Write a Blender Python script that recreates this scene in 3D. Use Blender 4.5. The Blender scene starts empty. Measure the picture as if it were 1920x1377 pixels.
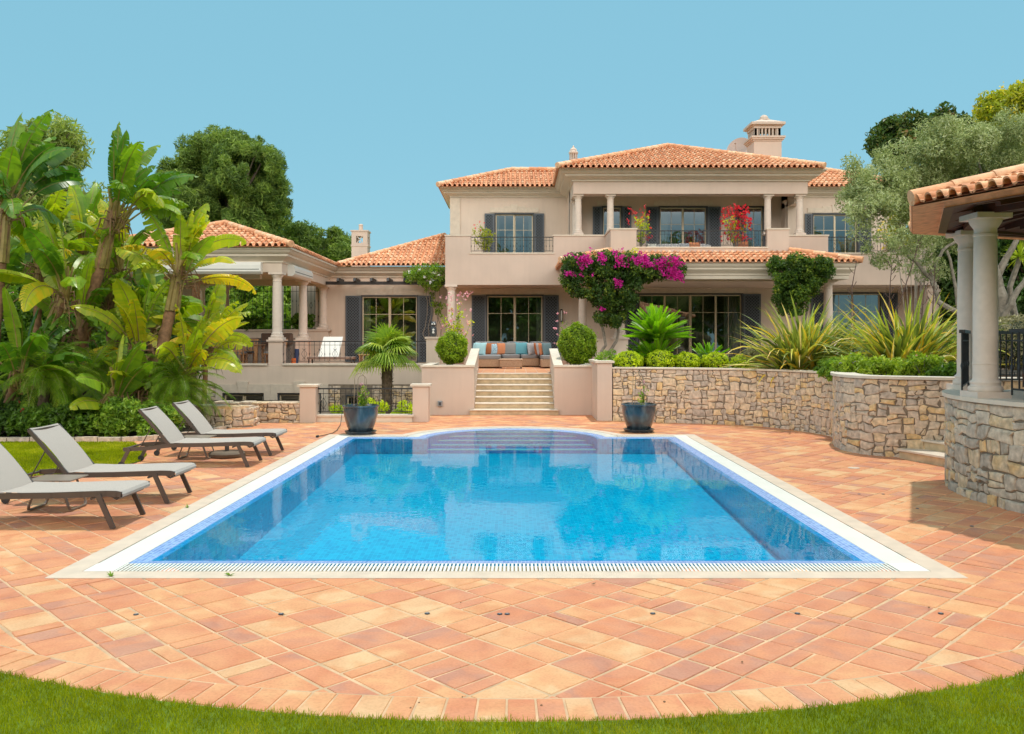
import bpy, math, random
import numpy as np
from mathutils import Vector, Matrix, noise
PI = math.pi
R = math.radians
scene = bpy.context.scene
COL = scene.collection

# ---------------------------------------------------------------- camera, sky, sun, exposure
F_PX, VX, HZ, EYE = 1620.0, 966.0, 639.0, 1.9
cam_d = bpy.data.cameras.new('camera')
cam_d.sensor_width = 36.0
cam_d.lens = 36.0 * F_PX / 1920.0
cam_d.shift_x = -(VX - 960.0) / 1920.0
cam_d.shift_y = -(688.5 - HZ) / 1920.0
cam_d.clip_start = 0.05
cam_d.clip_end = 2000.0
cam = bpy.data.objects.new('camera', cam_d)
COL.objects.link(cam)
cam.location = (0, 0, EYE)
cam.rotation_euler = (PI / 2, 0, 0)
scene.camera = cam

SUN_DIR = Vector((0.09, 0.20, 1.0)).normalized()
world = bpy.data.worlds.new('World')
scene.world = world
world.use_nodes = True
wn = world.node_tree.nodes
wl = world.node_tree.links
wn.clear()
w_out = wn.new('ShaderNodeOutputWorld')
w_bg = wn.new('ShaderNodeBackground')
w_sky = wn.new('ShaderNodeTexSky')
w_sky.sky_type = 'NISHITA'
w_sky.sun_disc = False
w_sky.sun_elevation = math.asin(SUN_DIR.z)
w_sky.sun_rotation = math.atan2(SUN_DIR.x, SUN_DIR.y)
w_sky.air_density = 1.0
w_sky.dust_density = 0.6
w_sky.ozone_density = 1.0
w_mix = wn.new('ShaderNodeMix')
w_mix.data_type = 'RGBA'
w_mix.inputs[0].default_value = 0.80
w_mix.inputs[7].default_value = (1.42, 3.50, 4.25, 1)      # clear cyan summer sky
wl.new(w_sky.outputs[0], w_mix.inputs[6])
# added warm-white glow in the sky behind the camera, brightening the shaded facade
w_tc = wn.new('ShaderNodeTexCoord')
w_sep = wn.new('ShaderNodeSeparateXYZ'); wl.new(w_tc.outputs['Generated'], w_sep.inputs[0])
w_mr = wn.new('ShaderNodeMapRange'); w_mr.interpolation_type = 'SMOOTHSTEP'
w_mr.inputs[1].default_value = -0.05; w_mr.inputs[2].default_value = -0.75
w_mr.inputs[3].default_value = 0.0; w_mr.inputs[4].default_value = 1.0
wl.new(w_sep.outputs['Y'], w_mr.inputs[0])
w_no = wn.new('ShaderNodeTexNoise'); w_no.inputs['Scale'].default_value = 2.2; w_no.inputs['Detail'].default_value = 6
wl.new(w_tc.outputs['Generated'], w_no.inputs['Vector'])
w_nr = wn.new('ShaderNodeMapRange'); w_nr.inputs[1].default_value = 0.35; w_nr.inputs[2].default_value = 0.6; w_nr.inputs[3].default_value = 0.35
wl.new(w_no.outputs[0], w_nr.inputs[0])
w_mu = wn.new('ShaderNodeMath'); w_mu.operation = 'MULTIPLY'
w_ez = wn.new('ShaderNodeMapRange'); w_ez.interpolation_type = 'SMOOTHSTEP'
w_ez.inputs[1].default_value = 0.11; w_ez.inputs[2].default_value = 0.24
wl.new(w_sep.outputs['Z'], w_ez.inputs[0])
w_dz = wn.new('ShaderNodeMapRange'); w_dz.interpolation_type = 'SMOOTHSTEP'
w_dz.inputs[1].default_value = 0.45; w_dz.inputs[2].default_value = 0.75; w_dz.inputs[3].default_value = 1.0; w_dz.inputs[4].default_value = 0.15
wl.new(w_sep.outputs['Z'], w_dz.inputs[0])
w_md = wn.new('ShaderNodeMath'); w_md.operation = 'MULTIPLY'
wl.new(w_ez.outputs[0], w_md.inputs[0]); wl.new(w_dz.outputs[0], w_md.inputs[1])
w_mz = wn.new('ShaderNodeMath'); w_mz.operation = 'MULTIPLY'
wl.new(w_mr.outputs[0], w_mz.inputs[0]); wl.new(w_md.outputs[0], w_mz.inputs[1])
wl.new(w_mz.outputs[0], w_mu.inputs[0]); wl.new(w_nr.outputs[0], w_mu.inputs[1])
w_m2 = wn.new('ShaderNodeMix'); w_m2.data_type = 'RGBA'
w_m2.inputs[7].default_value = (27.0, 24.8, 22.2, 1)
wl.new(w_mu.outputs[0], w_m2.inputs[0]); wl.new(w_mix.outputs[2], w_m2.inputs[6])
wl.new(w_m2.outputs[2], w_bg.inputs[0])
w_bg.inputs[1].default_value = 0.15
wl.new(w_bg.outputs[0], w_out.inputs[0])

sun_d = bpy.data.lights.new('sun', 'SUN')
sun_d.energy = 2.75
sun_d.angle = R(0.53)
sun_d.color = (1.0, 0.95, 0.86)
sun = bpy.data.objects.new('sun', sun_d)
COL.objects.link(sun)
sun.location = (10, 20, 60)
sun.rotation_euler = SUN_DIR.to_track_quat('Z', 'Y').to_euler()

scene.view_settings.view_transform = 'Standard'
scene.view_settings.look = 'None'
scene.view_settings.exposure = 0.12
scene.view_settings.gamma = 1.0
scene.render.engine = 'CYCLES'
cy = scene.cycles
cy.max_bounces = 7
cy.diffuse_bounces = 5
cy.glossy_bounces = 3
cy.transmission_bounces = 4
cy.transparent_max_bounces = 16
cy.use_denoising = True
try:
    cy.denoiser = 'OPENIMAGEDENOISE'
    cy.denoising_input_passes = 'RGB_ALBEDO_NORMAL'
except Exception:
    pass
cy.caustics_reflective = False
cy.caustics_refractive = False

# ---------------------------------------------------------------- helpers
ORG = {}

def at(px, py, d):
    """world point seen at photograph pixel (px,py) at a distance d"""
    return Vector(((px - VX) / F_PX * d, d, EYE - (py - HZ) / F_PX * d))

def tag(o, label=None, cat=None, group=None, kind=None):
    if label: o['label'] = label
    if cat: o['category'] = cat
    if group: o['group'] = group
    if kind: o['kind'] = kind
    return o

def empty(name, loc, label, cat, group=None, rz=0.0):
    o = bpy.data.objects.new(name, None)
    o.empty_display_size = 0.2
    COL.objects.link(o)
    o.location = loc
    o.rotation_euler = (0, 0, rz)
    ORG[o.name] = Vector(loc)
    return tag(o, label, cat, group)

class MB:
    """collects geometry for ONE mesh; r = per-face random value"""
    def __init__(s):
        s.v = []; s.f = []; s.r = []; s.n = 0; s.arr = []
    def add(s, vs, fs, r=0.5):
        b = len(s.v)
        s.v.extend([tuple(p) for p in vs])
        for k, f in enumerate(fs):
            s.f.append(tuple(i + b for i in f))
            s.r.append(r[k] if isinstance(r, (list, tuple)) else r)
        return s
    def quads(s, V, r):
        """V: (n,4,3) array, r: (n,)"""
        s.arr.append((np.asarray(V, dtype=np.float32), np.asarray(r, dtype=np.float32)))
    def box(s, x0, x1, y0, y1, z0, z1, r=0.5):
        vs = [(x0,y0,z0),(x1,y0,z0),(x1,y1,z0),(x0,y1,z0),(x0,y0,z1),(x1,y0,z1),(x1,y1,z1),(x0,y1,z1)]
        fs = [(0,3,2,1),(4,5,6,7),(0,1,5,4),(1,2,6,5),(2,3,7,6),(3,0,4,7)]
        return s.add(vs, fs, r)
    def bbox(s, x0, x1, y0, y1, z0, z1, b=0.01, r=0.5):
        """box with chamfered edges (octagonal-ish)"""
        vs = []; 
        for (z, i) in ((z0, b), (z0 + b, 0), (z1 - b, 0), (z1, b)):
            a0, a1, c0, c1 = x0 + i, x1 - i, y0 + i, y1 - i
            vs += [(a0 + b*(i==0), c0, z), (a1 - b*(i==0), c0, z), (a1, c0 + b*(i==0), z), (a1, c1 - b*(i==0), z),
                   (a1 - b*(i==0), c1, z), (a0 + b*(i==0), c1, z), (a0, c1 - b*(i==0), z), (a0, c0 + b*(i==0), z)]
        fs = [tuple(range(7, -1, -1)), tuple(range(24, 32))]
        for L in range(3):
            for k in range(8):
                fs.append((L*8+k, L*8+(k+1)%8, L*8+8+(k+1)%8, L*8+8+k))
        return s.add(vs, fs, r)
    def prism(s, poly, z0, z1, r=0.5, cap=True):
        n = len(poly)
        vs = [(p[0], p[1], z0) for p in poly] + [(p[0], p[1], z1) for p in poly]
        fs = [(i, (i+1) % n, n + (i+1) % n, n + i) for i in range(n)]
        if cap:
            fs.append(tuple(range(n-1, -1, -1))); fs.append(tuple(range(n, 2*n)))
        return s.add(vs, fs, r)
    def tube(s, pts, rad, n=6, r=0.5, cap=True):
        pts = [Vector(p) for p in pts]
        m = len(pts)
        rads = rad if isinstance(rad, (list, tuple)) else [rad] * m
        vs = []; prev = None
        for i, p in enumerate(pts):
            d = (pts[min(i+1, m-1)] - pts[max(i-1, 0)])
            if d.length < 1e-9: d = Vector((0, 0, 1))
            d.normalize()
            if prev is None:
                a = Vector((0, 0, 1)) if abs(d.z) < 0.9 else Vector((1, 0, 0))
                u = d.cross(a).normalized()
            else:
                u = (prev - d * prev.dot(d))
                if u.length < 1e-6:
                    u = d.cross(Vector((0.3, 0.5, 0.8)))
                u.normalize()
            prev = u
            w = d.cross(u)
            for k in range(n):
                t = 2 * PI * k / n + PI / n
                vs.append(p + (u * math.cos(t) + w * math.sin(t)) * rads[i])
        fs = []
        for i in range(m - 1):
            for k in range(n):
                fs.append((i*n+k, i*n+(k+1) % n, (i+1)*n+(k+1) % n, (i+1)*n+k))
        if cap:
            fs.append(tuple(range(n-1, -1, -1))); fs.append(tuple((m-1)*n + k for k in range(n)))
        return s.add(vs, fs, r)
    def bar(s, p, q, w, h, r=0.5):
        """rectangular bar from p to q, w across (horizontal), h vertical"""
        p, q = Vector(p), Vector(q)
        d = (q - p).normalized()
        a = Vector((0, 0, 1)) if abs(d.z) < 0.95 else Vector((0, 1, 0))
        u = d.cross(a).normalized() * w / 2
        v = u.cross(d).normalized() * h / 2
        vs = [p-u-v, p+u-v, p+u+v, p-u+v, q-u-v, q+u-v, q+u+v, q-u+v]
        fs = [(3,2,1,0),(4,5,6,7),(0,1,5,4),(1,2,6,5),(2,3,7,6),(3,0,4,7)]
        return s.add(vs, fs, r)
    def lathe(s, c, prof, n=20, r=0.5, sq=False):
        """prof: list of (radius, z)"""
        vs = []; m = len(prof)
        for (rad, z) in prof:
            for k in range(n):
                t = 2*PI*k/n
                vs.append((c[0] + rad*math.cos(t), c[1] + rad*math.sin(t), c[2] + z))
        fs = []
        for i in range(m-1):
            for k in range(n):
                fs.append((i*n+k, i*n+(k+1) % n, (i+1)*n+(k+1) % n, (i+1)*n+k))
        fs.append(tuple(range(n-1, -1, -1))); fs.append(tuple((m-1)*n + k for k in range(n)))
        return s.add(vs, fs, r)
    def build(s, name, mat, parent=None, smooth=False, org=None):
        V = np.array(s.v, dtype=np.float32).reshape(-1, 3)
        sizes = np.array([len(f) for f in s.f], dtype=np.int32)
        idx = np.array([i for f in s.f for i in f], dtype=np.int32)
        rr = np.array(s.r, dtype=np.float32)
        for (A, q) in s.arr:
            n = len(A)
            if n == 0: continue
            b = len(V)
            V = np.concatenate([V, A.reshape(-1, 3)])
            idx = np.concatenate([idx, np.arange(n*4, dtype=np.int32) + b])
            sizes = np.concatenate([sizes, np.full(n, 4, dtype=np.int32)])
            rr = np.concatenate([rr, q])
        if org is None:
            org = ORG[parent.name] if parent is not None else Vector((0, 0, 0))
        org = Vector(org)
        if len(V): V = V - np.array(org, dtype=np.float32)
        me = bpy.data.meshes.new(name)
        me.vertices.add(len(V)); me.vertices.foreach_set('co', V.ravel())
        me.loops.add(len(idx)); me.loops.foreach_set('vertex_index', idx)
        me.polygons.add(len(sizes))
        st = np.concatenate([[0], np.cumsum(sizes)[:-1]]).astype(np.int32) if len(sizes) else sizes
        me.polygons.foreach_set('loop_start', st)
        me.polygons.foreach_set('loop_total', sizes)
        me.polygons.foreach_set('use_smooth', np.full(len(sizes), bool(smooth), dtype=bool))
        a = me.attributes.new('rnd', 'FLOAT', 'FACE')
        a.data.foreach_set('value', rr)
        me.update(calc_edges=True)
        me.validate()
        if smooth:
            try: me.set_sharp_from_angle(angle=R(40))
            except Exception: pass
        me.materials.append(mat)
        o = bpy.data.objects.new(name, me)
        COL.objects.link(o)
        if parent is not None:
            o.parent = parent
        else:
            o.location = org
        ORG[o.name] = org
        return o

def copy_tree(o, parent=None):
    c = o.copy(); COL.objects.link(c)
    ORG[c.name] = Vector(ORG.get(o.name, (0, 0, 0)))
    if parent is not None: c.parent = parent
    for ch in list(o.children):
        copy_tree(ch, c)
    return c

def struct(mb, name, mat, smooth=False, kind='structure'):
    o = mb.build(name, mat, smooth=smooth)
    o['kind'] = kind
    return o

# ---------------------------------------------------------------- materials
def new_mat(name):
    m = bpy.data.materials.new(name)
    m.use_nodes = True
    nt = m.node_tree
    b = nt.nodes['Principled BSDF']
    return m, nt, b

def c4(c): return (c[0], c[1], c[2], 1.0)

def nd(nt, t, **kw):
    n = nt.nodes.new(t)
    for k, v in kw.items(): setattr(n, k, v)
    return n

def noise_col(nt, b, base, var=0.12, scale=3.0, detail=4.0, coords='Object', sock=None):
    """multiplies base colour (tuple or socket) by soft noise"""
    tc = nd(nt, 'ShaderNodeTexCoord')
    no = nd(nt, 'ShaderNodeTexNoise')
    no.inputs['Scale'].default_value = scale
    no.inputs['Detail'].default_value = detail
    nt.links.new(tc.outputs[coords], no.inputs['Vector'])
    mr = nd(nt, 'ShaderNodeMapRange')
    mr.inputs[1].default_value = 0.3; mr.inputs[2].default_value = 0.7
    mr.inputs[3].default_value = 1 - var; mr.inputs[4].default_value = 1 + var
    nt.links.new(no.outputs[0], mr.inputs[0])
    mx = nd(nt, 'ShaderNodeMix', data_type='RGBA', blend_type='MULTIPLY')
    mx.inputs[0].default_value = 1.0
    if sock is not None: nt.links.new(sock, mx.inputs[6])
    else: mx.inputs[6].default_value = c4(base)
    nt.links.new(mr.outputs[0], mx.inputs[7])
    nt.links.new(mx.outputs[2], b.inputs['Base Color'])
    return mx.outputs[2], no, tc

def add_bump(nt, b, scale=40.0, dist=0.005, strength=0.5, detail=5.0, tex=None):
    if tex is None:
        tc = nd(nt, 'ShaderNodeTexCoord')
        tex = nd(nt, 'ShaderNodeTexNoise')
        tex.inputs['Scale'].default_value = scale
        tex.inputs['Detail'].default_value = detail
        nt.links.new(tc.outputs['Object'], tex.inputs['Vector'])
    bp = nd(nt, 'ShaderNodeBump')
    bp.inputs['Distance'].default_value = dist
    bp.inputs['Strength'].default_value = strength
    nt.links.new(tex.outputs[0], bp.inputs['Height'])
    nt.links.new(bp.outputs[0], b.inputs['Normal'])
    return bp

def mat_plain(name, col, rough=0.6, metal=0.0, var=0.08, scale=3.0, bump=0.0, bscale=60.0, spec=0.5):
    m, nt, b = new_mat(name)
    b.inputs['Roughness'].default_value = rough
    b.inputs['Metallic'].default_value = metal
    b.inputs['Specular IOR Level'].default_value = spec
    noise_col(nt, b, col, var, scale)
    if bump > 0: add_bump(nt, b, bscale, bump, 0.6)
    return m

def ramp_node(nt, stops, sock, interp='LINEAR'):
    cr = nd(nt, 'ShaderNodeValToRGB')
    cr.color_ramp.interpolation = interp
    el = cr.color_ramp.elements
    while len(el) > 1: el.remove(el[-1])
    el[0].position = stops[0][0]; el[0].color = c4(stops[0][1])
    for p, c in stops[1:]:
        e = el.new(p); e.color = c4(c)
    nt.links.new(sock, cr.inputs[0])
    return cr.outputs[0]

def mottled(nt, amt, scale):
    """per-piece random value shifted by a noise that differs from piece to piece"""
    a = nd(nt, 'ShaderNodeAttribute', attribute_name='rnd')
    tc = nd(nt, 'ShaderNodeTexCoord')
    mu = nd(nt, 'ShaderNodeMath', operation='MULTIPLY'); mu.inputs[1].default_value = 37.0
    nt.links.new(a.outputs['Fac'], mu.inputs[0])
    va = nd(nt, 'ShaderNodeVectorMath', operation='ADD')
    nt.links.new(tc.outputs['Object'], va.inputs[0]); nt.links.new(mu.outputs[0], va.inputs[1])
    no = nd(nt, 'ShaderNodeTexNoise'); no.inputs['Scale'].default_value = scale; no.inputs['Detail'].default_value = 3; no.inputs['Distortion'].default_value = 0.7
    nt.links.new(va.outputs[0], no.inputs['Vector'])
    ma = nd(nt, 'ShaderNodeMath', operation='MULTIPLY_ADD'); ma.inputs[1].default_value = amt; ma.inputs[2].default_value = -amt / 2
    nt.links.new(no.outputs[0], ma.inputs[0])
    ad = nd(nt, 'ShaderNodeMath', operation='ADD', use_clamp=True)
    nt.links.new(a.outputs['Fac'], ad.inputs[0]); nt.links.new(ma.outputs[0], ad.inputs[1])
    return ad.outputs[0]

def mat_rnd(name, stops, rough=0.7, var=0.1, scale=6.0, bump=0.0, bscale=50.0, interp='LINEAR', spec=0.4, mott=0.5, mscale=5.0):
    m, nt, b = new_mat(name)
    col = ramp_node(nt, stops, mottled(nt, mott, mscale), interp)
    b.inputs['Roughness'].default_value = rough
    b.inputs['Specular IOR Level'].default_value = spec
    noise_col(nt, b, None, var, scale, sock=col)
    if bump > 0: add_bump(nt, b, bscale, bump, 0.7)
    return m

def mat_leaf(name, stops, trans=0.35,  rough=0.45, tint=(1.25, 1.3, 0.5), spec=0.35, nscale=1.5, var=0.18, gain=1.35):
    m, nt, b = new_mat(name)
    a = nd(nt, 'ShaderNodeAttribute', attribute_name='rnd')
    stops = [(p, tuple(min(.85, x * gain) for x in c)) for p, c in stops]
    col = ramp_node(nt, stops, a.outputs['Fac'])
    b.inputs['Roughness'].default_value = rough
    b.inputs['Specular IOR Level'].default_value = spec
    cs, _, _ = noise_col(nt, b, None, var, nscale, 2.0, sock=col)
    tr = nd(nt, 'ShaderNodeBsdfTranslucent')
    mx = nd(nt, 'ShaderNodeMix', data_type='RGBA', blend_type='MULTIPLY')
    mx.inputs[0].default_value = 1.0
    mx.inputs[7].default_value = c4(tint)
    nt.links.new(cs, mx.inputs[6])
    nt.links.new(mx.outputs[2], tr.inputs['Color'])
    ms = nd(nt, 'ShaderNodeMixShader')
    ms.inputs[0].default_value = trans
    nt.links.new(b.outputs[0], ms.inputs[1])
    nt.links.new(tr.outputs[0], ms.inputs[2])
    nt.links.new(ms.outputs[0], nt.nodes['Material Output'].inputs['Surface'])
    return m

PLASTER = mat_plain('plaster_beige', (0.64, 0.505, 0.42), 0.9, var=0.05, scale=1.3, bump=0.002, bscale=120, spec=0.2)
PLASTER2 = mat_plain('plaster_grey_beige', (0.69, 0.565, 0.465), 0.9, var=0.05, scale=1.0, bump=0.002, bscale=120, spec=0.2)
def weather(m, amt=0.1):
    """thin rain streaks and blotches worn into the render"""
    nt = m.node_tree; b = nt.nodes['Principled BSDF']
    src = b.inputs['Base Color'].links[0].from_socket
    tc = nd(nt, 'ShaderNodeTexCoord')
    mp = nd(nt, 'ShaderNodeMapping'); mp.inputs['Scale'].default_value = (5.0, 5.0, 0.45)
    no = nd(nt, 'ShaderNodeTexNoise'); no.inputs['Scale'].default_value = 1.6; no.inputs['Detail'].default_value = 6
    nt.links.new(tc.outputs['Object'], mp.inputs[0]); nt.links.new(mp.outputs[0], no.inputs['Vector'])
    mr = nd(nt, 'ShaderNodeMapRange')
    mr.inputs[1].default_value = 0.42; mr.inputs[2].default_value = 0.72
    mr.inputs[3].default_value = 1.0; mr.inputs[4].default_value = 1 - amt
    nt.links.new(no.outputs[0], mr.inputs[0])
    mx = nd(nt, 'ShaderNodeMix', data_type='RGBA', blend_type='MULTIPLY'); mx.inputs[0].default_value = 1
    nt.links.new(src, mx.inputs[6]); nt.links.new(mr.outputs[0], mx.inputs[7])
    nt.links.new(mx.outputs[2], b.inputs['Base Color'])
weather(PLASTER, 0.035); weather(PLASTER2, 0.05)
CREAM = mat_plain('cornice_cream', (0.66, 0.58, 0.475), 0.8, var=0.04, bump=0.001, spec=0.2)
STONETRIM = mat_plain('limestone_trim', (0.66, 0.565, 0.46), 0.75, var=0.07, scale=8, bump=0.002, spec=0.25)
LIMECAP = mat_plain('limestone_cap', (0.70, 0.60, 0.49), 0.7, var=0.08, scale=6, bump=0.002, spec=0.25)
COLUMN = mat_plain('column_stone', (0.73, 0.61, 0.52), 0.75, var=0.05, scale=10, bump=0.001, spec=0.25)
IRON = mat_plain('wrought_iron', (0.035, 0.037, 0.04), 0.45, metal=0.3, var=0.15)
FRAME = mat_plain('window_frame', (0.62, 0.52, 0.36), 0.45, var=0.04)
DARKFRAME = mat_plain('dark_frame', (0.055, 0.06, 0.07), 0.5, var=0.05)
WHITEP = mat_plain('white_paint', (0.78, 0.76, 0.71), 0.45, var=0.03)
ROOM = mat_plain('room_wall', (0.46, 0.41, 0.35), 0.9, var=0.1)
CURTAIN = mat_plain('curtain', (0.75, 0.72, 0.64), 0.9, var=0.05)
TILE = mat_rnd('roof_tile', [(0, (0.52, 0.24, 0.13)), (0.3, (0.66, 0.30, 0.15)), (0.65, (0.74, 0.39, 0.21)), (1, (0.79, 0.50, 0.31))], 0.8, var=0.2, scale=9, bump=0.004, bscale=35)
WOODDARK = mat_plain('dark_timber', (0.075, 0.022, 0.012), 0.5, var=0.25, scale=9, bump=0.002)
PERGOLA = mat_plain('pergola_timber', (0.03, 0.024, 0.022), 0.6, var=0.2)
TEAK = mat_plain('teak', (0.36, 0.19, 0.08), 0.6, var=0.2, scale=12)
BARK = mat_plain('bark', (0.16, 0.115, 0.08), 0.95, var=0.35, scale=14, bump=0.02, bscale=22)
BARKGREY = mat_plain('bark_grey', (0.27, 0.235, 0.19), 0.95, var=0.3, scale=12, bump=0.015, bscale=18)
SOIL = mat_plain('soil', (0.10, 0.065, 0.04), 0.95, var=0.4, scale=8, bump=0.03, bscale=25)
# ================================================================= SETTING
rng = random.Random(7)
PX0, PX1, PY0, PY1 = -3.10, 2.96, 7.56, 16.82      # water body
BL = 0.20                                          # lilac beach band
GR = 0.26                                          # overflow grate
CP = 0.20                                          # limestone coping
SX, SR = -0.06, 1.66                               # roman steps: centre x, radius

# ---- deck tiles -----------------------------------------------------------
def terracotta_mat(name, lift=1.0):
    m, nt, b = new_mat(name)
    L = lift
    col = ramp_node(nt, [(0, (0.53*L, 0.24*L, 0.155*L)), (0.10, (0.60*L, 0.25*L, 0.14*L)), (0.35, (0.655*L, 0.26*L, 0.13*L)),
                         (0.65, (0.685*L, 0.305*L, 0.145*L)), (0.86, (0.70*L, 0.35*L, 0.165*L)), (1, (0.71*L, 0.42*L, 0.22*L))], mottled(nt, 1.35, 3.0))
    tc = nd(nt, 'ShaderNodeTexCoord')
    # broad firing stains: redder and yellower clouds inside each tile
    n1 = nd(nt, 'ShaderNodeTexNoise'); n1.inputs['Scale'].default_value = 3.2; n1.inputs['Detail'].default_value = 3
    n1.inputs['Distortion'].default_value = 0.8
    nt.links.new(tc.outputs['Object'], n1.inputs['Vector'])
    st = ramp_node(nt, [(0.3, (0.92, 0.82, 0.78)), (0.5, (1, 1, 1)), (0.66, (1.05, 1.12, 1.12))], n1.outputs[0])
    mx = nd(nt, 'ShaderNodeMix', data_type='RGBA', blend_type='MULTIPLY'); mx.inputs[0].default_value = 0.85
    nt.links.new(col, mx.inputs[6]); nt.links.new(st, mx.inputs[7])
    n2 = nd(nt, 'ShaderNodeTexNoise'); n2.inputs['Scale'].default_value = 60; n2.inputs['Detail'].default_value = 6
    nt.links.new(tc.outputs['Object'], n2.inputs['Vector'])
    sp = ramp_node(nt, [(0.3, (0.87, 0.85, 0.83)), (0.5, (1, 1, 1)), (0.72, (1.07, 1.09, 1.12))], n2.outputs[0])
    m2 = nd(nt, 'ShaderNodeMix', data_type='RGBA', blend_type='MULTIPLY'); m2.inputs[0].default_value = 0.8
    nt.links.new(mx.outputs[2], m2.inputs[6]); nt.links.new(sp, m2.inputs[7])
    # dusty pale bloom, large patches
    n3 = nd(nt, 'ShaderNodeTexNoise'); n3.inputs['Scale'].default_value = 0.7; n3.inputs['Detail'].default_value = 5
    nt.links.new(tc.outputs['Object'], n3.inputs['Vector'])
    du = nd(nt, 'ShaderNodeMapRange'); du.inputs[1].default_value = 0.45; du.inputs[2].default_value = 0.75
    du.inputs[3].default_value = 0; du.inputs[4].default_value = 0.16
    nt.links.new(n3.outputs[0], du.inputs[0])
    m3 = nd(nt, 'ShaderNodeMix', data_type='RGBA'); m3.inputs[7].default_value = (0.66, 0.40, 0.25, 1)
    nt.links.new(du.outputs[0], m3.inputs[0]); nt.links.new(m2.outputs[2], m3.inputs[6])
    nt.links.new(m3.outputs[2], b.inputs['Base Color'])
    b.inputs['Roughness'].default_value = 0.62
    b.inputs['Specular IOR Level'].default_value = 0.3
    bp = nd(nt, 'ShaderNodeBump'); bp.inputs['Distance'].default_value = 0.004; bp.inputs['Strength'].default_value = 0.5
    nt.links.new(n2.outputs[0], bp.inputs['Height']); nt.links.new(bp.outputs[0], b.inputs['Normal'])
    return m
TERRA = terracotta_mat('terracotta_tile', 0.98)
GROUT = mat_plain('tile_grout', (0.60, 0.40, 0.24), 0.95, var=0.22, scale=5, bump=0.002, bscale=200)

def rect_ring(mb, o, i, z, r=0.5):
    """flat rectangular ring between outer (x0,x1,y0,y1) and inner rects"""
    (a0, a1, b0, b1), (c0, c1, d0, d1) = o, i
    for (x0, x1, y0, y1) in ((a0, a1, b0, d0), (a0, a1, d1, b1), (a0, c0, d0, d1), (c1, a1, d0, d1)):
        if x1 > x0 + 1e-6 and y1 > y0 + 1e-6:
            mb.add([(x0, y0, z), (x1, y0, z), (x1, y1, z), (x0, y1, z)], [(0, 1, 2, 3)], r)

E3 = BL + GR + CP
def in_pool(x, y, g=0.0):
    if PX0 - E3 + g < x < PX1 + E3 - g and PY0 - E3 + g < y < PY1 + E3 - g: return True
    return math.hypot(x - SX, y - PY1) < SR + E3 - g

# ground sheet with openings for the pool and the sunken yard
g = MB()
xs = [-400, -7.8, -5.0, PX0 - 0.5, -2.35, PX1 + 0.5, 400]
ys = [-60, PY0 - 0.5, PY1 + SR + 0.3, 20.35, 27.3, 500]
for i in range(len(xs) - 1):
    for j in range(len(ys) - 1):
        x0, x1, y0, y1 = xs[i], xs[i+1], ys[j], ys[j+1]
        if x0 >= PX0 - 0.6 and x1 <= PX1 + 0.6 and y0 >= PY0 - 0.6 and y1 <= PY1 + SR + 0.4: continue
        if x0 >= -8.0 and x1 <= -2.3 and y0 >= 20.3 and y1 <= 27.4: continue
        g.add([(x0, y0, -0.03), (x1, y0, -0.03), (x1, y1, -0.03), (x0, y1, -0.03)], [(0, 1, 2, 3)])
LAWN = mat_plain('lawn_soil', (0.13, 0.19, 0.012), 0.95, var=0.35, scale=5, bump=0.02, bscale=60)
struct(g, 'ground', LAWN)

# deck bed (grout) as cells outside the pool opening
g = MB()
def deck_cells(mb, z):
    o = (-16, 14, 2.6, 20.35); i = (PX0 - E3 + .1, PX1 + E3 - .1, PY0 - E3 + .1, PY1 + E3 - .1)
    # front, left, right
    rect_ring(mb, (o[0], o[1], o[2], i[3]), (i[0], i[1], i[2], i[3]), z)
    # behind: strips around the half circle
    n = 24; rad = SR + E3 - 0.1
    for k in range(n):
        t0, t1 = PI - PI * k / n, PI - PI * (k + 1) / n
        xa, ya = SX + rad * math.cos(t0), max(i[3], PY1 + rad * math.sin(t0))
        xb, yb = SX + rad * math.cos(t1), max(i[3], PY1 + rad * math.sin(t1))
        mb.add([(xa, ya, z), (xb, yb, z), (xb, o[3], z), (xa, o[3], z)], [(0, 1, 2, 3)])
    mb.add([(o[0], i[3], z), (SX - rad, i[3], z), (SX - rad, o[3], z), (o[0], o[3], z)], [(0, 1, 2, 3)])
    mb.add([(SX + rad, i[3], z), (o[1], i[3], z), (o[1], o[3], z), (SX + rad, o[3], z)], [(0, 1, 2, 3)])
    # beyond the sunken yard's end
    mb.add([(-2.35, o[3], z), (o[1], o[3], z), (o[1], 24.2, z), (-2.35, 24.2, z)], [(0, 1, 2, 3)])
deck_cells(g, -0.006)
struct(g, 'deck_bed', GROUT)

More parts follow.
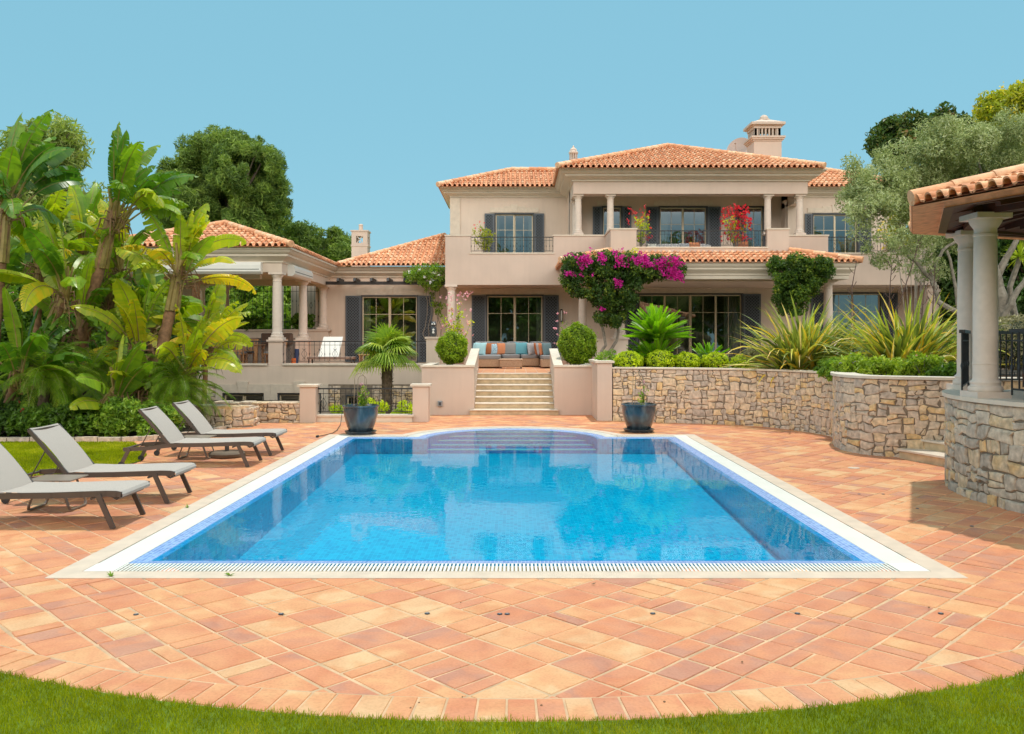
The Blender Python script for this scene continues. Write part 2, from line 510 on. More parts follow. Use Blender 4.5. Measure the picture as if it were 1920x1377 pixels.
ARC_C, ARC_R, ARC_W = (0.0, 11.38), 7.08, 0.27
P = 0.318
def hsh(i, j, k=0):
    return random.Random(i * 73856093 ^ j * 19349663 ^ k * 83492791).random()
def tile_quad(mb, u0, u1, v0, v1, rv, gap, seed):
    s = math.sqrt(0.5)
    rr = random.Random(seed)
    g2 = gap / 2
    c = []
    for (u, v) in ((u0+g2, v0+g2), (u1-g2, v0+g2), (u1-g2, v1-g2), (u0+g2, v1-g2)):
        u += rr.uniform(-.006, .006); v += rr.uniform(-.006, .006)
        c.append(((u - v) * s, (u + v) * s))
    cx = sum(p[0] for p in c) / 4; cy_ = sum(p[1] for p in c) / 4
    if not (-15.5 < cx < 13 and 3.5 < cy_ < 22.6): return
    if cx < -2.1 and cy_ > 20.2: return
    if cx < -9.5 and cy_ > 12.6: return
    if in_pool(cx, cy_, 0.16): return
    d = math.hypot(cx - ARC_C[0], cy_ - ARC_C[1])
    if cy_ < 11 and d > ARC_R - 0.02: return
    z = rr.uniform(-0.0015, 0.0015)
    k = 0.006
    vs = [(p[0], p[1], -0.006) for p in c]
    ins = [(p[0] + (cx - p[0]) * 0.03, p[1] + (cy_ - p[1]) * 0.03, z - 0.0005 + rr.uniform(-.001, .001)) for p in c]
    mid = [(p[0] + (cx - p[0]) * 0.008, p[1] + (cy_ - p[1]) * 0.008, -0.003) for p in c]
    fs = [(8, 9, 10, 11)]
    for q in range(4):
        fs.append((q, (q+1) % 4, 4 + (q+1) % 4, 4 + q)); fs.append((4 + q, 4 + (q+1) % 4, 8 + (q+1) % 4, 8 + q))
    mb.add(vs + mid + ins, fs, rv)
tm = MB()
# rows along v with varied widths, as laid by hand
vrow = -30.0; j = 0
vs_rows = []
v = 0.0
while v < 34:
    w = P * (1.0 if hsh(j, 5) > 0.14 else 0.62)
    vs_rows.append((v, v + w)); v += w; j += 1
s2 = math.sqrt(0.5)
us_rows = []
u = -12.0; i = 0
while u < 27:
    w = P * (1.0 if hsh(i, 9) > 0.16 else 0.56)
    us_rows.append((u, u + w)); u += w; i += 1
def tone(i, j, k, small):
    q = hsh(i, j, k + 11)
    if small: return min(0.6, q * 0.45) if q < 0.75 else q * 0.8
    return q ** 0.85 * 0.95 if q < 0.93 else 1.0
for j, (v0, v1) in enumerate(vs_rows):
    off = (hsh(j, 77) - 0.5) * 0.06
    for i, (u0, u1) in enumerate(us_rows):
        cu, cv = (u0 + u1) / 2, (v0 + v1) / 2
        x, y = (cu - cv) * s2, (cu + cv) * s2
        if y < 3 or y > 23.5 or abs(x) > 16: continue
        h = hsh(i, j, 3)
        small = (v1 - v0) < 0.25 or (u1 - u0) < 0.25
        if h < 0.10 and not small:
            c = u0 + (u1 - u0) * (0.38 if h < .05 else .62)
            tile_quad(tm, u0, c, v0, v1, tone(i, j, 0, True), 0.02, (i, j, 1).__hash__())
            tile_quad(tm, c, u1, v0, v1, tone(i, j, 1, False), 0.02, (i, j, 2).__hash__())
        elif h < 0.17 and not small:
            c = v0 + (v1 - v0) * (0.36 if h < .135 else .6)
            tile_quad(tm, u0, u1, v0, c, tone(i, j, 0, True), 0.02, (i, j, 3).__hash__())
            tile_quad(tm, u0, u1, c, v1, tone(i, j, 1, False), 0.02, (i, j, 4).__hash__())
        else:
            tile_quad(tm, u0, u1, v0, v1, tone(i, j, 0, small), 0.02, (i, j, 5).__hash__())
struct(tm, 'pool_deck', TERRA)

# curved border course
bb = MB(); bt = MB()
n = 300
a0, a1 = R(-168), R(-12)
for k in range(n):
    t0 = a0 + (a1 - a0) * k / n; t1 = a0 + (a1 - a0) * (k + 1) / n
    q = []
    for (rad, t) in ((ARC_R - ARC_W - .012, t0), (ARC_R + .02, t0), (ARC_R + .02, t1), (ARC_R - ARC_W - .012, t1)):
        q.append((ARC_C[0] + rad * math.cos(t), ARC_C[1] + rad * math.sin(t), 0.0028))
    bb.add(q, [(0, 1, 2, 3)])
struct(bb, 'deck_border_bed', GROUT)
t = a0; k = 0
while t < a1:
    w = (0.155 + 0.03 * (hsh(k, 1) - .5)) / ARC_R
    q = []; top = []
    gp = 0.006 / ARC_R
    j1 = (hsh(k, 2) - .5) * .01; j2 = (hsh(k, 3) - .5) * .01
    for (rad, tt) in ((ARC_R - ARC_W + .004 + j1, t + gp), (ARC_R + j2, t + gp * 1.3), (ARC_R + j2, t + w - gp), (ARC_R - ARC_W + .004 + j1, t + w - gp)):
        q.append((ARC_C[0] + rad * math.cos(tt), ARC_C[1] + rad * math.sin(tt), 0.002))
    cx = sum(p[0] for p in q) / 4; cy_ = sum(p[1] for p in q) / 4
    z = 0.008 + (hsh(k, 4) - .5) * .003
    top = [(p[0] + (cx - p[0]) * .035, p[1] + (cy_ - p[1]) * .035, z) for p in q]
    fs = [(4, 5, 6, 7)] + [(m_, (m_+1) % 4, 4 + (m_+1) % 4, 4 + m_) for m_ in range(4)]
    bt.add(q + top, fs, 0.12 + 0.88 * hsh(k, 8))
    t += w; k += 1
struct(bt, 'deck_border', TERRA)

# ---- pool -----------------------------------------------------------------
def mosaic_mat(name, stops, tile=0.028, groutc=(0.5, 0.7, 0.9), gw=0.10, rough=0.25, gstr=0.5):
    m, nt, b = new_mat(name)
    geo = nd(nt, 'ShaderNodeTexCoord')
    sep = nd(nt, 'ShaderNodeSeparateXYZ'); nt.links.new(geo.outputs['Object'], sep.inputs[0])
    def m2(op, a, bb_=None, c=None):
        n_ = nd(nt, 'ShaderNodeMath', operation=op)
        for ii, x in enumerate((a, bb_, c)):
            if x is None: continue
            if isinstance(x, (int, float)): n_.inputs[ii].default_value = x
            else: nt.links.new(x, n_.inputs[ii])
        return n_.outputs[0]
    fl = []; ed = []
    for ax in ('X', 'Y', 'Z'):
        s_ = m2('MULTIPLY', sep.outputs[ax], 1 / tile)
        s_ = m2('ADD', s_, 0.37)
        f_ = m2('FLOOR', s_); fr = m2('FRACT', s_)
        fl.append(f_)
        ed.append(m2('LESS_THAN', m2('ABSOLUTE', m2('SUBTRACT', fr, 0.5)), 0.5 - gw / 2))
    cmb = nd(nt, 'ShaderNodeCombineXYZ')
    for k_, s_ in enumerate(fl): nt.links.new(s_, cmb.inputs[k_])
    wn_ = nd(nt, 'ShaderNodeTexWhiteNoise', noise_dimensions='3D'); nt.links.new(cmb.outputs[0], wn_.inputs['Vector'])
    col = ramp_node(nt, stops, wn_.outputs['Value'])
    # grout only along the two in-plane axes: use x & y for flats, ignore the axis of the normal
    gm = nd(nt, 'ShaderNodeNewGeometry'); sn = nd(nt, 'ShaderNodeSeparateXYZ'); nt.links.new(gm.outputs['Normal'], sn.inputs[0])
    mask = None
    for ax, e in zip(('X', 'Y', 'Z'), ed):
        isn = m2('GREATER_THAN', m2('ABSOLUTE', sn.outputs[ax]), 0.7)
        v_ = m2('MAXIMUM', e, isn)
        mask = v_ if mask is None else m2('MULTIPLY', mask, v_)
    mk = m2('SUBTRACT', 1.0, mask)
    mk = m2('MULTIPLY', mk, gstr)
    mx = nd(nt, 'ShaderNodeMix', data_type='RGBA')
    nt.links.new(mk, mx.inputs[0]); nt.links.new(col, mx.inputs[6]); mx.inputs[7].default_value = c4(groutc)
    nt.links.new(mx.outputs[2], b.inputs['Base Color'])
    b.inputs['Roughness'].default_value = rough
    return m
MOSAIC = mosaic_mat('pool_mosaic', [(0, (0.0, 0.40, 0.60)), (0.5, (0.0, 0.54, 0.72)), (1, (0.0, 0.62, 0.78))], 0.05, (0.12, 0.7, 0.93), 0.12, gstr=0.5)
LILAC = mosaic_mat('waterline_mosaic', [(0, (0.13, 0.27, 0.62)), (0.5, (0.19, 0.36, 0.72)), (1, (0.28, 0.46, 0.80))], 0.033, (0.60, 0.68, 0.88), 0.14, gstr=0.7)
STEPB = mosaic_mat('step_mosaic', [(0, (0.02, 0.25, 0.60)), (0.5, (0.05, 0.36, 0.72)), (1, (0.10, 0.45, 0.80))], 0.033, (0.2, 0.5, 0.8), 0.12)
STEPM = mosaic_mat('step_nosing_mosaic', [(0, (0.50, 0.62, 0.50)), (1, (0.66, 0.74, 0.58))], 0.033, (0.7, 0.78, 0.66), 0.12)

def arc_pts(rad, n=28):
    return [(SX + rad * math.cos(PI - PI * k / n), PY1 + rad * math.sin(PI - PI * k / n)) for k in range(n + 1)]
ZB = -0.018            # water edge of the sloping band
ZF, ZN = -0.30, -0.62  # visible (apparent) floor depth far / near
pb = MB()
def strip(mb, A, B, za, zb, r=0.5):
    for k in range(len(A) - 1):
        mb.add([(A[k][0], A[k][1], za if not callable(za) else za(A[k])), (A[k+1][0], A[k+1][1], za if not callable(za) else za(A[k+1])),
                (B[k+1][0], B[k+1][1], zb if not callable(zb) else zb(B[k+1])), (B[k][0], B[k][1], zb if not callable(zb) else zb(B[k]))], [(0, 1, 2, 3)], r)
zfl = lambda p: ZN + (ZF - ZN) * (p[1] - PY0) / (PY1 - PY0)
# walls & floor
strip(pb, [(PX0, PY1), (PX0, PY0), (PX1, PY0), (PX1, PY1)], [(PX0, PY1), (PX0, PY0), (PX1, PY0), (PX1, PY1)], ZB, zfl)
strip(pb, [(PX1, PY1), (SX + SR, PY1)], [(PX1, PY1), (SX + SR, PY1)], ZB, ZF)
strip(pb, [(SX - SR, PY1), (PX0, PY1)], [(SX - SR, PY1), (PX0, PY1)], ZB, ZF)
ny = 8
for k in range(ny):
    y0, y1 = PY0 + (PY1 - PY0) * k / ny, PY0 + (PY1 - PY0) * (k + 1) / ny
    pb.add([(PX0, y0, zfl((0, y0))), (PX1, y0, zfl((0, y0))), (PX1, y1, zfl((0, y1))), (PX0, y1, zfl((0, y1)))], [(0, 1, 2, 3)])
struct(pb, 'pool_basin', MOSAIC)
pool = empty('pool_steps', (SX, PY1, ZF), 'blue mosaic steps with cream edges under water in the rounded far end of the pool', 'pool steps')
nst = 5
def chord(y):
    h = max(0.0, y - PY1); return math.sqrt(max(0.0, SR * SR - h * h))
for k in range(nst):
    yf = PY1 + SR * (1 - (k + 1) / nst); yb = PY1 + SR * (1 - k / nst)
    z = -0.035 - 0.05 * k
    m = MB(); n_ = 8
    for q in range(n_):
        ya, yc = yf + (yb - yf) * q / n_, yf + (yb - yf) * (q + 1) / n_
        m.add([(SX - chord(ya), ya, z), (SX + chord(ya), ya, z), (SX + chord(yc), yc, z), (SX - chord(yc), yc, z)], [(0, 1, 2, 3)])
    w = chord(yf)
    m.add([(SX - w, yf, z), (SX + w, yf, z), (SX + w, yf, z - (0.05 if k < nst - 1 else .06)), (SX - w, yf, z - (0.05 if k < nst - 1 else .06))], [(0, 1, 2, 3)])
    o = m.build('step', STEPB, pool)
    m = MB(); m.box(SX - w + .02, SX + w - .02, yf - .004, yf + .15, z + .002, z + .006); m.build('step_nosing', STEPM, o)
m = MB(); A = arc_pts(SR)
strip(m, A, A, ZB, -0.30)
m.build('side_wall', STEPB, pool)

# lilac sloping band
lb = MB()
def frame_ring(mb, e0, e1, z0, z1, arc=True, skip_near=False):
    """ring from inner offset e0 to outer offset e1 round pool and steps"""
    x0, x1, y0, y1 = PX0 - e0, PX1 + e0, PY0 - e0, PY1 + e0
    X0, X1, Y0, Y1 = PX0 - e1, PX1 + e1, PY0 - e1, PY1 + e1
    # meeting points of the straight back edge with the arcs
    ti = math.asin(min(1, e0 / (SR + e0))); to = math.asin(min(1, e1 / (SR + e1)))
    xi, xo = (SR + e0) * math.cos(ti), (SR + e1) * math.cos(to)
    inn = [(SX - xi, y1), (x0, y1), (x0, y0), (x1, y0), (x1, y1), (SX + xi, y1)]
    out = [(SX - xo, Y1), (X0, Y1), (X0, Y0), (X1, Y0), (X1, Y1), (SX + xo, Y1)]
    n = 32
    for k in range(1, n):
        a = ti + (PI - 2 * ti) * k / n; b_ = to + (PI - 2 * to) * k / n
        inn.append((SX + (SR + e0) * math.cos(a), PY1 + (SR + e0) * math.sin(a)))
        out.append((SX + (SR + e1) * math.cos(b_), PY1 + (SR + e1) * math.sin(b_)))
    inn.append(inn[0]); out.append(out[0])
    strip(mb, inn, out, z0, z1)
frame_ring(lb, 0.0, BL, ZB, 0.0)
struct(lb, 'pool_edge_band', LILAC)
# thin skirt beneath steps ring so that no gap shows
# coping
cb = MB()
frame_ring(cb, BL + GR, BL + GR, -0.05, 0.004)
frame_ring(cb, BL + GR, E3, 0.004, 0.004)
frame_ring(cb, E3, E3, 0.004, -0.01)
COPING = mat_plain('limestone_coping', (0.64, 0.51, 0.395), 0.7, var=0.09, scale=5, bump=0.001, bscale=150)
struct(cb, 'pool_coping', COPING)
# grate: gutter bottom, slats
gb = MB(); frame_ring(gb, BL, BL + GR, -0.035, -0.035)
struct(gb, 'pool_gutter', mat_plain('gutter', (0.42, 0.34, 0.22), 0.9))
gm_ = MB(); frame_ring(gm_, BL, BL + 0.006, 0.002, 0.002)
sl = 0.033; sw = 0.018
def slat(mb, x0, x1, y0, y1):
    mb.box(x0, x1, y0, y1, 0.0005, 0.003)
x = PX0 - BL
while x < PX1 + BL:
    slat(gm_, x, x + sw, PY0 - BL - GR + .012, PY0 - BL - .003); x += sl
x0_, x1_ = PX0 - BL - GR, PX0 - BL
y = PY0 - BL
while y < PY1 + BL + GR:
    slat(gm_, x0_ + .012, x1_ - .003, y, y + sw * 1.55)
    slat(gm_, PX1 + BL + .003, PX1 + BL + GR - .012, y, y + sw * 1.55); y += sl
x = PX0 - BL
while x < PX1 + BL:
    if abs(x - SX) > SR + BL + GR - .02 : slat(gm_, x, x + sw, PY1 + BL + .003, PY1 + BL + GR - .012)
    x += sl
na = int(PI * (SR + BL + GR) / 0.026)
for k in range(na):
    a = PI * k / na
    if (SR + BL) * math.sin(a) < BL + .02: continue
    c, s_ = math.cos(a), math.sin(a)
    p0 = Vector((SX + (SR + BL) * c, PY1 + (SR + BL) * s_, -.008)); p1 = Vector((SX + (SR + BL + GR - .012) * c, PY1 + (SR + BL + GR - .012) * s_, -.008))
    gm_.bar(Vector((p0.x,p0.y,0)), Vector((p1.x,p1.y,0)), 0.014, 0.004)
# corner plates
for (cx, cy_) in ((PX0 - BL - GR, PY0 - BL - GR), (PX1 + BL, PY0 - BL - GR), (PX0 - BL - GR, PY1 + BL), (PX1 + BL, PY1 + BL)):
    gm_.box(cx + .006, cx + GR - .006, cy_ + .006, cy_ + GR - .006, -0.02, 0.0045)
for yy in (PY0 - BL - GR * 0.36,):
    gm_.box(PX0 - BL, PX1 + BL, yy, yy + .006, -0.018, 0.0)
GRATE = mat_plain('grate_plastic', (0.80, 0.77, 0.70), 0.5, var=0.03)
tag(gm_.build('overflow_grate', GRATE), 'white slatted overflow grate running round the edge of the pool', 'grate')

# water
m, nt, b = new_mat('pool_water')
out = nt.nodes['Material Output']
nt.nodes.remove(b)
tr = nd(nt, 'ShaderNodeBsdfTransparent'); tr.inputs[0].default_value = (0.2, 0.87, 0.98, 1)
gl = nd(nt, 'ShaderNodeBsdfGlossy'); gl.inputs['Roughness'].default_value = 0.012
gl.inputs[0].default_value = (1, 1, 1, 1)
fr = nd(nt, 'ShaderNodeFresnel'); fr.inputs[0].default_value = 1.18
tc = nd(nt, 'ShaderNodeTexCoord')
mp = nd(nt, 'ShaderNodeMapping'); mp.inputs['Scale'].default_value = (1, 0.7, 1)
nt.links.new(tc.outputs['Object'], mp.inputs[0])
n1 = nd(nt, 'ShaderNodeTexNoise'); n1.inputs['Scale'].default_value = 2.2; n1.inputs['Detail'].default_value = 3
n2 = nd(nt, 'ShaderNodeTexNoise'); n2.inputs['Scale'].default_value = 14; n2.inputs['Detail'].default_value = 2
nt.links.new(mp.outputs[0], n1.inputs['Vector']); nt.links.new(mp.outputs[0], n2.inputs['Vector'])
b1 = nd(nt, 'ShaderNodeBump'); b1.inputs['Distance'].default_value = 0.012; b1.inputs['Strength'].default_value = 0.14
b2 = nd(nt, 'ShaderNodeBump'); b2.inputs['Distance'].default_value = 0.0018; b2.inputs['Strength'].default_value = 0.3
nt.links.new(n1.outputs[0], b1.inputs['Height']); nt.links.new(n2.outputs[0], b2.inputs['Height'])
nt.links.new(b1.outputs[0], b2.inputs['Normal'])
nt.links.new(b2.outputs[0], gl.inputs['Normal']); nt.links.new(b2.outputs[0], fr.inputs['Normal'])
ms = nd(nt, 'ShaderNodeMixShader')
nt.links.new(fr.outputs[0], ms.inputs[0]); nt.links.new(tr.outputs[0], ms.inputs[1]); nt.links.new(gl.outputs[0], ms.inputs[2])
nt.links.new(ms.outputs[0], out.inputs['Surface'])
WATER = m
wb = MB()
ZW = -0.0124
eW = BL * 0.3
x0, x1, y0, y1 = PX0 - eW, PX1 + eW, PY0 - eW, PY1 + eW
pts = [(x0, y0), (x1, y0), (x1, y1)]
ti = math.asin(eW / (SR + eW))
for k in range(0, 33):
    a = ti + (PI - 2 * ti) * k / 32
    pts.append((SX + (SR + eW) * math.cos(a), PY1 + (SR + eW) * math.sin(a)))
pts.append((x0, y1))
wb.add([(p[0], p[1], ZW) for p in pts], [tuple(range(len(pts)))])
struct(wb, 'water', WATER)

# ---- lawns ----------------------------------------------------------------
def blades(mb, inside, x0, x1, y0, y1, n, h, w, z0, seed):
    r = np.random.RandomState(seed)
    x = r.uniform(x0, x1, n); y = r.uniform(y0, y1, n)
    ok = inside(x, y)
    x, y = x[ok], y[ok]; n = len(x)
    a = r.uniform(0, 2 * PI, n); L = h * r.uniform(.55, 1.25, n); t = r.uniform(0.1, 0.8, n); b_ = r.uniform(0, 2 * PI, n)
    W = w * r.uniform(.6, 1.3, n)
    dx, dy = np.cos(a) * W / 2, np.sin(a) * W / 2
    lx, ly = np.cos(b_) * np.sin(t) * L, np.sin(b_) * np.sin(t) * L
    lz = np.cos(t) * L
    V = np.zeros((n, 4, 3))
    V[:, 0] = np.stack([x - dx, y - dy, np.full(n, z0)], 1)
    V[:, 1] = np.stack([x + dx, y + dy, np.full(n, z0)], 1)
    V[:, 2] = np.stack([x + lx * .75 + dx * .6, y + ly * .75 + dy * .6, z0 + lz * .8], 1)
    V[:, 3] = np.stack([x + lx, y + ly, z0 + lz], 1)
    patch = np.array([noise.noise(Vector((xx * .9, yy * .9, 0))) + .6 * noise.noise(Vector((xx * 5, yy * 5, 3))) for xx, yy in zip(x[::1], y[::1])]) if n < 200000 else 0
    rr = np.clip(r.uniform(0, 1, n) * .6 + .2 + patch * .45, 0, 1)
    mb.quads(V, rr)
GRASS = mat_leaf('grass_blade', gain=1.4, spec=0.08, stops=[(0, (0.12, 0.15, 0.003)), (0.45, (0.225, 0.26, 0.004)), (0.8, (0.34, 0.35, 0.008)), (1, (0.48, 0.40, 0.05))], trans=0.35, rough=0.8, tint=(1.2, 1.2, 0.5))
fl_ = MB(); n = 60
pts = [(ARC_C[0] + (ARC_R + .004) * math.cos(a0 + (a1 - a0) * k / n), ARC_C[1] + (ARC_R + .004) * math.sin(a0 + (a1 - a0) * k / n)) for k in range(n + 1)]
for k in range(n):
    (xa, ya), (xb, yb) = pts[k], pts[k+1]
    fl_.add([(xa, ya, .004), (xa, -20, .004), (xb, -20, .004), (xb, yb, .004)], [(0, 1, 2, 3)])
fl_.add([(pts[0][0], pts[0][1], .004), (-60, pts[0][1], .004), (-60, -20, .004), (pts[0][0], -20, .004)], [(0, 1, 2, 3)])
fl_.add([(pts[-1][0], pts[-1][1], .004), (60, pts[-1][1], .004), (60, -20, .004), (pts[-1][0], -20, .004)], [(3, 2, 1, 0)])
struct(fl_, 'front_lawn', LAWN)
LL = [(-14, 12.15), (-6.75, 12.1), (-6.25, 12.55), (-5.95, 13.05), (-5.9, 13.6), (-6.1, 14.3), (-6.55, 15.1), (-7.1, 16.1), (-14, 16.1)]
m = MB(); m.add([(p[0], p[1], .004) for p in LL], [tuple(range(len(LL)))]); struct(m, 'side_lawn', LAWN)
gr_ = MB()
blades(gr_, lambda x, y: (np.hypot(x - ARC_C[0], y - ARC_C[1]) > ARC_R - .004 + .012*np.sin(x*23) + .01*np.sin(x*57+1)) & (np.abs(x) < y * .63 + .3), -3.6, 3.6, 3.4, 5.3, 190000, 0.036, 0.0045, 0.0, 3)
def in_ll(x, y):
    ins = np.zeros(len(x), dtype=bool); n = len(LL)
    for i in range(n):
        xa, ya = LL[i]; xb, yb = LL[(i+1) % n]
        c = ((ya > y) != (yb > y)) & (x < (xb - xa) * (y - ya) / (yb - ya + 1e-12) + xa)
        ins ^= c
    return ins
blades(gr_, in_ll, -10.6, -5.8, 12.0, 16.2, 85000, 0.04, 0.011, 0.0, 4)
struct(gr_, 'grass', GRASS, kind='stuff')

# stone edging of the garden bed and the bed itself
def wander(pts, n=8):
    out = []
    for k in range(len(pts) - 1):
        for q in range(n):
            t_ = q / n; out.append((pts[k][0] * (1 - t_) + pts[k+1][0] * t_, pts[k][1] * (1 - t_) + pts[k+1][1] * t_))
    out.append(pts[-1]); return out
ed = MB(); k = 0
edge_path = wander([(-12.5, 16.25), (-7.4, 16.25), (-6.7, 16.7), (-6.3, 17.6), (-6.2, 18.4)], 12)
for k in range(len(edge_path) - 1):
    (xa, ya), (xb, yb) = edge_path[k], edge_path[k+1]
    h = 0.075 + .02 * hsh(k, 40)
    ed.bar((xa, ya, h / 2), (xa + (xb - xa) * .95, ya + (yb - ya) * .95, h / 2), 0.09 + .02 * hsh(k, 41), h, hsh(k, 42) * .45)
STONE_STOPS = [(0, (0.48, 0.405, 0.34)), (0.3, (0.60, 0.485, 0.38)), (0.6, (0.65, 0.51, 0.375)), (0.85, (0.70, 0.53, 0.34)), (1, (0.70, 0.48, 0.24))]
STONE = mat_rnd('rubble_stone', STONE_STOPS, 0.9, var=0.28, scale=14, bump=0.02, bscale=14, spec=0.2)
STONEGREY = mat_rnd('rubble_stone_grey', [(0, (0.42, 0.36, 0.30)), (0.4, (0.55, 0.465, 0.375)), (0.7, (0.62, 0.515, 0.40)), (0.9, (0.63, 0.48, 0.31)), (1, (0.66, 0.44, 0.22))], 0.9, var=0.28, scale=14, bump=0.022, bscale=13, spec=0.2)
tag(ed.build('bed_edging', STONE), 'low rough stone edging between the side lawn and the shrub bed', 'edging')
m = MB()
bed = [(p[0], p[1]) for p in edge_path] + [(-6.0, 27.1), (-40, 27.1), (-40, 16.25)]
m.add([(p[0], p[1], .03) for p in bed], [tuple(range(len(bed)))]); struct(m, 'garden_bed', SOIL)

# ---- rubble masonry ---------------------------------------------------------
def subdivide(x0, x1, z0, z1, rr, big, out):
    w, h = x1 - x0, z1 - z0
    if w <= big * 1.15 and h <= big * .62 and not (w > big * .62 and rr.random() < .25):
        out.append((x0, x1, z0, z1)); return
    if (w > h * 1.45) or (h <= big * .5):
        c = x0 + w * rr.uniform(.33, .67)
        subdivide(x0, c, z0, z1, rr, big, out); subdivide(c, x1, z0, z1, rr, big, out)
    else:
        c = z0 + h * rr.uniform(.33, .67)
        subdivide(x0, x1, z0, c, rr, big, out); subdivide(x0, x1, c, z1, rr, big, out)

def rubble(mb, path, z0, z1, big=0.34, seed=1, depth=0.024, joint=0.006, pale=0.0):
    """stones standing proud of a wall face that follows path (outward = right-hand side of travel)"""
    P_ = [Vector((p[0], p[1], 0)) for p in path]
    cum = [0.0]
    for k in range(1, len(P_)): cum.append(cum[-1] + (P_[k] - P_[k-1]).length)
    def pos(s_, z, off):
        s_ = max(0, min(cum[-1] - 1e-6, s_))
        k = 0
        while k < len(cum) - 2 and cum[k+1] < s_: k += 1
        t_ = (s_ - cum[k]) / max(1e-9, cum[k+1] - cum[k])
        p = P_[k].lerp(P_[k+1], t_)
        def nrm(a):
            a = max(0, min(len(P_) - 2, a))
            d = (P_[a+1] - P_[a]).normalized(); return Vector((d.y, -d.x, 0))
        n_ = nrm(k).lerp(nrm(k+1) if t_ > .5 else nrm(k-1), abs(t_ - .5)).normalized()
        return (p.x + n_.x * off, p.y + n_.y * off, z)
    rr = random.Random(seed)
    L = cum[-1]
    cells = []
    # irregular courses
    z = z0
    rows = max(1, round((z1 - z0) / (big * 1.35)))
    hs = [rr.uniform(.8, 1.25) for _ in range(rows)]; tot = sum(hs)
    for h in hs:
        h = h / tot * (z1 - z0)
        s_ = 0.0
        while s_ < L:
            w = min(L - s_, big * rr.uniform(2.0, 3.4))
            if L - s_ - w < big * .6: w = L - s_
            subdivide(s_, s_ + w, z, z + h, rr, big * rr.uniform(.72, 1.12), cells)
            s_ += w
        z += h
    def jit(s_, z_):
        if s_ < 1e-4 or s_ > L - 1e-4 or z_ < z0 + 1e-4 or z_ > z1 - 1e-4: return s_, z_
        a = noise.noise(Vector((s_ * 3.1 + seed, z_ * 3.7, 1.3))); b_ = noise.noise(Vector((s_ * 3.3, z_ * 3.1 + seed, 9.7)))
        hx = hsh(int(round(s_ * 400)), int(round(z_ * 400)), seed) - .5; hz_ = hsh(int(round(s_ * 400)), int(round(z_ * 400)), seed + 9) - .5
        return s_ + a * .05 + hx * big * .17, z_ + b_ * .04 + hz_ * big * .15
    for (a, b_, c, d) in cells:
        pts = []
        for (s_, z_) in ((a, c), ((a+b_)/2, c), (b_, c), (b_, (c+d)/2), (b_, d), ((a+b_)/2, d), (a, d), (a, (c+d)/2)):
            pts.append(jit(s_, z_))
        ms_ = sum(p[0] for p in pts) / 8; mz = sum(p[1] for p in pts) / 8
        w, h = (b_ - a), (d - c)
        rings = []
        o1 = depth * rr.uniform(.5, 1.25)
        tilt = rr.uniform(-.012, .012)
        # cut some corners
        cut = [rr.uniform(.90, 1.03) if q % 2 == 0 else rr.uniform(.95, 1.03) for q in range(8)]
        for (gap, off) in ((joint * .6, -0.01), (joint, depth * .25), (joint + .008, o1 * .85), (joint + .03, o1)):
            for q, (s_, z_) in enumerate(pts):
                kx = max(.1, 1 - 2 * gap / w); kz = max(.1, 1 - 2 * gap / h)
                ss = ms_ + (s_ - ms_) * kx * cut[q]; zz = mz + (z_ - mz) * kz * cut[q]
                rings.append(pos(ss, zz, off + tilt * (s_ - ms_) / w * 2 if off > 0 else off))
        fs = []
        for L_ in range(3):
            for q in range(8):
                fs.append((L_*8+q, L_*8+(q+1) % 8, L_*8+8+(q+1) % 8, L_*8+8+q))
        rings.append(pos(ms_, mz, o1 * rr.uniform(.95, 1.15)))
        for q in range(8): fs.append((24 + q, 24 + (q+1) % 8, 32))
        v_ = rr.random() ** 1.0
        mb.add(rings, fs, v_)
MORTAR = mat_plain('wall_joint', (0.22, 0.175, 0.13), 0.95, var=0.3, scale=8)

def smooth_path(pts, n=6):
    """catmull-rom through pts"""
    out = []
    for i in range(len(pts) - 1):
        p0 = pts[max(0, i-1)]; p1 = pts[i]; p2 = pts[i+1]; p3 = pts[min(len(pts)-1, i+2)]
        for k in range(n):
            t_ = k / n
            out.append(tuple(0.5 * ((2*p1[a]) + (-p0[a]+p2[a])*t_ + (2*p0[a]-5*p1[a]+4*p2[a]-p3[a])*t_*t_ + (-p0[a]+3*p1[a]-3*p2[a]+p3[a])*t_**3) for a in (0, 1)))
    out.append(tuple(pts[-1]))
    return out

def offset_path(path, d):
    out = []
    for k in range(len(path)):
        a = Vector(path[max(0, k-1)]); b_ = Vector(path[min(len(path)-1, k+1)])
        t_ = (b_ - a).normalized(); n_ = Vector((t_.y, -t_.x))
        out.append((path[k][0] + n_.x * d, path[k][1] + n_.y * d))
    return out

def stone_wall(name, label, path, z0, z1, th=0.35, cap=None, big=.31, seed=1, mat=None, depth=.022, capw=.05, both=False):
    c = path[len(path)//2]
    e = empty(name, (c[0], c[1], z0), label, 'wall')
    back = offset_path(path, -th)
    m = MB(); m.prism(list(path) + list(reversed(back)), z0, z1 - (0.0 if cap is None else 0.0)); m.build('wall_core', MORTAR, e)
    m = MB(); rubble(m, path, z0, z1 - .002, big, seed, depth); m.build('stone_face', mat or STONE, e)
    if both:
        m = MB(); rubble(m, list(reversed(back)), z0, z1 - .002, big, seed + 5, depth); m.build('stone_face', mat or STONE, e)
    if cap:
        f = offset_path(path, capw); bk = offset_path(path, -th - .02)
        m = MB(); m.prism(f + list(reversed(bk)), z1, z1 + cap); m.build('coping', LIMECAP, e)
    return e
WALL_A = smooth_path([(2.32, 20.55), (3.3, 20.1), (4.3, 19.75), (5.25, 19.3), (5.95, 18.3), (6.25, 17.3), (6.2, 16.5)], 6)
stone_wall('retaining_wall', 'long curved rubble stone retaining wall under the cycads and flax', WALL_A, -0.05, 1.235, cap=.035, seed=11)
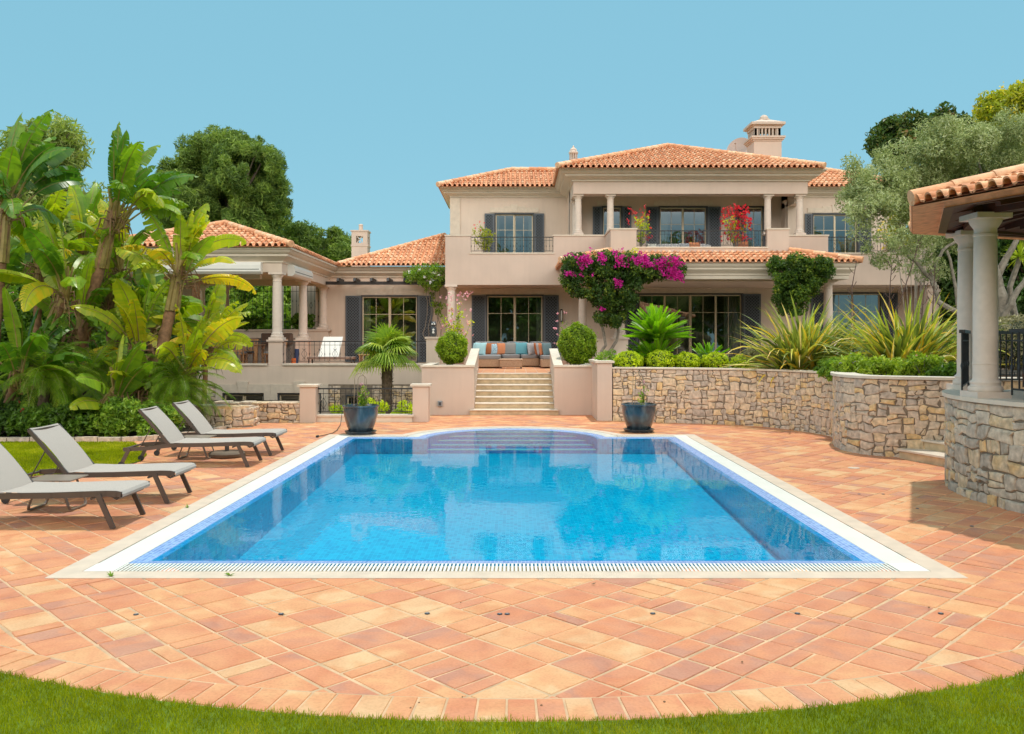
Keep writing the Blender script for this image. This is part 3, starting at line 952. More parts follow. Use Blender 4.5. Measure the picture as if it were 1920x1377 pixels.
WALL_B = smooth_path([(6.55, 16.95), (6.05, 16.35), (5.76, 15.5), (5.72, 14.75), (5.95, 14.3), (6.5, 13.95), (7.3, 13.6), (8.3, 13.4)], 6)
stone_wall('bulging_wall', 'bulging rubble stone wall with pale coping beside the garden steps', WALL_B, -0.05, 1.27, cap=.045, seed=23, capw=.06, big=.36)
GC, GRD = (8.42, 10.3), 2.93
WALL_C = [(GC[0] + GRD * math.cos(a), GC[1] + GRD * math.sin(a)) for a in [R(128 + k * 4) for k in range(0, 40)]]
e = stone_wall('pavilion_base_wall', 'round grey rubble stone base wall carrying the garden pavilion', WALL_C, -0.05, 1.17, cap=.05, th=.4, seed=37, mat=STONEGREY, capw=.06, big=.36, depth=.028)
# pavilion floor
m = MB(); m.prism([(GC[0] + (GRD - .38) * math.cos(R(k * 10)), GC[1] + (GRD - .38) * math.sin(R(k * 10))) for k in range(36)], -.05, 1.19)
m.build('floor', LIMECAP, e)
# garden steps beside the pavilion
gs = empty('garden_steps', (6.6, 13.4, 0), 'pale stone steps rising between bulging wall and round pavilion base', 'steps')
TRAV = mat_plain('travertine', (0.56, 0.42, 0.26), 0.75, var=0.2, scale=7, bump=0.002)
for k in range(6):
    z = 0.155 * (k + 1)
    o = Vector((.36 * k, .14 * k))
    poly = [(6.2 + o.x * .9, 13.95 + o.y), (6.72 + o.x, 12.2 + o.y * .2), (9.4, 12.4), (9.4, 14.6)]
    m = MB(); m.prism(poly, -0.02 if k == 0 else z - .17, z - .03); s = m.build('step', TRAV, gs)
    pc = [(poly[0][0] - .04, poly[0][1] + .0), (poly[1][0] - .04, poly[1][1] - .0), (9.4, 12.4), (9.4, 14.6)]
    m = MB(); m.prism(pc, z - .03, z); m.build('tread', LIMECAP, s)

# soil behind the retaining walls
m = MB()
inner = offset_path(WALL_A, -.2) + offset_path(WALL_B, -.2)[3:]
m.prism(inner + [(30, 13.4), (30, 27.5), (2.5, 27.5)], -.1, 1.20)
struct(m, 'raised_bed', SOIL)

# ---- terrace platform -------------------------------------------------------
TZ = 1.0
m = MB()
m.box(-2.1, 2.4, 24.07, 36, -.05, TZ - .006)
m.box(-12.4, -2.1, 27.45, 36, -1.2, TZ - .006)
m.box(2.4, 22, 27.5, 34, -.05, TZ - .006)
struct(m, 'terrace', PLASTER2)
m = MB()
for i in range(-60, 40):
    for j in range(0, 30):
        cx, cy_ = i * P * 1.0, 24.13 + j * P
        if -2.05 < cx < 2.2 and cy_ < 33.0 or (-13 < cx <= -2.0 and 27.5 < cy_ < 34):
            k = .006; x0, y0 = cx, cy_
            m.add([(x0+k, y0+k, TZ), (x0+P-k, y0+k, TZ), (x0+P-k, y0+P-k, TZ), (x0+k, y0+P-k, TZ)], [(0, 1, 2, 3)], hsh(i, j, 55))
struct(m, 'terrace_paving', TERRA)

# sunken yard
m = MB()
m.add([(-7.8, 20.35, -1.0), (-2.35, 20.35, -1.0), (-2.35, 27.3, -1.0), (-7.8, 27.3, -1.0)], [(0, 1, 2, 3)])
m.add([(-7.8, 20.35, -.03), (-2.35, 20.35, -.03), (-2.35, 20.35, -1.0), (-7.8, 20.35, -1.0)], [(0, 1, 2, 3)])
m.add([(-7.8, 20.35, -.03), (-7.8, 27.3, -.03), (-7.8, 27.3, -1.0), (-7.8, 20.35, -1.0)], [(0, 1, 2, 3)])
m.add([(-2.35, 20.35, -.03), (-2.35, 27.3, -.03), (-2.35, 27.3, -1.0), (-2.35, 20.35, -1.0)], [(0, 1, 2, 3)])
struct(m, 'sunken_yard', SOIL)
# ================================================================= HOUSE
villa = empty('villa', (4.0, 33.0, 1.0), 'large two storey beige villa with terracotta tile roofs, balconies and grey lattice shutters', 'house')

HX = [0, .12, .19, .22, .27, .36, .5, .64, .73, .78, .81, .88, 1.0]
HH = [-.018, -.012, .0, .012, .042, .062, .07, .062, .042, .012, .0, -.012, -.018]
def roof_plane(mb, A, B, inward, slope, T, uL, uR, pitch=.195, course=.34, seed=1, hs=1.0):
    """barrel tiles; A->B eave line, inward horizontal unit vector, uL/uR(t) limits along the eave"""
    A, B = Vector(A), Vector(B); L = (B - A).length; ux = (B - A) / L
    iw = Vector(inward).normalized(); up = (iw + Vector((0, 0, slope)))
    nn = ux.cross(up).normalized()
    if nn.z < 0: nn = -nn
    nc = int(math.ceil(L / pitch)); pitch = L / nc
    nk = int(math.ceil(T / course))
    rr = random.Random(seed)
    for k in range(nk):
        t0, t1 = k * course, min(T, (k + 1) * course)
        for i in range(nc):
            lo = i * pitch
            if lo + pitch < min(uL(t0), uL(t1)) - 1e-6 or lo > max(uR(t0), uR(t1)) + 1e-6: continue
            rv = [rr.random(), rr.random()]
            dz = rr.uniform(-.004, .006); du = rr.uniform(-.006, .006)
            rowA, rowB, rowC = [], [], []
            for x, h in zip(HX, HH):
                u = lo + x * pitch + du
                u0 = min(max(u, uL(t0)), uR(t0)); u1 = min(max(u, uL(t1)), uR(t1))
                cover = .2 < x < .8
                lift = (.03 if cover else .012) + dz
                rowA.append(A + ux*u0 + up*t0 + nn*(h*hs + lift))
                rowB.append(A + ux*u1 + up*(t1 + .02) + nn*(h*hs*.9 - .002))
                rowC.append(A + ux*u0 + up*(t0 + .004) + nn*(h*hs + lift - .022))
            n = len(HX); fs = []; rs = []
            for q in range(n - 1):
                v_ = rv[0] if 2 <= q <= 9 else rv[1] * .7
                fs.append((q, q+1, n+q+1, n+q)); rs.append(v_)
                fs.append((2*n+q, 2*n+q+1, q+1, q)); rs.append(v_ * .6)
            mb.add(rowA + rowB + rowC, fs, rs)
    # closed underlay
    q = [A + ux*uL(0) - nn*.03, A + ux*uR(0) - nn*.03, A + ux*uR(T) + up*T - nn*.03, A + ux*uL(T) + up*T - nn*.03]
    mb.add(q, [(0, 1, 2, 3)], .2)

def ridge_caps(mb, p, q, rad=.10, step=.36, seed=2):
    p, q = Vector(p), Vector(q); L = (q - p).length; n = max(1, int(L / step)); rr = random.Random(seed)
    for k in range(n):
        a = p.lerp(q, k / n); b_ = p.lerp(q, min(1, (k + 1.12) / n))
        mb.tube([a, b_], [rad * 1.08, rad * .9], 12, .25 + .75 * rr.random())

def hip_roof(name, parent, x0, x1, y0, y1, z, slope, seed=1, back=True, left=True, right=True, sides=True, pitch=.195):
    mb = MB(); T = (x1 - x0) / 2 if (x1 - x0) < (y1 - y0) else (y1 - y0) / 2
    W = x1 - x0; D = y1 - y0
    roof_plane(mb, (x0, y0, z), (x1, y0, z), (0, 1, 0), slope, T, lambda t: t if left else 0, lambda t: W - t if right else W, seed=seed, pitch=pitch)
    if sides:
        if left: roof_plane(mb, (x0, y1, z), (x0, y0, z), (1, 0, 0), slope, T, lambda t: t, lambda t: D - t, seed=seed+1, pitch=pitch)
        if right: roof_plane(mb, (x1, y0, z), (x1, y1, z), (-1, 0, 0), slope, T, lambda t: t, lambda t: D - t, seed=seed+2, pitch=pitch)
    r = mb.build('roof', TILE, parent)
    mb = MB(); zt = z + slope * T
    if left: ridge_caps(mb, (x0, y0, z + .06), (x0 + T, y0 + T, zt + .07))
    if right: ridge_caps(mb, (x1, y0, z + .06), (x1 - T, y0 + T, zt + .07), seed=5)
    if D > W: ridge_caps(mb, ((x0+x1)/2, y0 + T, zt + .07), ((x0+x1)/2, y1 - T, zt + .07))
    else: ridge_caps(mb, (x0 + (T if left else 0), y0 + T, zt + .07), (x1 - (T if right else 0), y0 + T, zt + .07))
    mb.build('ridge_tiles', TILE, r, smooth=True)
    mb = MB(); mb.box(x0 + .08, x1 - .08, y0 + .08, y1 - .08, z - .05, z - .015); mb.build('eave_board', CREAM, r)
    return r

CPROF = [(.05, .04), (.05, .16), (.08, .18), (.12, .24), (.20, .34), (.26, .42), (.28, .44), (.28, .58), (.32, .61), (.37, .69), (.41, .79), (.41, .84), (.46, .86), (.46, 1.0)]
def cornice(mb, x0, x1, y0, y1, z0, z1, ov=.52):
    """moulded cornice: rings stacked round a rectangular plan"""
    prof = [(0.0, 0.0)] + CPROF
    rings = []
    for (o, t) in prof:
        o = o / .52 * ov; z = z0 + (z1 - z0) * t
        rings += [(x0 - o, y0 - o, z), (x1 + o, y0 - o, z), (x1 + o, y1 + o, z), (x0 - o, y1 + o, z)]
    fs = [(3, 2, 1, 0)]
    n = len(prof)
    for k in range(n - 1):
        for q in range(4): fs.append((k*4+q, k*4+(q+1) % 4, k*4+4+(q+1) % 4, k*4+4+q))
    fs.append(tuple((n-1)*4 + q for q in range(4)))
    mb.add(rings, fs)

def wall_open(mb, x0, x1, z0, z1, y, th, ops):
    ops = sorted(ops); cx = x0
    for (a, b_, c, d) in ops:
        if a > cx: mb.box(cx, a, y, y + th, z0, z1)
        if c > z0: mb.box(a, b_, y, y + th, z0, c)
        if d < z1: mb.box(a, b_, y, y + th, d, z1)
        cx = b_
    if cx < x1: mb.box(cx, x1, y, y + th, z0, z1)

# glass
m, nt, b = new_mat('window_glass')
out = nt.nodes['Material Output']; nt.nodes.remove(b)
tr = nd(nt, 'ShaderNodeBsdfTransparent'); tr.inputs[0].default_value = (0.62, 0.68, 0.64, 1)
gl = nd(nt, 'ShaderNodeBsdfGlossy'); gl.inputs['Roughness'].default_value = 0.01
lw = nd(nt, 'ShaderNodeFresnel'); lw.inputs[0].default_value = 1.75
tcg = nd(nt, 'ShaderNodeTexCoord'); ng = nd(nt, 'ShaderNodeTexNoise'); ng.inputs['Scale'].default_value = 0.8
nt.links.new(tcg.outputs['Object'], ng.inputs['Vector'])
bg_ = nd(nt, 'ShaderNodeBump'); bg_.inputs['Distance'].default_value = .012; bg_.inputs['Strength'].default_value = .2
nt.links.new(ng.outputs[0], bg_.inputs['Height']); nt.links.new(bg_.outputs[0], gl.inputs['Normal'])
ad = nd(nt, 'ShaderNodeMath', operation='MULTIPLY_ADD'); ad.inputs[1].default_value = 1.1; ad.inputs[2].default_value = 0.16
nt.links.new(lw.outputs[0], ad.inputs[0])
ms = nd(nt, 'ShaderNodeMixShader')
nt.links.new(ad.outputs[0], ms.inputs[0]); nt.links.new(tr.outputs[0], ms.inputs[1]); nt.links.new(gl.outputs[0], ms.inputs[2])
nt.links.new(ms.outputs[0], out.inputs['Surface'])
GLASS = m
SHUT = mat_plain('shutter_paint', (0.10, 0.118, 0.14), 0.55, var=0.06)
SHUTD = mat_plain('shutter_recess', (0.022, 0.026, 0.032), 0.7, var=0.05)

def window(par, x0, x1, z0, z1, y, panels=2, grid=(2, .30), shut=(.55, .55), lintel=True, curtains=(1, 1), depth=3.0, dark=True, lz=.2, room=True):
    """window facing -Y set in a wall whose face is y"""
    s = .05
    m = MB()
    for (a, b_, c, d) in ((x0, x0+s, z0, z1), (x1-s, x1, z0, z1), (x0+s, x1-s, z1-s, z1)):
        m.box(a, b_, y - .045, y + .16, c, d)
    m.box(x0 + s, x1 - s, y - .02, y + .16, z0, z0 + .03)
    w = m.build('window', DARKFRAME, par)
    fr = MB(); gl_ = MB(); pw = (x1 - x0 - 2*s) / panels
    for k in range(panels):
        a = x0 + s + k * pw; b_ = a + pw; yy = y + (.03 if k % 2 == 0 else .075)
        f = .045
        fr.box(a, a+f, yy, yy+.04, z0+.03, z1-s); fr.box(b_-f, b_, yy, yy+.04, z0+.03, z1-s)
        fr.box(a+f, b_-f, yy, yy+.04, z1-s-f, z1-s); fr.box(a+f, b_-f, yy, yy+.04, z0+.03, z0+.03+f*1.3)
        if grid:
            nv, hz_ = grid
            for q in range(1, nv):
                xx = a + (b_ - a) * q / nv
                fr.box(xx-.009, xx+.009, yy+.008, yy+.032, z0+.1, z1-s-f)
            zz = z1 - (z1 - z0) * hz_
            fr.box(a+f, b_-f, yy+.006, yy+.034, zz-.009, zz+.009)
        gl_.add([(a+f, yy+.02, z0+.08), (b_-f, yy+.02, z0+.08), (b_-f, yy+.02, z1-s-f), (a+f, yy+.02, z1-s-f)], [(0, 1, 2, 3)])
    fr.build('frame', FRAME, w); gl_.build('pane', GLASS, w)
    if lintel:
        m = MB(); lx0, lx1 = x0 - .18, x1 + .18; zc = z1 + .02; c = (x0 + x1) / 2; ww = x1 - x0
        m.prism([(0, 0)], 0, 0) if False else None
        m.box(lx0, lx1, y - .03, y + .002, zc, zc + lz)
        m.box(c - ww*.28, c + ww*.28, y - .034, y - .002, zc + lz, zc + lz + .055)
        kz0, kz1 = zc - .0, zc + lz + .12
        m.add([(c-.10, y-.055, kz0), (c+.10, y-.055, kz0), (c+.15, y-.055, kz1), (c-.15, y-.055, kz1), (c-.10, y, kz0), (c+.10, y, kz0), (c+.15, y, kz1), (c-.15, y, kz1)],
              [(0,1,2,3), (0,4,5,1), (1,5,6,2), (2,6,7,3), (3,7,4,0)])
        m.build('lintel', STONETRIM, par)
    for side, sw_ in zip((0, 1), shut):
        if not sw_: continue
        a, b_ = (x0 - sw_ - .01, x0 - .01) if side == 0 else (x1 + .01, x1 + sw_ + .01)
        m = MB(); f = .06; ys0, ys1 = y - .06, y - .012; zt = z1 - .02
        m.box(a, a+f, ys0, ys1, z0+.03, zt); m.box(b_-f, b_, ys0, ys1, z0+.03, zt)
        m.box(a+f, b_-f, ys0, ys1, zt-f, zt); m.box(a+f, b_-f, ys0, ys1, z0+.03, z0+.03+f)
        zz = z0 + (zt - z0) * .30
        m.box(a+f, b_-f, ys0, ys1, zz - .03, zz + .03)
        p = .115; yl = ys0 + .012
        for sgn in (1, -1):
            cmin = -(zt); cc = -10
            kk = -60
            while kk < 60:
                # line x = a + kk*p + sgn*(z - z0)
                pts = []
                za, zb_ = z0 + .09, zt - f
                xa = (a + b_)/2 + kk*p; 
                # clip
                def X(z_): return xa + sgn * (z_ - (z0 + zt)/2)
                lo, hi = za, zb_
                if sgn > 0: lo = max(lo, a+f - xa + (z0+zt)/2); hi = min(hi, b_-f - xa + (z0+zt)/2)
                else: lo = max(lo, xa - (b_-f) + (z0+zt)/2); hi = min(hi, xa - (a+f) + (z0+zt)/2)
                if hi - lo > .02:
                    m.bar((X(lo), yl + (.004 if sgn > 0 else 0), lo), (X(hi), yl + (.004 if sgn > 0 else 0), hi), .012, .024)
                kk += 1
        sh = m.build('shutter', SHUT, par)
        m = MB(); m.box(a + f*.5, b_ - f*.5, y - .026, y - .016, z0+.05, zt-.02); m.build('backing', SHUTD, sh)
    if room:
        m = MB(); X0, X1, Z0, Z1, Y0, Y1 = x0 - .6, x1 + .6, z0, z1 + .25, y + .31, y + depth
        v = [(X0,Y0,Z0),(X1,Y0,Z0),(X1,Y1,Z0),(X0,Y1,Z0),(X0,Y0,Z1),(X1,Y0,Z1),(X1,Y1,Z1),(X0,Y1,Z1)]
        m.add(v, [(0,1,2,3), (7,6,5,4), (3,2,6,7), (0,3,7,4), (2,1,5,6)])
        m.build('room', ROOM, w)
        if curtains:
            m = MB()
            for sd, cw in zip((0, 1), curtains):
                if not cw: continue
                wd = (x1 - x0) * .13 * cw; a = x0 + .02 if sd == 0 else x1 - .02 - wd
                nn_ = 24
                for q in range(nn_):
                    xa = a + wd*q/nn_; xb = a + wd*(q+1)/nn_
                    ya = y + .34 + .03*math.sin(q*1.4); yb = y + .34 + .03*math.sin((q+1)*1.4)
                    m.add([(xa, ya, z0+.02), (xb, yb, z0+.02), (xb, yb, z1), (xa, ya, z1)], [(0,1,2,3)])
            m.build('curtain', CURTAIN, w)
    return w

def column(par, x, y, z0, z1, r=.15, name='column', n=28, sub=True):
    H = z1 - z0; k = r / .15
    prof = [(r*1.28, .07*k), (r*1.36, .085*k), (r*1.38, .11*k), (r*1.34, .135*k), (r*1.18, .15*k), (r*1.16, .175*k), (r*1.22, .19*k), (r*1.2, .205*k), (r*1.04, .225*k), (r, .25*k), (r, .42*k), (r*1.03, .425*k), (r*1.03, .44*k), (r*.995, .445*k),
            (r*.98, H*.5), (r*.9, H-.29*k), (r*.97, H-.28*k), (r*.97, H-.255*k), (r*.9, H-.25*k), (r*.9, H-.19*k), (r*1.0, H-.17*k), (r*1.18, H-.13*k), (r*1.3, H-.09*k), (r*1.3, H-.065*k)]
    m = MB(); m.lathe((x, y, z0), prof, n)
    o = m.build(name, COLUMN, par, smooth=True)
    m = MB(); q = r*1.45
    m.box(x-q, x+q, y-q, y+q, z0, z0+.075*k); m.build('plinth', COLUMN, o)
    m = MB(); q = r*1.5
    m.box(x-q, x+q, y-q, y+q, z1-.07*k, z1); m.build('abacus', COLUMN, o)
    return o

def railing(par, p, q, z0, z1, name='railing', step=.115, orn=4, thick=1.0, post=True, rail=.05):
    """wrought iron railing between plan points p and q"""
    p, q = Vector((p[0], p[1], 0)), Vector((q[0], q[1], 0)); L = (q - p).length; d = (q - p) / L
    P3 = lambda s, z: (p.x + d.x*s, p.y + d.y*s, z)
    m = MB()
    m.bar(P3(0, z1 - .015), P3(L, z1 - .015), rail*thick, .03*thick)
    m.bar(P3(0, z1 - .13), P3(L, z1 - .13), .012*thick, .012*thick)
    m.bar(P3(0, z0 + .07), P3(L, z0 + .07), .016*thick, .016*thick)
    n = max(2, int(L / step)); H = z1 - z0
    for k in range(n + 1):
        s_ = L * k / n
        t = .008 * thick
        if k % orn == orn // 2:
            zc = z0 + H * .42; hh = H * .2; ww = step * .55
            m.tube([P3(s_, z0+.07), P3(s_, z1-.02)], t*.8, 4)
            for sg in (-1, 1):
                m.tube([P3(s_, zc-hh), P3(s_+sg*ww*.6, zc-hh*.45), P3(s_+sg*ww, zc), P3(s_+sg*ww*.6, zc+hh*.45), P3(s_, zc+hh)], t*.75, 4)
                c = 5
                m.tube([P3(s_ + sg*(.028*math.cos(a)+.028), zc + hh + .03*math.sin(a)+.02) for a in [PI + sg*0 + x_*1.1 for x_ in range(c)]], t*.6, 4)
                m.tube([P3(s_ + sg*(.028*math.cos(a)+.028), zc - hh - .03*math.sin(a)-.02) for a in [PI + x_*1.1 for x_ in range(c)]], t*.6, 4)
        else:
            m.tube([P3(s_, z0 + (.0 if k in (0, n) else .07)), P3(s_, z1-.02)], t, 4)
            m.tube([P3(s_, z0+H*.36), P3(s_, z0+H*.42), P3(s_, z0+H*.48)], [t, t*1.9, t], 6)
    return m.build(name, IRON, par)

# --- ground floor walls ------------------------------------------------------
YG, YW, YU = 33.0, 34.2, 34.5
W2 = (-1.12, 1.09, 1.02, 3.65); W3 = (4.69, 8.70, 1.02, 3.70); W4 = (11.8, 14.0, 1.02, 3.74)
m = MB()
wall_open(m, -2.55, 16.6, .0, 4.2, YG, .3, [W2, W3, W4, (15.35, 15.75, 1.5, 3.6)])
m.box(-2.55, -2.25, YG + .3, 40, 0, 4.6)
m.build('wall', PLASTER2, villa)
W1 = (-6.10, -3.84, 1.02, 3.69)
m = MB(); wall_open(m, -7.9, -2.55, .0, 4.4, YW, .3, [W1]); m.build('wall', PLASTER2, villa)
window(villa, *W1, YW, 2, (2, .28), (.60, .56), curtains=(1, .0))
window(villa, *W2, YG, 2, (2, .27), (.53, .56), curtains=(0, .9))
window(villa, *W3, YG, 4, (2, .27), (.48, .66), curtains=(.8, 1.2))
window(villa, *W4, YG, 2, (2, .27), (.5, .58), curtains=(0, .8))
window(villa, 15.35, 15.75, 1.5, 3.6, YG, 1, (1, .3), (0, 0), lintel=False, curtains=None, depth=1.5)
# --- upper walls -------------------------------------------------------------
U1 = (-.83, .76, 4.75, 6.99); U5 = (11.85, 13.7, 4.75, 6.98)
m = MB()
wall_open(m, -2.56, 2.08, 4.7, 7.62, YU, .3, [U1]); m.box(-2.56, -2.26, YU + .3, 42, 4.2, 7.62)
m.build('wall', PLASTER2, villa)
m = MB(); wall_open(m, 10.46, 15.6, 4.7, 7.62, YU, .3, [U5]); m.box(15.3, 15.6, YU+.3, 42, 4.7, 7.62); m.build('wall', PLASTER2, villa)
U2 = (3.30, 4.09, 4.75, 7.03); U3 = (5.47, 7.35, 4.75, 7.03); U4 = (8.74, 9.5, 4.75, 7.03)
m = MB(); wall_open(m, 2.08, 10.46, 4.7, 7.6, YG, .3, [U2, U3, U4])
m.box(10.16, 10.46, 31.45, YG, 6.9, 7.6); m.box(2.08, 2.38, 31.45, YG, 7.15, 7.6)
m.box(2.08, 2.38, 32.7, 34.6, 4.7, 7.6); m.box(10.16, 10.46, 32.2, 34.6, 4.7, 7.6)
m.build('wall', PLASTER2, villa)
window(villa, *U1, YU, 2, (2, .30), (.38, .38), curtains=(.8, 1.0))
window(villa, *U5, YU, 2, (2, .30), (.28, .48), curtains=(0, 1.2))
window(villa, *U2, YG, 1, (2, .30), (.33, .33), curtains=(1.5, 0))
window(villa, *U3, YG, 2, (2, .30), (.46, .48), curtains=(1.6, 0.4))
window(villa, *U4, YG, 1, (2, .30), (.33, .25), curtains=(0, 1))
# upper porch beam, soffit and cornices
m = MB(); m.box(2.08, 10.46, 30.9, 31.45, 7.15, 7.6); m.box(2.38, 10.16, 31.45, YG, 7.42, 7.6); m.build('porch_beam', PLASTER, villa)
m = MB(); cornice(m, 2.07, 10.47, 30.89, 40.5, 7.58, 7.95, .58); m.build('cornice', CREAM, villa)
m = MB(); cornice(m, -2.57, 2.1, 34.49, 41, 7.60, 7.94, .46)
m.build('cornice', CREAM, villa)
m = MB(); cornice(m, 10.4, 15.61, 34.49, 41, 7.60, 7.94, .46)
m.build('cornice', CREAM, villa)
# quoin pilaster on the upper left corner
m = MB(); m.box(-2.60, -2.2, YU - .05, YU + .0, 5.4, 7.6); m.box(-2.64, -2.16, YU - .07, YU + .01, 5.62, 5.70); m.box(-2.61, -2.19, YU - .055, YU+.01, 6.44, 6.46)
m.build('quoin', STONETRIM, villa)
hip_roof('roof', villa, 1.47, 10.83, 30.2, 41.2, 7.97, .372, seed=3)
hip_roof('roof', villa, -3.04, 4.0, 33.85, 39.6, 7.96, .4, seed=13, right=False)
hip_roof('roof', villa, 8.6, 16.0, 33.85, 39.6, 7.96, .4, seed=23, left=False)
for x in (2.27, 3.43, 9.1, 10.25): column(villa, x, 31.15, 5.70, 7.15, .125)
for x in (2.27, 10.25): column(villa, x, 32.45, 5.70, 7.15, .125)
# balcony slab and parapets
m = MB(); m.box(-2.51, 15.0, 31.25, YG + .0, 3.9, 4.72); m.box(2.38, 10.16, 29.45, 31.25, 4.3, 4.70); m.box(-2.25, 15.3, YG, YU, 4.21, 4.70); m.build('balcony_slab', PLASTER2, villa)
def parapet(segs, y0, y1, zb):
    m = MB(); c = MB()
    for (a, b_, zt) in segs:
        m.box(a, b_, y0, y1, zb, zt - .05); 
        c.box(a - .03, b_ + .03, y0 - .03, y1 + .03, zt - .05, zt)
    o = m.build('parapet', PLASTER, villa); c.build('coping', LIMECAP, o); return o
parapet([(-2.51, -1.61, 5.70), (-1.61, 1.38, 5.06), (1.38, 3.3, 5.70)], 31.0, 31.25, 3.9)
railing(villa, (-1.58, 31.12), (1.35, 31.12), 5.06, 5.64)
parapet([(3.23, 4.10, 5.70), (4.10, 8.52, 5.07), (8.52, 9.26, 5.70)], 29.2, 29.45, 4.3)
railing(villa, (4.13, 29.32), (8.49, 29.32), 5.07, 5.64)
m = MB(); m.box(3.23, 3.48, 29.45, 31.0, 4.3, 5.65); m.box(9.01, 9.26, 29.45, 31.0, 4.3, 5.65); m.box(3.2, 3.51, 29.48, 31.0, 5.65, 5.70); m.box(8.98, 9.29, 29.48, 31.0, 5.65, 5.70); m.build('parapet', PLASTER, villa)
parapet([(9.29, 11.23, 5.70), (11.23, 14.14, 5.06), (14.14, 15.0, 5.68)], 31.0, 31.25, 3.9)
railing(villa, (11.26, 31.12), (14.11, 31.12), 5.06, 5.64)
m = MB(); m.box(14.75, 15.0, 31.25, YU, 3.9, 5.68); m.box(-2.51, -2.26, 31.25, YU, 3.9, 5.68); m.build('parapet', PLASTER, villa)
# pilasters of the right end
m = MB(); m.box(14.9, 15.3, 31.2, 33, 0, 3.9); m.box(15.9, 16.4, 32.2, 33, 0, 3.9); m.box(14.86, 15.34, 31.16, 33.0, 3.66, 3.76); m.box(15.86, 16.44, 32.16, 33, 3.66, 3.76); m.build('pilaster', PLASTER, villa)
m = MB(); roof_plane(m, (15.1, 32.3, 4.5), (18.4, 32.3, 4.5), (0, 1, 0), .35, 1.6, lambda t: 0, lambda t: 3.3, seed=71); m.build('roof', TILE, villa)
m = MB(); m.box(15.1, 18.3, 32.6, 34, 3.9, 4.45); m.build('wall', PLASTER, villa)
# --- front porch -------------------------------------------------------------
PXA, PXB, PYA = 1.45, 11.27, 28.0
m = MB()
w_ = PXB - PXA
# front pitch (hips run to the bump-out corners)
hl, hr = 3.23 - PXA, PXB - 9.26
roof_plane(m, (PXA, PYA, 4.46), (PXB, PYA, 4.46), (0, 1, 0), .36, 1.2, lambda t: t / 1.2 * hl, lambda t: w_ - t / 1.2 * hr, seed=31, course=.3)
roof_plane(m, (PXA, 31.0, 4.46), (PXA, PYA, 4.46), (1, 0, 0), .43/1.78, hl, lambda t: 0, lambda t: 3.0 - t / hl * 1.2, seed=32)
roof_plane(m, (PXB, PYA, 4.46), (PXB, 31.0, 4.46), (-1, 0, 0), .43/2.0, hr, lambda t: t / hr * 1.2, lambda t: 3.0, seed=33)
r = m.build('roof', TILE, villa)
m = MB(); ridge_caps(m, (PXA, PYA, 4.52), (3.23, 29.2, 4.97)); m.build('ridge_tiles', TILE, r, smooth=True)
m = MB(); ridge_caps(m, (PXB, PYA, 4.52), (9.26, 29.2, 4.97), seed=8); m.build('ridge_tiles', TILE, r, smooth=True)
m = MB(); cornice(m, 1.82, 10.93, 28.3, 30.98, 4.03, 4.46, .28); m.box(1.821, 10.929, 28.301, 31.0, 3.92, 4.03); m.build('cornice', CREAM, villa)
m = MB(); m.box(2.2, 10.55, 28.8, 30.99, 3.88, 3.92); m.build('ceiling', PLASTER2, villa)
for (x, y) in ((3.50, 28.85), (10.45, 28.85), (2.43, 31.15), (-2.3, 31.15)):
    column(villa, x, y, 2.0, 3.92 if y < 30 else 3.9, .15)
    m = MB(); m.box(x-.24, x+.24, y-.24, y+.24, TZ, 1.94); m.box(x-.28, x+.28, y-.28, y+.28, 1.94, 2.0); m.build('pedestal', PLASTER2, villa)
m = MB(); m.box(2.67, 3.26, 28.95, 29.2, TZ, 1.9); m.box(2.64, 3.29, 28.92, 29.23, 1.9, 1.96); m.build('low_wall', PLASTER2, villa)
m = MB(); m.box(15.31, 22, 31.6, 31.9, 1.0, 1.5); m.build('low_wall', PLASTER2, villa)
# --- left wing roof and cornice ---------------------------------------------
m = MB(); cornice(m, -7.6, -2.53, 34.18, 38, 4.38, 4.80, .42); m.build('cornice', CREAM, villa)
m = MB()
roof_plane(m, (-6.95, 33.62, 4.84), (-2.53, 33.62, 4.84), (0, 1, 0), .42, 3.9, lambda t: t - .0, lambda t: 4.42, seed=41)
r = m.build('roof', TILE, villa)
m = MB(); ridge_caps(m, (-6.9, 33.7, 4.9), (-3.05, 37.5, 6.5)); m.build('ridge_tiles', TILE, r, smooth=True)
m = MB()
rr = random.Random(4)
m.box(-7.3, -2.52, 33.28, 33.42, 4.06, 4.18)
k = 0
x = -6.85
while x < -2.7:
    m.add([(x, 33.05, 4.18), (x+.09, 33.05, 4.18), (x+.09, 34.18, 4.18), (x, 34.18, 4.18), (x, 33.15, 4.31), (x+.09, 33.15, 4.31), (x+.09, 34.18, 4.31), (x, 34.18, 4.31)],
          [(0,3,2,1),(4,5,6,7),(0,1,5,4),(1,2,6,5),(2,3,7,6),(3,0,4,7)])
    x += .64
m.build('pergola', PERGOLA, villa)
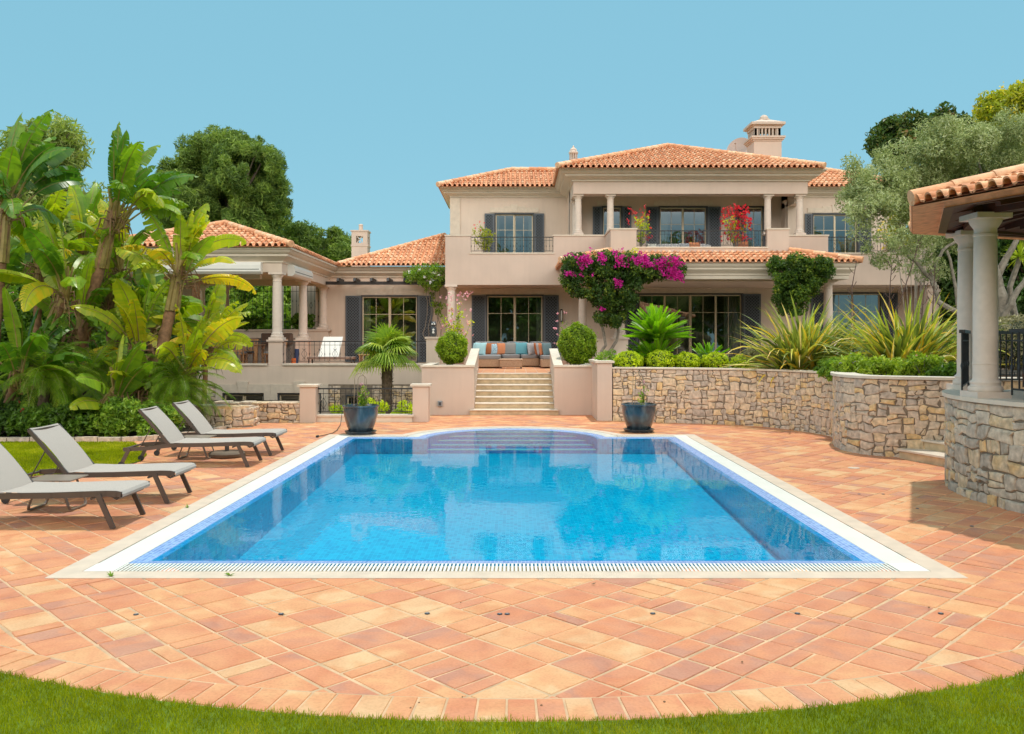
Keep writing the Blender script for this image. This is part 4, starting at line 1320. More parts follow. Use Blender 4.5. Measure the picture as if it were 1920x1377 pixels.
# --- loggia ------------------------------------------------------------------
LX0, LX1, LY0, LY1 = -12.65, -7.33, 27.2, 34.2
m = MB(); cornice(m, LX0 + .1, LX1 - .02, 27.22, 34.25, 4.34, 4.80, .46); m.build('cornice', CREAM, villa)
m = MB()
for (a, b_, c, d) in ((LX0 + .1, LX1 - .02, 27.22, 27.6), (LX0 + .1, LX1 - .02, 33.8, 34.2), (LX0 + .1, LX0 + .5, 27.6, 33.8), (LX1 - .42, LX1 - .02, 27.6, 33.8)):
    m.box(a, b_, c, d, 4.06, 4.36)
m.box(LX0 + .5, LX1 - .42, 27.6, 33.8, 4.28, 4.35)
m.build('loggia_beam', PLASTER2, villa)
hip_roof('roof', villa, -13.1, -6.92, 26.7, 36.0, 4.83, .345, seed=51)
for (x, y) in ((-7.56, 27.45), (-7.56, 30.8), (-7.56, 34.0), (-12.35, 27.45), (-11.4, 34.0), (-12.35, 34.0)):
    column(villa, x, y, 1.93 if y < 33 else 2.34, 4.06, .15)
for (x, y, zt) in ((-7.56, 27.45, 1.93), (-7.56, 30.8, 1.93), (-12.35, 27.45, 1.93)):
    m = MB(); m.box(x-.22, x+.22, y-.22, y+.22, TZ if y > 28 else 1.12, zt-.06); m.box(x-.27, x+.27, y-.27, y+.27, zt-.06, zt); m.build('pedestal', PLASTER, villa)
# back half wall of the loggia with grilles
m = MB(); m.box(LX0 + .3, LX1 + .0, 33.85, 34.2, TZ, 2.28); m.box(LX0 + .2, LX1 + .08, 33.8, 34.25, 2.28, 2.34); m.build('half_wall', PLASTER2, villa)
def grille(x0, x1, y, z0, z1, gate=False):
    m = MB(); n = int((x1 - x0) / .14)
    for z in (z0 + .02, z0 + .3, z1 - .22): m.box(x0, x1, y - .008, y + .008, z - .008, z + .008)
    for k in range(n + 1):
        x = x0 + (x1 - x0) * k / n
        m.tube([(x, y, z0), (x, y, z1)], .009, 4)
        if k % 3 == 1:
            c = z0 + (z1 - z0) * .55
            for sg in (-1, 1): m.tube([(x, y, c-.14), (x+sg*.06, y, c), (x, y, c+.14)], .008, 4)
        else:
            for q in (.3, .65): m.tube([(x, y, z0+(z1-z0)*q-.05), (x, y, z0+(z1-z0)*q), (x, y, z0+(z1-z0)*q+.05)], [.009, .02, .009], 5)
    m.build('iron_grille', IRON, villa)
grille(-11.2, -7.75, 34.02, 2.34, 4.06)
m = MB(); m.box(-9.6, -7.35, 37.0, 37.2, 0, 4.6); m.box(-10.4, -10.0, 37, 37.3, 0, 4.4); m.build('wall', PLASTER, villa)
m = MB(); m.box(-12.2, -11.3, 30.2, 31.0, TZ, 4.28); m.build('barbecue_chimney', PLASTER, villa)
m = MB(); m.box(-12.2, -8.6, 33.0, 33.8, TZ, 1.95); m.box(-12.25, -8.55, 32.95, 33.82, 1.95, 2.0); m.build('kitchen_counter', mat_plain('counter', (.22, .19, .165), .5), villa)
# awnings
def awning(x0, x1, y0, y1, z0, z1):
    m = MB()
    if (x1 - x0) > (y1 - y0):
        P_ = [(0, 0), (.16, 0), (.24, .08), (.24, .30), (.18, .40), (0, .42)]
        vs = []; n = len(P_)
        for x in (x0, x1): vs += [(x, y1 - p[0], z0 + p[1] * (z1 - z0) / .42) for p in P_]
    else:
        P_ = [(0, 0), (.16, 0), (.24, .08), (.24, .30), (.18, .40), (0, .42)]
        vs = []; n = len(P_)
        for y in (y1, y0): vs += [(x0 + p[0], y, z0 + p[1] * (z1 - z0) / .42) for p in P_]
    fs = [(k, (k+1) % n, n + (k+1) % n, n + k) for k in range(n)] + [tuple(range(n-1, -1, -1)), tuple(range(n, 2*n))]
    m.add(vs, fs)
    o = m.build('awning_box', WHITEP, villa)
    m = MB()
    if (x1 - x0) > (y1 - y0): m.box(x0+.05, x1-.05, y1-.245, y1-.235, z0+.13, z0+.15)
    else: m.box(x0+.237, x0+.245, y0+.05, y1-.05, z0+.13, z0+.15)
    m.build('fabric_slot', DARKFRAME, o)
awning(-12.0, -7.95, 26.9, 27.215, 3.99, 4.38)
awning(-7.35, -7.1, 27.9, 30.4, 3.99, 4.36)
m = MB(); m.box(-9.05, -8.45, 28.6, 28.85, 3.95, 4.1); m.box(-8.8, -8.7, 28.7, 28.75, 4.1, 4.28); m.build('patio_heater', WHITEP, villa)
# terrace front wall with basement windows
B1 = (-9.22, -7.90, -.45, .255); B2 = (-7.48, -6.1, -.45, .255); B3 = (-5.35, -4.7, -.45, .20)
m = MB(); wall_open(m, LX0, -2.36, .52, 1.12, 27.2, .3, []); m.box(LX0, LX0 + .3, 27.5, 34.2, -.1, 1.12)
m.build('wall', PLASTER2, villa)
m = MB(); wall_open(m, LX0, -2.36, -1.05, .52, 27.215, .285, [B1, B2, B3]); m.build('basement_wall', MORTAR, villa)
for (a, b_, sd) in ((-10.6, -9.42, 3), (-5.95, -5.5, 6), (-4.5, -2.4, 7)):
    m = MB(); rubble(m, [(a, 27.2), (b_, 27.2)], -1.0, .48, .33, sd, .02); m.build('stone_face', STONE, villa)
m = MB()
for (x0, x1, z0, z1) in (B1, B2):
    for (a, b_, c, d) in ((x0-.2, x0, -1, z1), (x1, x1+.215, -1, z1), (x0-.2, x1+.215, z1, z1+.27)):
        m.box(a, b_, 27.15, 27.22, c, d)
    c = (x0+x1)/2
    m.add([(c-.12, 27.12, z1), (c+.12, 27.12, z1), (c+.18, 27.12, z1+.36), (c-.18, 27.12, z1+.36), (c-.12, 27.2, z1), (c+.12, 27.2, z1), (c+.18, 27.2, z1+.36), (c-.18, 27.2, z1+.36)],
          [(0,1,2,3), (0,4,5,1), (1,5,6,2), (2,6,7,3), (3,7,4,0)])
m.build('window_surround', STONETRIM, villa)
for (x0, x1, z0, z1) in (B1, B2, B3):
    window(villa, x0, x1, z0, z1, 27.25, 2 if x1 - x0 > 1 else 1, None, (0, 0), lintel=False, curtains=None, depth=1.2)
m = MB()
for (a, b_) in ((LX0 - .03, -7.80), (-7.32, -2.36)): m.box(a, b_, 27.14, 27.48, 1.12, 1.18)
m.build('coping', LIMECAP, villa)
railing(villa, (-12.1, 27.32), (-7.8, 27.32), 1.18, 1.89, orn=3, step=.16)
railing(villa, (-7.32, 27.32), (-2.78, 27.32), 1.18, 1.89, orn=3, step=.16)
m = MB(); m.box(-2.78, -2.36, 27.0, 27.48, 1.0, 1.96); m.box(-2.82, -2.32, 26.96, 27.52, 1.96, 2.02); m.box(-2.36, -1.75, 27.15, 27.4, 1.0, 1.9); m.build('pedestal', PLASTER2, villa)
# --- chimneys ----------------------------------------------------------------
def chimney_left():
    m = MB(); x0, x1, y0, y1 = -7.2, -6.5, 38.0, 38.7
    m.box(x0, x1, y0, y1, 4.8, 6.05); m.box(x0-.03, x1+.03, y0-.03, y1+.03, 6.05, 6.12)
    c = .2
    for (a, b_) in ((x0, x0+c), (x1-c, x1)):
        for (d, e) in ((y0, y0+c), (y1-c, y1)): m.box(a, b_, d, e, 6.12, 6.62)
    m.box(x0+.001, x1-.001, y0+.001, y1-.001, 6.5, 6.74); m.box(x0-.04, x1+.04, y0-.04, y1+.04, 6.70, 6.76)
    m.box(x0+c, x1-c, y0, y0+.06, 6.12, 6.2)
    m.bar(((x0+x1)/2-.12, y0+.03, 6.2), ((x0+x1)/2+.12, y0+.03, 6.5), .03, .03); m.bar(((x0+x1)/2+.12, y0+.03, 6.2), ((x0+x1)/2-.12, y0+.03, 6.5), .03, .03)
    m.lathe(((x0+x1)/2, (y0+y1)/2, 6.76), [(.13, 0), (.10, .06), (.09, .24), (.11, .27), (.06, .31)], 12)
    m.build('chimney', PLASTER, villa)
chimney_left()
m = MB(); x0, x1, y0, y1 = 9.95, 11.1, 36.0, 37.1
m.box(x0, x1, y0, y1, 8.6, 10.22)
for (o, a, b_) in ((.04, 10.22, 10.28), (.09, 10.28, 10.34), (.13, 10.34, 10.42)): m.box(x0-o, x1+o, y0-o, y1+o, a, b_)
nb = 7
for k in range(nb + 1):
    w = .17 if k in (0, nb) else .055
    x = x0 + .03 + (x1 - x0 - .06 - w) * k / nb
    m.box(x, x + w, y0 + .03, y0 + .13, 10.42, 10.78); m.box(x, x + w, y1 - .13, y1 - .03, 10.42, 10.78)
    y = y0 + .03 + (y1 - y0 - .06 - w) * k / nb
    m.box(x0 + .032, x0 + .13, y, y + w, 10.42, 10.78); m.box(x1 - .13, x1 - .032, y, y + w, 10.42, 10.78)
for (o, a, b_) in ((.0, 10.76, 10.86), (.06, 10.86, 10.90), (.13, 10.90, 11.0)): m.box(x0-o, x1+o, y0-o, y1+o, a, b_)
cx, cy_ = (x0+x1)/2, (y0+y1)/2
m.add([(x0-.1, y0-.1, 11.0), (x1+.1, y0-.1, 11.0), (x1+.1, y1+.1, 11.0), (x0-.1, y1+.1, 11.0), (cx-.2, cy_-.2, 11.2), (cx+.2, cy_-.2, 11.2), (cx+.2, cy_+.2, 11.2), (cx-.2, cy_+.2, 11.2)],
      [(0,1,5,4), (1,2,6,5), (2,3,7,6), (3,0,4,7), (4,5,6,7)])
m.lathe((cx, cy_, 11.2), [(.24, 0), (.24, .05), (.18, .06), (.17, .14), (.1, .22), (.02, .25)], 14)
m.build('chimney', PLASTER, villa)
m = MB(); m.box(x0+.2, x1-.2, y0+.2, y1-.2, 10.4, 10.42); m.build('flue', DARKFRAME, villa)
m = MB(); cx, cy_ = 2.56, 38.0
m.lathe((cx, cy_, 8.6), [(.22, 0), (.22, 1.05), (.25, 1.08), (.25, 1.16), (.19, 1.18), (.19, 1.26)], 16)
for k in range(12):
    a = 2*PI*k/12; m.box(cx + .16*math.cos(a) - .018, cx + .16*math.cos(a) + .018, cy_ + .16*math.sin(a) - .018, cy_ + .16*math.sin(a) + .018, 9.86, 10.10)
m.lathe((cx, cy_, 10.10), [(.19, 0), (.21, .04), (.21, .08), (.17, .12), (.15, .2), (.09, .27), (.04, .3), (.045, .34), (.01, .38)], 16)
m.lathe((cx, cy_, 9.86), [(.08, 0), (.08, .24)], 8)
m.build('chimney', PLASTER, villa)
# satellite dish
m = MB(); c = Vector((9.95, 38.3, 10.35)); ax = Vector((-.55, -.75, .35)).normalized()
u = ax.cross(Vector((0, 0, 1))).normalized(); w = u.cross(ax)
vs = [c - ax*.0]; fs = []; n = 28
rings = [.15, .3, .45, .55]
for rad in rings:
    for k in range(n):
        t = 2*PI*k/n; vs.append(c + (u*math.cos(t) + w*math.sin(t))*rad + ax*(rad*rad*.45))
for k in range(n): fs.append((0, 1+k, 1+(k+1) % n))
for q in range(3):
    for k in range(n): fs.append((1+q*n+k, 1+(q+1)*n+k, 1+(q+1)*n+(k+1) % n, 1+q*n+(k+1) % n))
m.add(vs, fs); m.tube([c, c + Vector((.1, .2, -1.3))], .03, 8); m.tube([c + w*-.5 + ax*.1, c + ax*.55], .012, 6); m.tube([c + ax*.5, c + ax*.62], .03, 8)
m.build('satellite_dish', mat_plain('dish_paint', (.56, .42, .36), .6), villa, smooth=True)
# paper lantern seen through the upper left window
e = empty('paper_lantern', (-.04, 35.35, 6.99), 'round white paper lantern hanging behind the upper left balcony window', 'lantern')
m = MB(); m.lathe((-.04, 35.35, 5.55), [(.40*math.sin(a), .40 - .40*math.cos(a)) for a in [R(6 + k*12) for k in range(15)]], 24)
m.build('shade', WHITEP, e, smooth=True)
m = MB(); m.tube([(-.04, 35.35, 6.3), (-.04, 35.35, 7.2)], .008, 5); m.build('cord', WHITEP, e)

# neighbouring house glimpsed on the far left
nb_ = empty('neighbour_house', (-27, 52, 0), 'neighbouring pink house with tiled roof glimpsed far left behind the plants', 'house')
m = MB(); m.box(-33, -21.5, 52, 58, -1, 4.6); m.build('wall', PLASTER, nb_)
m = MB(); roof_plane(m, (-33.5, 51.4, 4.6), (-21, 51.4, 4.6), (0, 1, 0), .4, 3.2, lambda t: t, lambda t: 12.5 - t, seed=91, pitch=.3, course=.45); m.build('roof', TILE, nb_)

# ================================================================= GARDEN WALLS AND STAIRS
st = empty('staircase', (0, 22, 0), 'flight of seven pale stone steps from the pool deck up to the sofa terrace', 'stairs')
RSR = 1.0 / 7
for k in range(7):
    z = RSR * (k + 1); y = 22.0 + .33 * k
    xa, xb = (-1.16, 1.10) if k == 0 else (-1.05, 1.0)
    m = MB(); m.box(xa, xb, y + .02, 24.05, -.02 if k == 0 else z - RSR + .0, z - .032); s = m.build('step', TRAV, st)
    m = MB(); m.bbox(xa - .0, xb + .0, y - .015, y + .40 if k < 6 else 24.1, z - .032, z, .008); m.build('tread', LIMECAP, s)
def flank(name, lab, x0, x1, sx0, sx1):
    """planter block with a sloping wing wall along the stairs (sx0..sx1)"""
    e = empty(name, ((x0+x1)/2, 22.1, 0), lab, 'planter')
    m = MB()
    a, b_ = min(x0, sx0), max(x1, sx1)
    m.box(x0, x1, 22.1, 22.35, -.05, 1.22); 
    # side & back walls
    ox = x0 if x0 < sx0 else x1
    if x0 < sx0: m.box(x0, x0+.2, 22.35, 24.6, -.05, 1.22)
    else: m.box(x1-.2, x1, 22.35, 24.6, -.05, 1.22)
    m.box(min(x0,x1)+.2, max(x0,x1)-.2, 24.4, 24.6, -.05, 1.22)
    # sloping wing
    m.add([(sx0, 22.1, -.05), (sx1, 22.1, -.05), (sx1, 24.9, -.05), (sx0, 24.9, -.05), (sx0, 22.1, 1.224), (sx1, 22.1, 1.224), (sx1, 24.9, 1.62), (sx0, 24.9, 1.62)],
          [(0,3,2,1),(4,5,6,7),(0,1,5,4),(1,2,6,5),(2,3,7,6),(3,0,4,7)])
    m.build('wall', PLASTER, e)
    m = MB()
    m.add([(sx0-.02, 22.06, 1.226), (sx1+.02, 22.06, 1.226), (sx1+.02, 24.93, 1.626), (sx0-.02, 24.93, 1.626), (sx0-.02, 22.06, 1.275), (sx1+.02, 22.06, 1.275), (sx1+.02, 24.93, 1.672), (sx0-.02, 24.93, 1.672)],
          [(0,3,2,1),(4,5,6,7),(0,1,5,4),(1,2,6,5),(2,3,7,6),(3,0,4,7)])
    if x0 < sx0:
        m.box(x0-.03, sx0-.02, 22.06, 22.38, 1.22, 1.27); m.box(x0-.03, x0+.23, 22.38, 24.63, 1.22, 1.27)
    else:
        m.box(sx1+.02, x1+.03, 22.06, 22.38, 1.22, 1.27); m.box(x1-.23, x1+.03, 22.38, 24.63, 1.22, 1.27)
    m.build('coping', LIMECAP, e)
    m = MB(); m.box(x0+.1, x1-.1, 22.3, 24.5, .9, 1.17); m.build('soil', SOIL, e)
    m = MB()
    xi = sx1 if x0 < sx0 else sx0
    for k in range(6):
        z = .28 + k * RSR * 1.0; y = 22.25 + .33*k
        m.box(xi - .012, xi + .012, y, y + .09, z + .1, z + .14)
    m.build('step_light', WHITEP, e)
    return e
flank('stair_planter', 'beige rendered planter wall left of the stairs holding the smaller round bush', -2.39, -1.25, -1.25, -1.052)
flank('stair_planter', 'beige rendered planter wall right of the stairs holding the bigger round bush', 1.20, 1.97, 1.002, 1.20)
e = empty('pier', (2.12, 20.6, 0), 'beige rendered pier at the end of the stone retaining wall', 'pier')
m = MB(); m.box(1.95, 2.30, 20.5, 22.3, -.05, 1.37); m.build('shaft', PLASTER, e)
m = MB(); m.box(1.90, 2.35, 20.45, 22.33, 1.37, 1.42); m.build('coping', LIMECAP, e)
# low garden wall with railing on the left
lw_ = empty('garden_balustrade', (-3.5, 20.1, 0), 'low beige wall with black iron railing between two piers beside the glazed pot', 'railing')
for (x0, x1, y0) in ((-4.99, -4.62, 20.0), (-2.40, -2.03, 20.2)):
    m = MB(); m.box(x0, x1, y0, y0 + .36, -.05, .83); p = m.build('pier', PLASTER, lw_)
    m = MB(); m.box(x0-.05, x1+.05, y0-.05, y0+.41, .83, .88); m.build('coping', LIMECAP, p)
m = MB(); m.box(-4.62, -2.40, 20.12, 20.36, -.05, .13); m.box(-4.66, -2.36, 20.08, 20.4, .13, .17); m.build('kerb', LIMECAP, lw_)
railing(lw_, (-4.62, 20.24), (-2.40, 20.24), .17, .79, orn=3, step=.13)
e = empty('rubble_wall', (-5.7, 20.0, 0), 'low dry rubble stone wall running up to the left pier', 'wall')
m = MB(); m.box(-7.0, -4.99, 20.05, 20.4, -.05, .42); m.build('wall_core', MORTAR, e)
m = MB(); rubble(m, [(-7.0, 20.05), (-4.99, 20.05)], -.05, .44, .30, 61, .035); m.build('stone_face', STONE, e)
m = MB(); rr = random.Random(6)
x = -7.0
while x < -5.05:
    w = rr.uniform(.2, .4); m.bbox(x, min(x+w-.01, -4.99), 20.0, 20.42, .42, .47 + rr.uniform(-.01, .02), .012, rr.random()); x += w
m.build('top_stones', STONE, e)
e = empty('rubble_wall', (-6.4, 18.8, 0), 'short curved rubble stone wall end beside the feathery palm', 'wall')
pth = smooth_path([(-7.3, 19.1), (-6.6, 18.85), (-6.1, 18.8), (-5.85, 19.0), (-5.8, 19.5)], 5)
m = MB(); m.prism(pth + list(reversed(offset_path(pth, -.4))), -.05, .40); m.build('wall_core', MORTAR, e)
m = MB(); rubble(m, pth, -.05, .43, .34, 67, .035); m.build('stone_face', STONE, e)
m = MB()
for k in range(0, len(pth) - 3, 3):
    a, b_ = pth[k], pth[k+3]; c = offset_path(pth, -.42)
    m.prism([(a[0], a[1] - .03), (b_[0], b_[1] - .03), c[k+3], c[k]], .40, .46 + .02*hsh(k, 4), hsh(k, 9))
m.build('top_stones', STONE, e)
e = empty('outdoor_socket', (-2.0, 22.05, .3), 'small grey outdoor socket box on the planter wall', 'socket')
m = MB(); m.bbox(-1.98, -1.86, 22.03, 22.11, .22, .36, .01); m.build('box', mat_plain('socket_grey', (.3, .31, .32), .5), e)
m = MB(); m.box(-1.95, -1.89, 22.02, 22.03, .25, .33); m.build('cover', DARKFRAME, e)
# ================================================================= PLANTS
def LC(mb, pts, size, aspect=2.0, seed=1, rlo=0.0, rhi=1.0, nrm=None, spread=1.0, clump=None, cfreq=2.0, up=0.25):
    """leaf quads (rhombi) at pts (n,3)"""
    r = np.random.RandomState(seed); n = len(pts)
    if n == 0: return
    d = r.normal(size=(n, 3)) * spread
    if nrm is not None: d += nrm
    d[:, 2] += up
    d /= np.linalg.norm(d, axis=1, keepdims=True) + 1e-9       # leaf normal
    a = r.normal(size=(n, 3)); a -= (a * d).sum(1, keepdims=True) * d
    a /= np.linalg.norm(a, axis=1, keepdims=True) + 1e-9
    b = np.cross(d, a)
    s = size * r.uniform(.6, 1.35, (n, 1))
    V = np.zeros((n, 4, 3))
    V[:, 0] = pts - a * s * aspect / 2
    V[:, 1] = pts + b * s / 2 + d * s * .15 + a * s * .1
    V[:, 2] = pts + a * s * aspect / 2 - d * s * .2
    V[:, 3] = pts - b * s / 2 + d * s * .15 + a * s * .1
    base = r.uniform(0, 1, n)
    if clump is None:
        clump = 0.5 + 0.5 * np.sin(pts[:, 0] * cfreq * 2.1 + 1.3 * np.sin(pts[:, 2] * cfreq * 1.7 + seed)) * np.cos(pts[:, 1] * cfreq * 1.6 + pts[:, 2] * cfreq * 1.2)
    q = rlo + (rhi - rlo) * np.clip(base * .6 + clump * .4, 0, 1)
    mb.quads(V, q)

def ball_pts(n, c, rad, lo, r):
    d = r.normal(size=(n, 3)); d /= np.linalg.norm(d, axis=1, keepdims=True)
    q = (lo ** 3 + (1 - lo ** 3) * r.uniform(0, 1, (n, 1))) ** (1 / 3)
    return np.array(c) + d * q * np.array(rad), d

def clumpy(mb, c, rad, nclump, crad, nleaf, size, aspect, seed, lo=.55, zmin=None, rlo=0, rhi=1, flat=1.0, spread=1.0, under=1.0, cut=None):
    """crown from clumps of leaves spread through an ellipsoid"""
    r = np.random.RandomState(seed)
    cs, ds = ball_pts(nclump, c, rad, lo, r)
    if zmin is not None: keep = cs[:, 2] > zmin; cs = cs[keep]; ds = ds[keep]
    if cut is not None: keep = np.array([cut(p) for p in cs], dtype=bool); cs = cs[keep]; ds = ds[keep]
    for k, p in enumerate(cs):
        cr = crad * r.uniform(.55, 1.3)
        pts, dd = ball_pts(int(nleaf * (cr / crad) ** 2), p, (cr, cr, cr * flat), .35, r)
        LC(mb, pts, size, aspect, seed * 131 + k, rlo, rhi, nrm=dd * .6, spread=spread, clump=np.full(len(pts), r.uniform(0, 1)))
    return cs

def limb(mb, pts, r0, r1, n=7, wob=.0, seed=0):
    """tapered wandering limb"""
    rr = random.Random(seed); P_ = [Vector(p) for p in pts]; out = []
    for k in range(len(P_) - 1):
        for q in range(4):
            p = P_[k].lerp(P_[k+1], q / 4); out.append(p + Vector((rr.uniform(-wob, wob), rr.uniform(-wob, wob), rr.uniform(-wob, wob) * .5)))
    out.append(P_[-1])
    m_ = len(out)
    mb.tube(out, [r0 + (r1 - r0) * (k / (m_-1)) ** .8 for k in range(m_)], n)

# leaf materials
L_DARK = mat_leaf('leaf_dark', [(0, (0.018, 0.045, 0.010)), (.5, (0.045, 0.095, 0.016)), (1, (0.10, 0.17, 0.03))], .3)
L_MID = mat_leaf('leaf_mid', [(0, (0.035, 0.075, 0.010)), (.5, (0.085, 0.165, 0.018)), (1, (0.17, 0.27, 0.03))], .35)
L_LIME = mat_leaf('leaf_lime', [(0, (0.13, 0.20, 0.008)), (.4, (0.36, 0.45, 0.012)), (1, (0.60, 0.62, 0.03))], .4)
L_BOX = mat_leaf('leaf_box', [(0, (0.07, 0.12, 0.008)), (.5, (0.20, 0.30, 0.012)), (1, (0.40, 0.46, 0.03))], .35)
L_BANANA = mat_leaf('leaf_banana', [(0, (0.03, 0.10, 0.018)), (.3, (0.085, 0.18, 0.018)), (.6, (0.20, 0.30, 0.018)), (.85, (0.36, 0.40, 0.018)), (.95, (0.46, 0.42, 0.02)), (1, (0.58, 0.42, 0.02))], .42, .35, (1.25, 1.3, .4), spec=.5, nscale=2)
L_PINE = mat_leaf('pine_needle', [(0, (0.03, 0.055, 0.012)), (.5, (0.085, 0.13, 0.022)), (1, (0.19, 0.24, 0.045))], .25, .6, gain=2.0)
L_OLIVE = mat_leaf('olive_leaf', [(0, (0.12, 0.145, 0.045)), (.5, (0.27, 0.31, 0.12)), (1, (0.48, 0.50, 0.30))], .25, .5, (1.1, 1.15, .8))
L_FEATHER = mat_leaf('feathery_leaf', [(0, (0.11, 0.17, 0.03)), (.6, (0.25, 0.31, 0.08)), (1, (0.50, 0.50, 0.27))], .4)
L_PALM = mat_leaf('palm_leaf', [(0, (0.05, 0.12, 0.012)), (.5, (0.15, 0.26, 0.018)), (1, (0.36, 0.44, 0.04))], .4, .5, spec=.2)
L_FAN = mat_leaf('fan_palm_leaf', [(0, (0.07, 0.15, 0.02)), (.5, (0.20, 0.30, 0.03)), (.85, (0.38, 0.43, 0.05)), (1, (0.55, 0.45, 0.10))], .35, .4)
L_CYCAD = mat_leaf('cycad_leaf', [(0, (0.05, 0.15, 0.006)), (.5, (0.15, 0.33, 0.008)), (1, (0.32, 0.50, 0.015))], .4, .4)
L_FLAX = mat_leaf('flax_leaf', [(0, (0.06, 0.10, 0.03)), (.4, (0.16, 0.21, 0.05)), (.62, (0.26, 0.32, 0.05)), (.8, (0.42, 0.40, 0.06)), (.92, (0.62, 0.33, 0.02)), (1, (0.62, 0.46, 0.24))], .35, .4, (1.2, 1.1, .5), gain=1.55)
L_GREY = mat_leaf('grey_shrub_leaf', [(0, (0.10, 0.09, 0.05)), (.5, (0.21, 0.19, 0.10)), (1, (0.36, 0.32, 0.20))], .2, .7)
L_FRESH = mat_leaf('fresh_leaf', [(0, (0.06, 0.12, 0.015)), (.5, (0.16, 0.27, 0.025)), (1, (0.33, 0.43, 0.05))], .35)
L_LIMEFRESH = mat_leaf('lime_fresh_leaf', [(0, (0.10, 0.15, 0.015)), (.5, (0.24, 0.34, 0.025)), (1, (0.46, 0.50, 0.06))], .35)
L_YELLOWISH = mat_leaf('yellow_green_leaf', [(0, (0.10, 0.14, 0.01)), (.5, (0.27, 0.31, 0.02)), (1, (0.5, 0.42, 0.03))], .35)
FL_MAG = mat_leaf('magenta_bract', [(0, (0.42, 0.01, 0.16)), (1, (0.80, 0.035, 0.38))], .3, .6, (1.1, .9, 1.1))
FL_RED = mat_leaf('red_bract', [(0, (0.50, 0.01, 0.02)), (1, (0.85, 0.05, 0.07))], .3, .6, (1.1, .9, .9))
FL_PINK = mat_leaf('pink_petal', [(0, (0.62, 0.16, 0.24)), (1, (0.85, 0.50, 0.50))], .3, .6, (1.1, .9, .9))
FL_WHITE = mat_leaf('white_petal', [(0, (0.7, 0.68, 0.62)), (1, (0.85, 0.83, 0.80))], .3, .6, (1, 1, 1))
FL_YEL = mat_leaf('yellow_petal', [(0, (0.70, 0.38, 0.01)), (1, (0.85, 0.58, 0.03))], .3, .6, (1, 1, 1))
FL_PURP = mat_leaf('purple_petal', [(0, (0.22, 0.10, 0.42)), (1, (0.42, 0.25, 0.62))], .3, .6, (1, 1, 1))
STEMG = mat_plain('green_stem', (0.20, 0.24, 0.05), .5, var=.25, scale=6)
PSEUDO = mat_plain('banana_trunk', (0.27, 0.145, 0.08), .85, var=.45, scale=9, bump=.015, bscale=14)
SHEATH = mat_plain('leaf_sheath', (0.27, 0.20, 0.06), .55, var=.3, scale=7)
DRY = mat_plain('dry_fibre', (0.22, 0.13, 0.07), .95, var=.4, scale=20)

# ---------- giant bird of paradise -------------------------------------------
def paddle(mb, st, base, az, elev, pet, blade, wid, droop, rr, rv, torn=.5, roll=0.0):
    d = Vector((math.cos(az) * math.cos(elev), math.sin(az) * math.cos(elev), math.sin(elev)))
    side0 = Vector((-math.sin(az), math.cos(az), 0))
    pts = [Vector(base)]; n1, n2 = 6, 22
    p = Vector(base); el = elev
    for k in range(n1):
        el -= droop * .15 / n1; dd = Vector((math.cos(az)*math.cos(el), math.sin(az)*math.cos(el), math.sin(el)))
        p = p + dd * (pet / n1); pts.append(p.copy())
    mid = [p.copy()]; dirs = [dd.copy()]
    for k in range(n2):
        el -= droop * .85 / n2 * (0.5 + 1.0 * k / n2); dd = Vector((math.cos(az)*math.cos(el), math.sin(az)*math.cos(el), math.sin(el)))
        p = p + dd * (blade / n2); mid.append(p.copy()); dirs.append(dd.copy())
    st.tube(pts + mid[1:], [.028 - .012*k/(n1) if k <= n1 else .014*(1 - (k-n1)/(n2+1)) + .002 for k in range(n1+1+n2)], 5)
    cr, sr = math.cos(roll), math.sin(roll)
    for sg in (-1, 1):
        lag = 0.0; vdrop = rr.uniform(.1, .35)
        for k in range(n2):
            t0, t1 = k / n2, (k + 1) / n2
            w0 = wid * (math.sin(PI * min(1, (t0*.97+.03)) ** .75) ** .55); w1 = wid * (math.sin(PI * min(1, (t1*.97+.02)) ** .75) ** .55)
            if t1 > .999: w1 = .01
            a, b_ = mid[k], mid[k+1]
            nn = side0.cross(dirs[k]).normalized(); 
            if nn.z < 0: nn = -nn
            s_ = (side0 * cr + nn * sr) * sg
            if rr.random() < torn * .55: lag = rr.uniform(-.06, .06); vdrop = rr.uniform(-.05, .75 if torn > .4 else .35)
            gap = .003 if rr.random() > torn * .7 else rr.uniform(.12, .5) * blade / n2
            sh = dirs[k] * (w0 * .22 + lag)
            def outp(base_, w, f, sh_=sh, s_=s_, vd=vdrop, nn=nn, k=k):
                q = base_ + s_ * w * f * math.cos(vd * f) + sh_ * f * f
                return q + nn * (w * (.18 * math.sin(PI * f) - math.sin(max(0, vd)) * f * f)) - Vector((0, 0, w * .15 * f * f))
            b2 = b_ - dirs[k] * gap
            o0m, o1m = outp(a, w0, .5), outp(b_, w1, .5)
            o0, o1 = outp(a, w0, 1), outp(b2, w1 * .98, 1)
            v_ = min(1, max(0, rv + rr.uniform(-.06, .06) + (.10 if rr.random() < .1 else 0)))
            mb.add([a, b_, o1m, o0m, o1, o0], [(0, 1, 2, 3), (3, 2, 4, 5)], [v_, min(1, v_ + .03)])

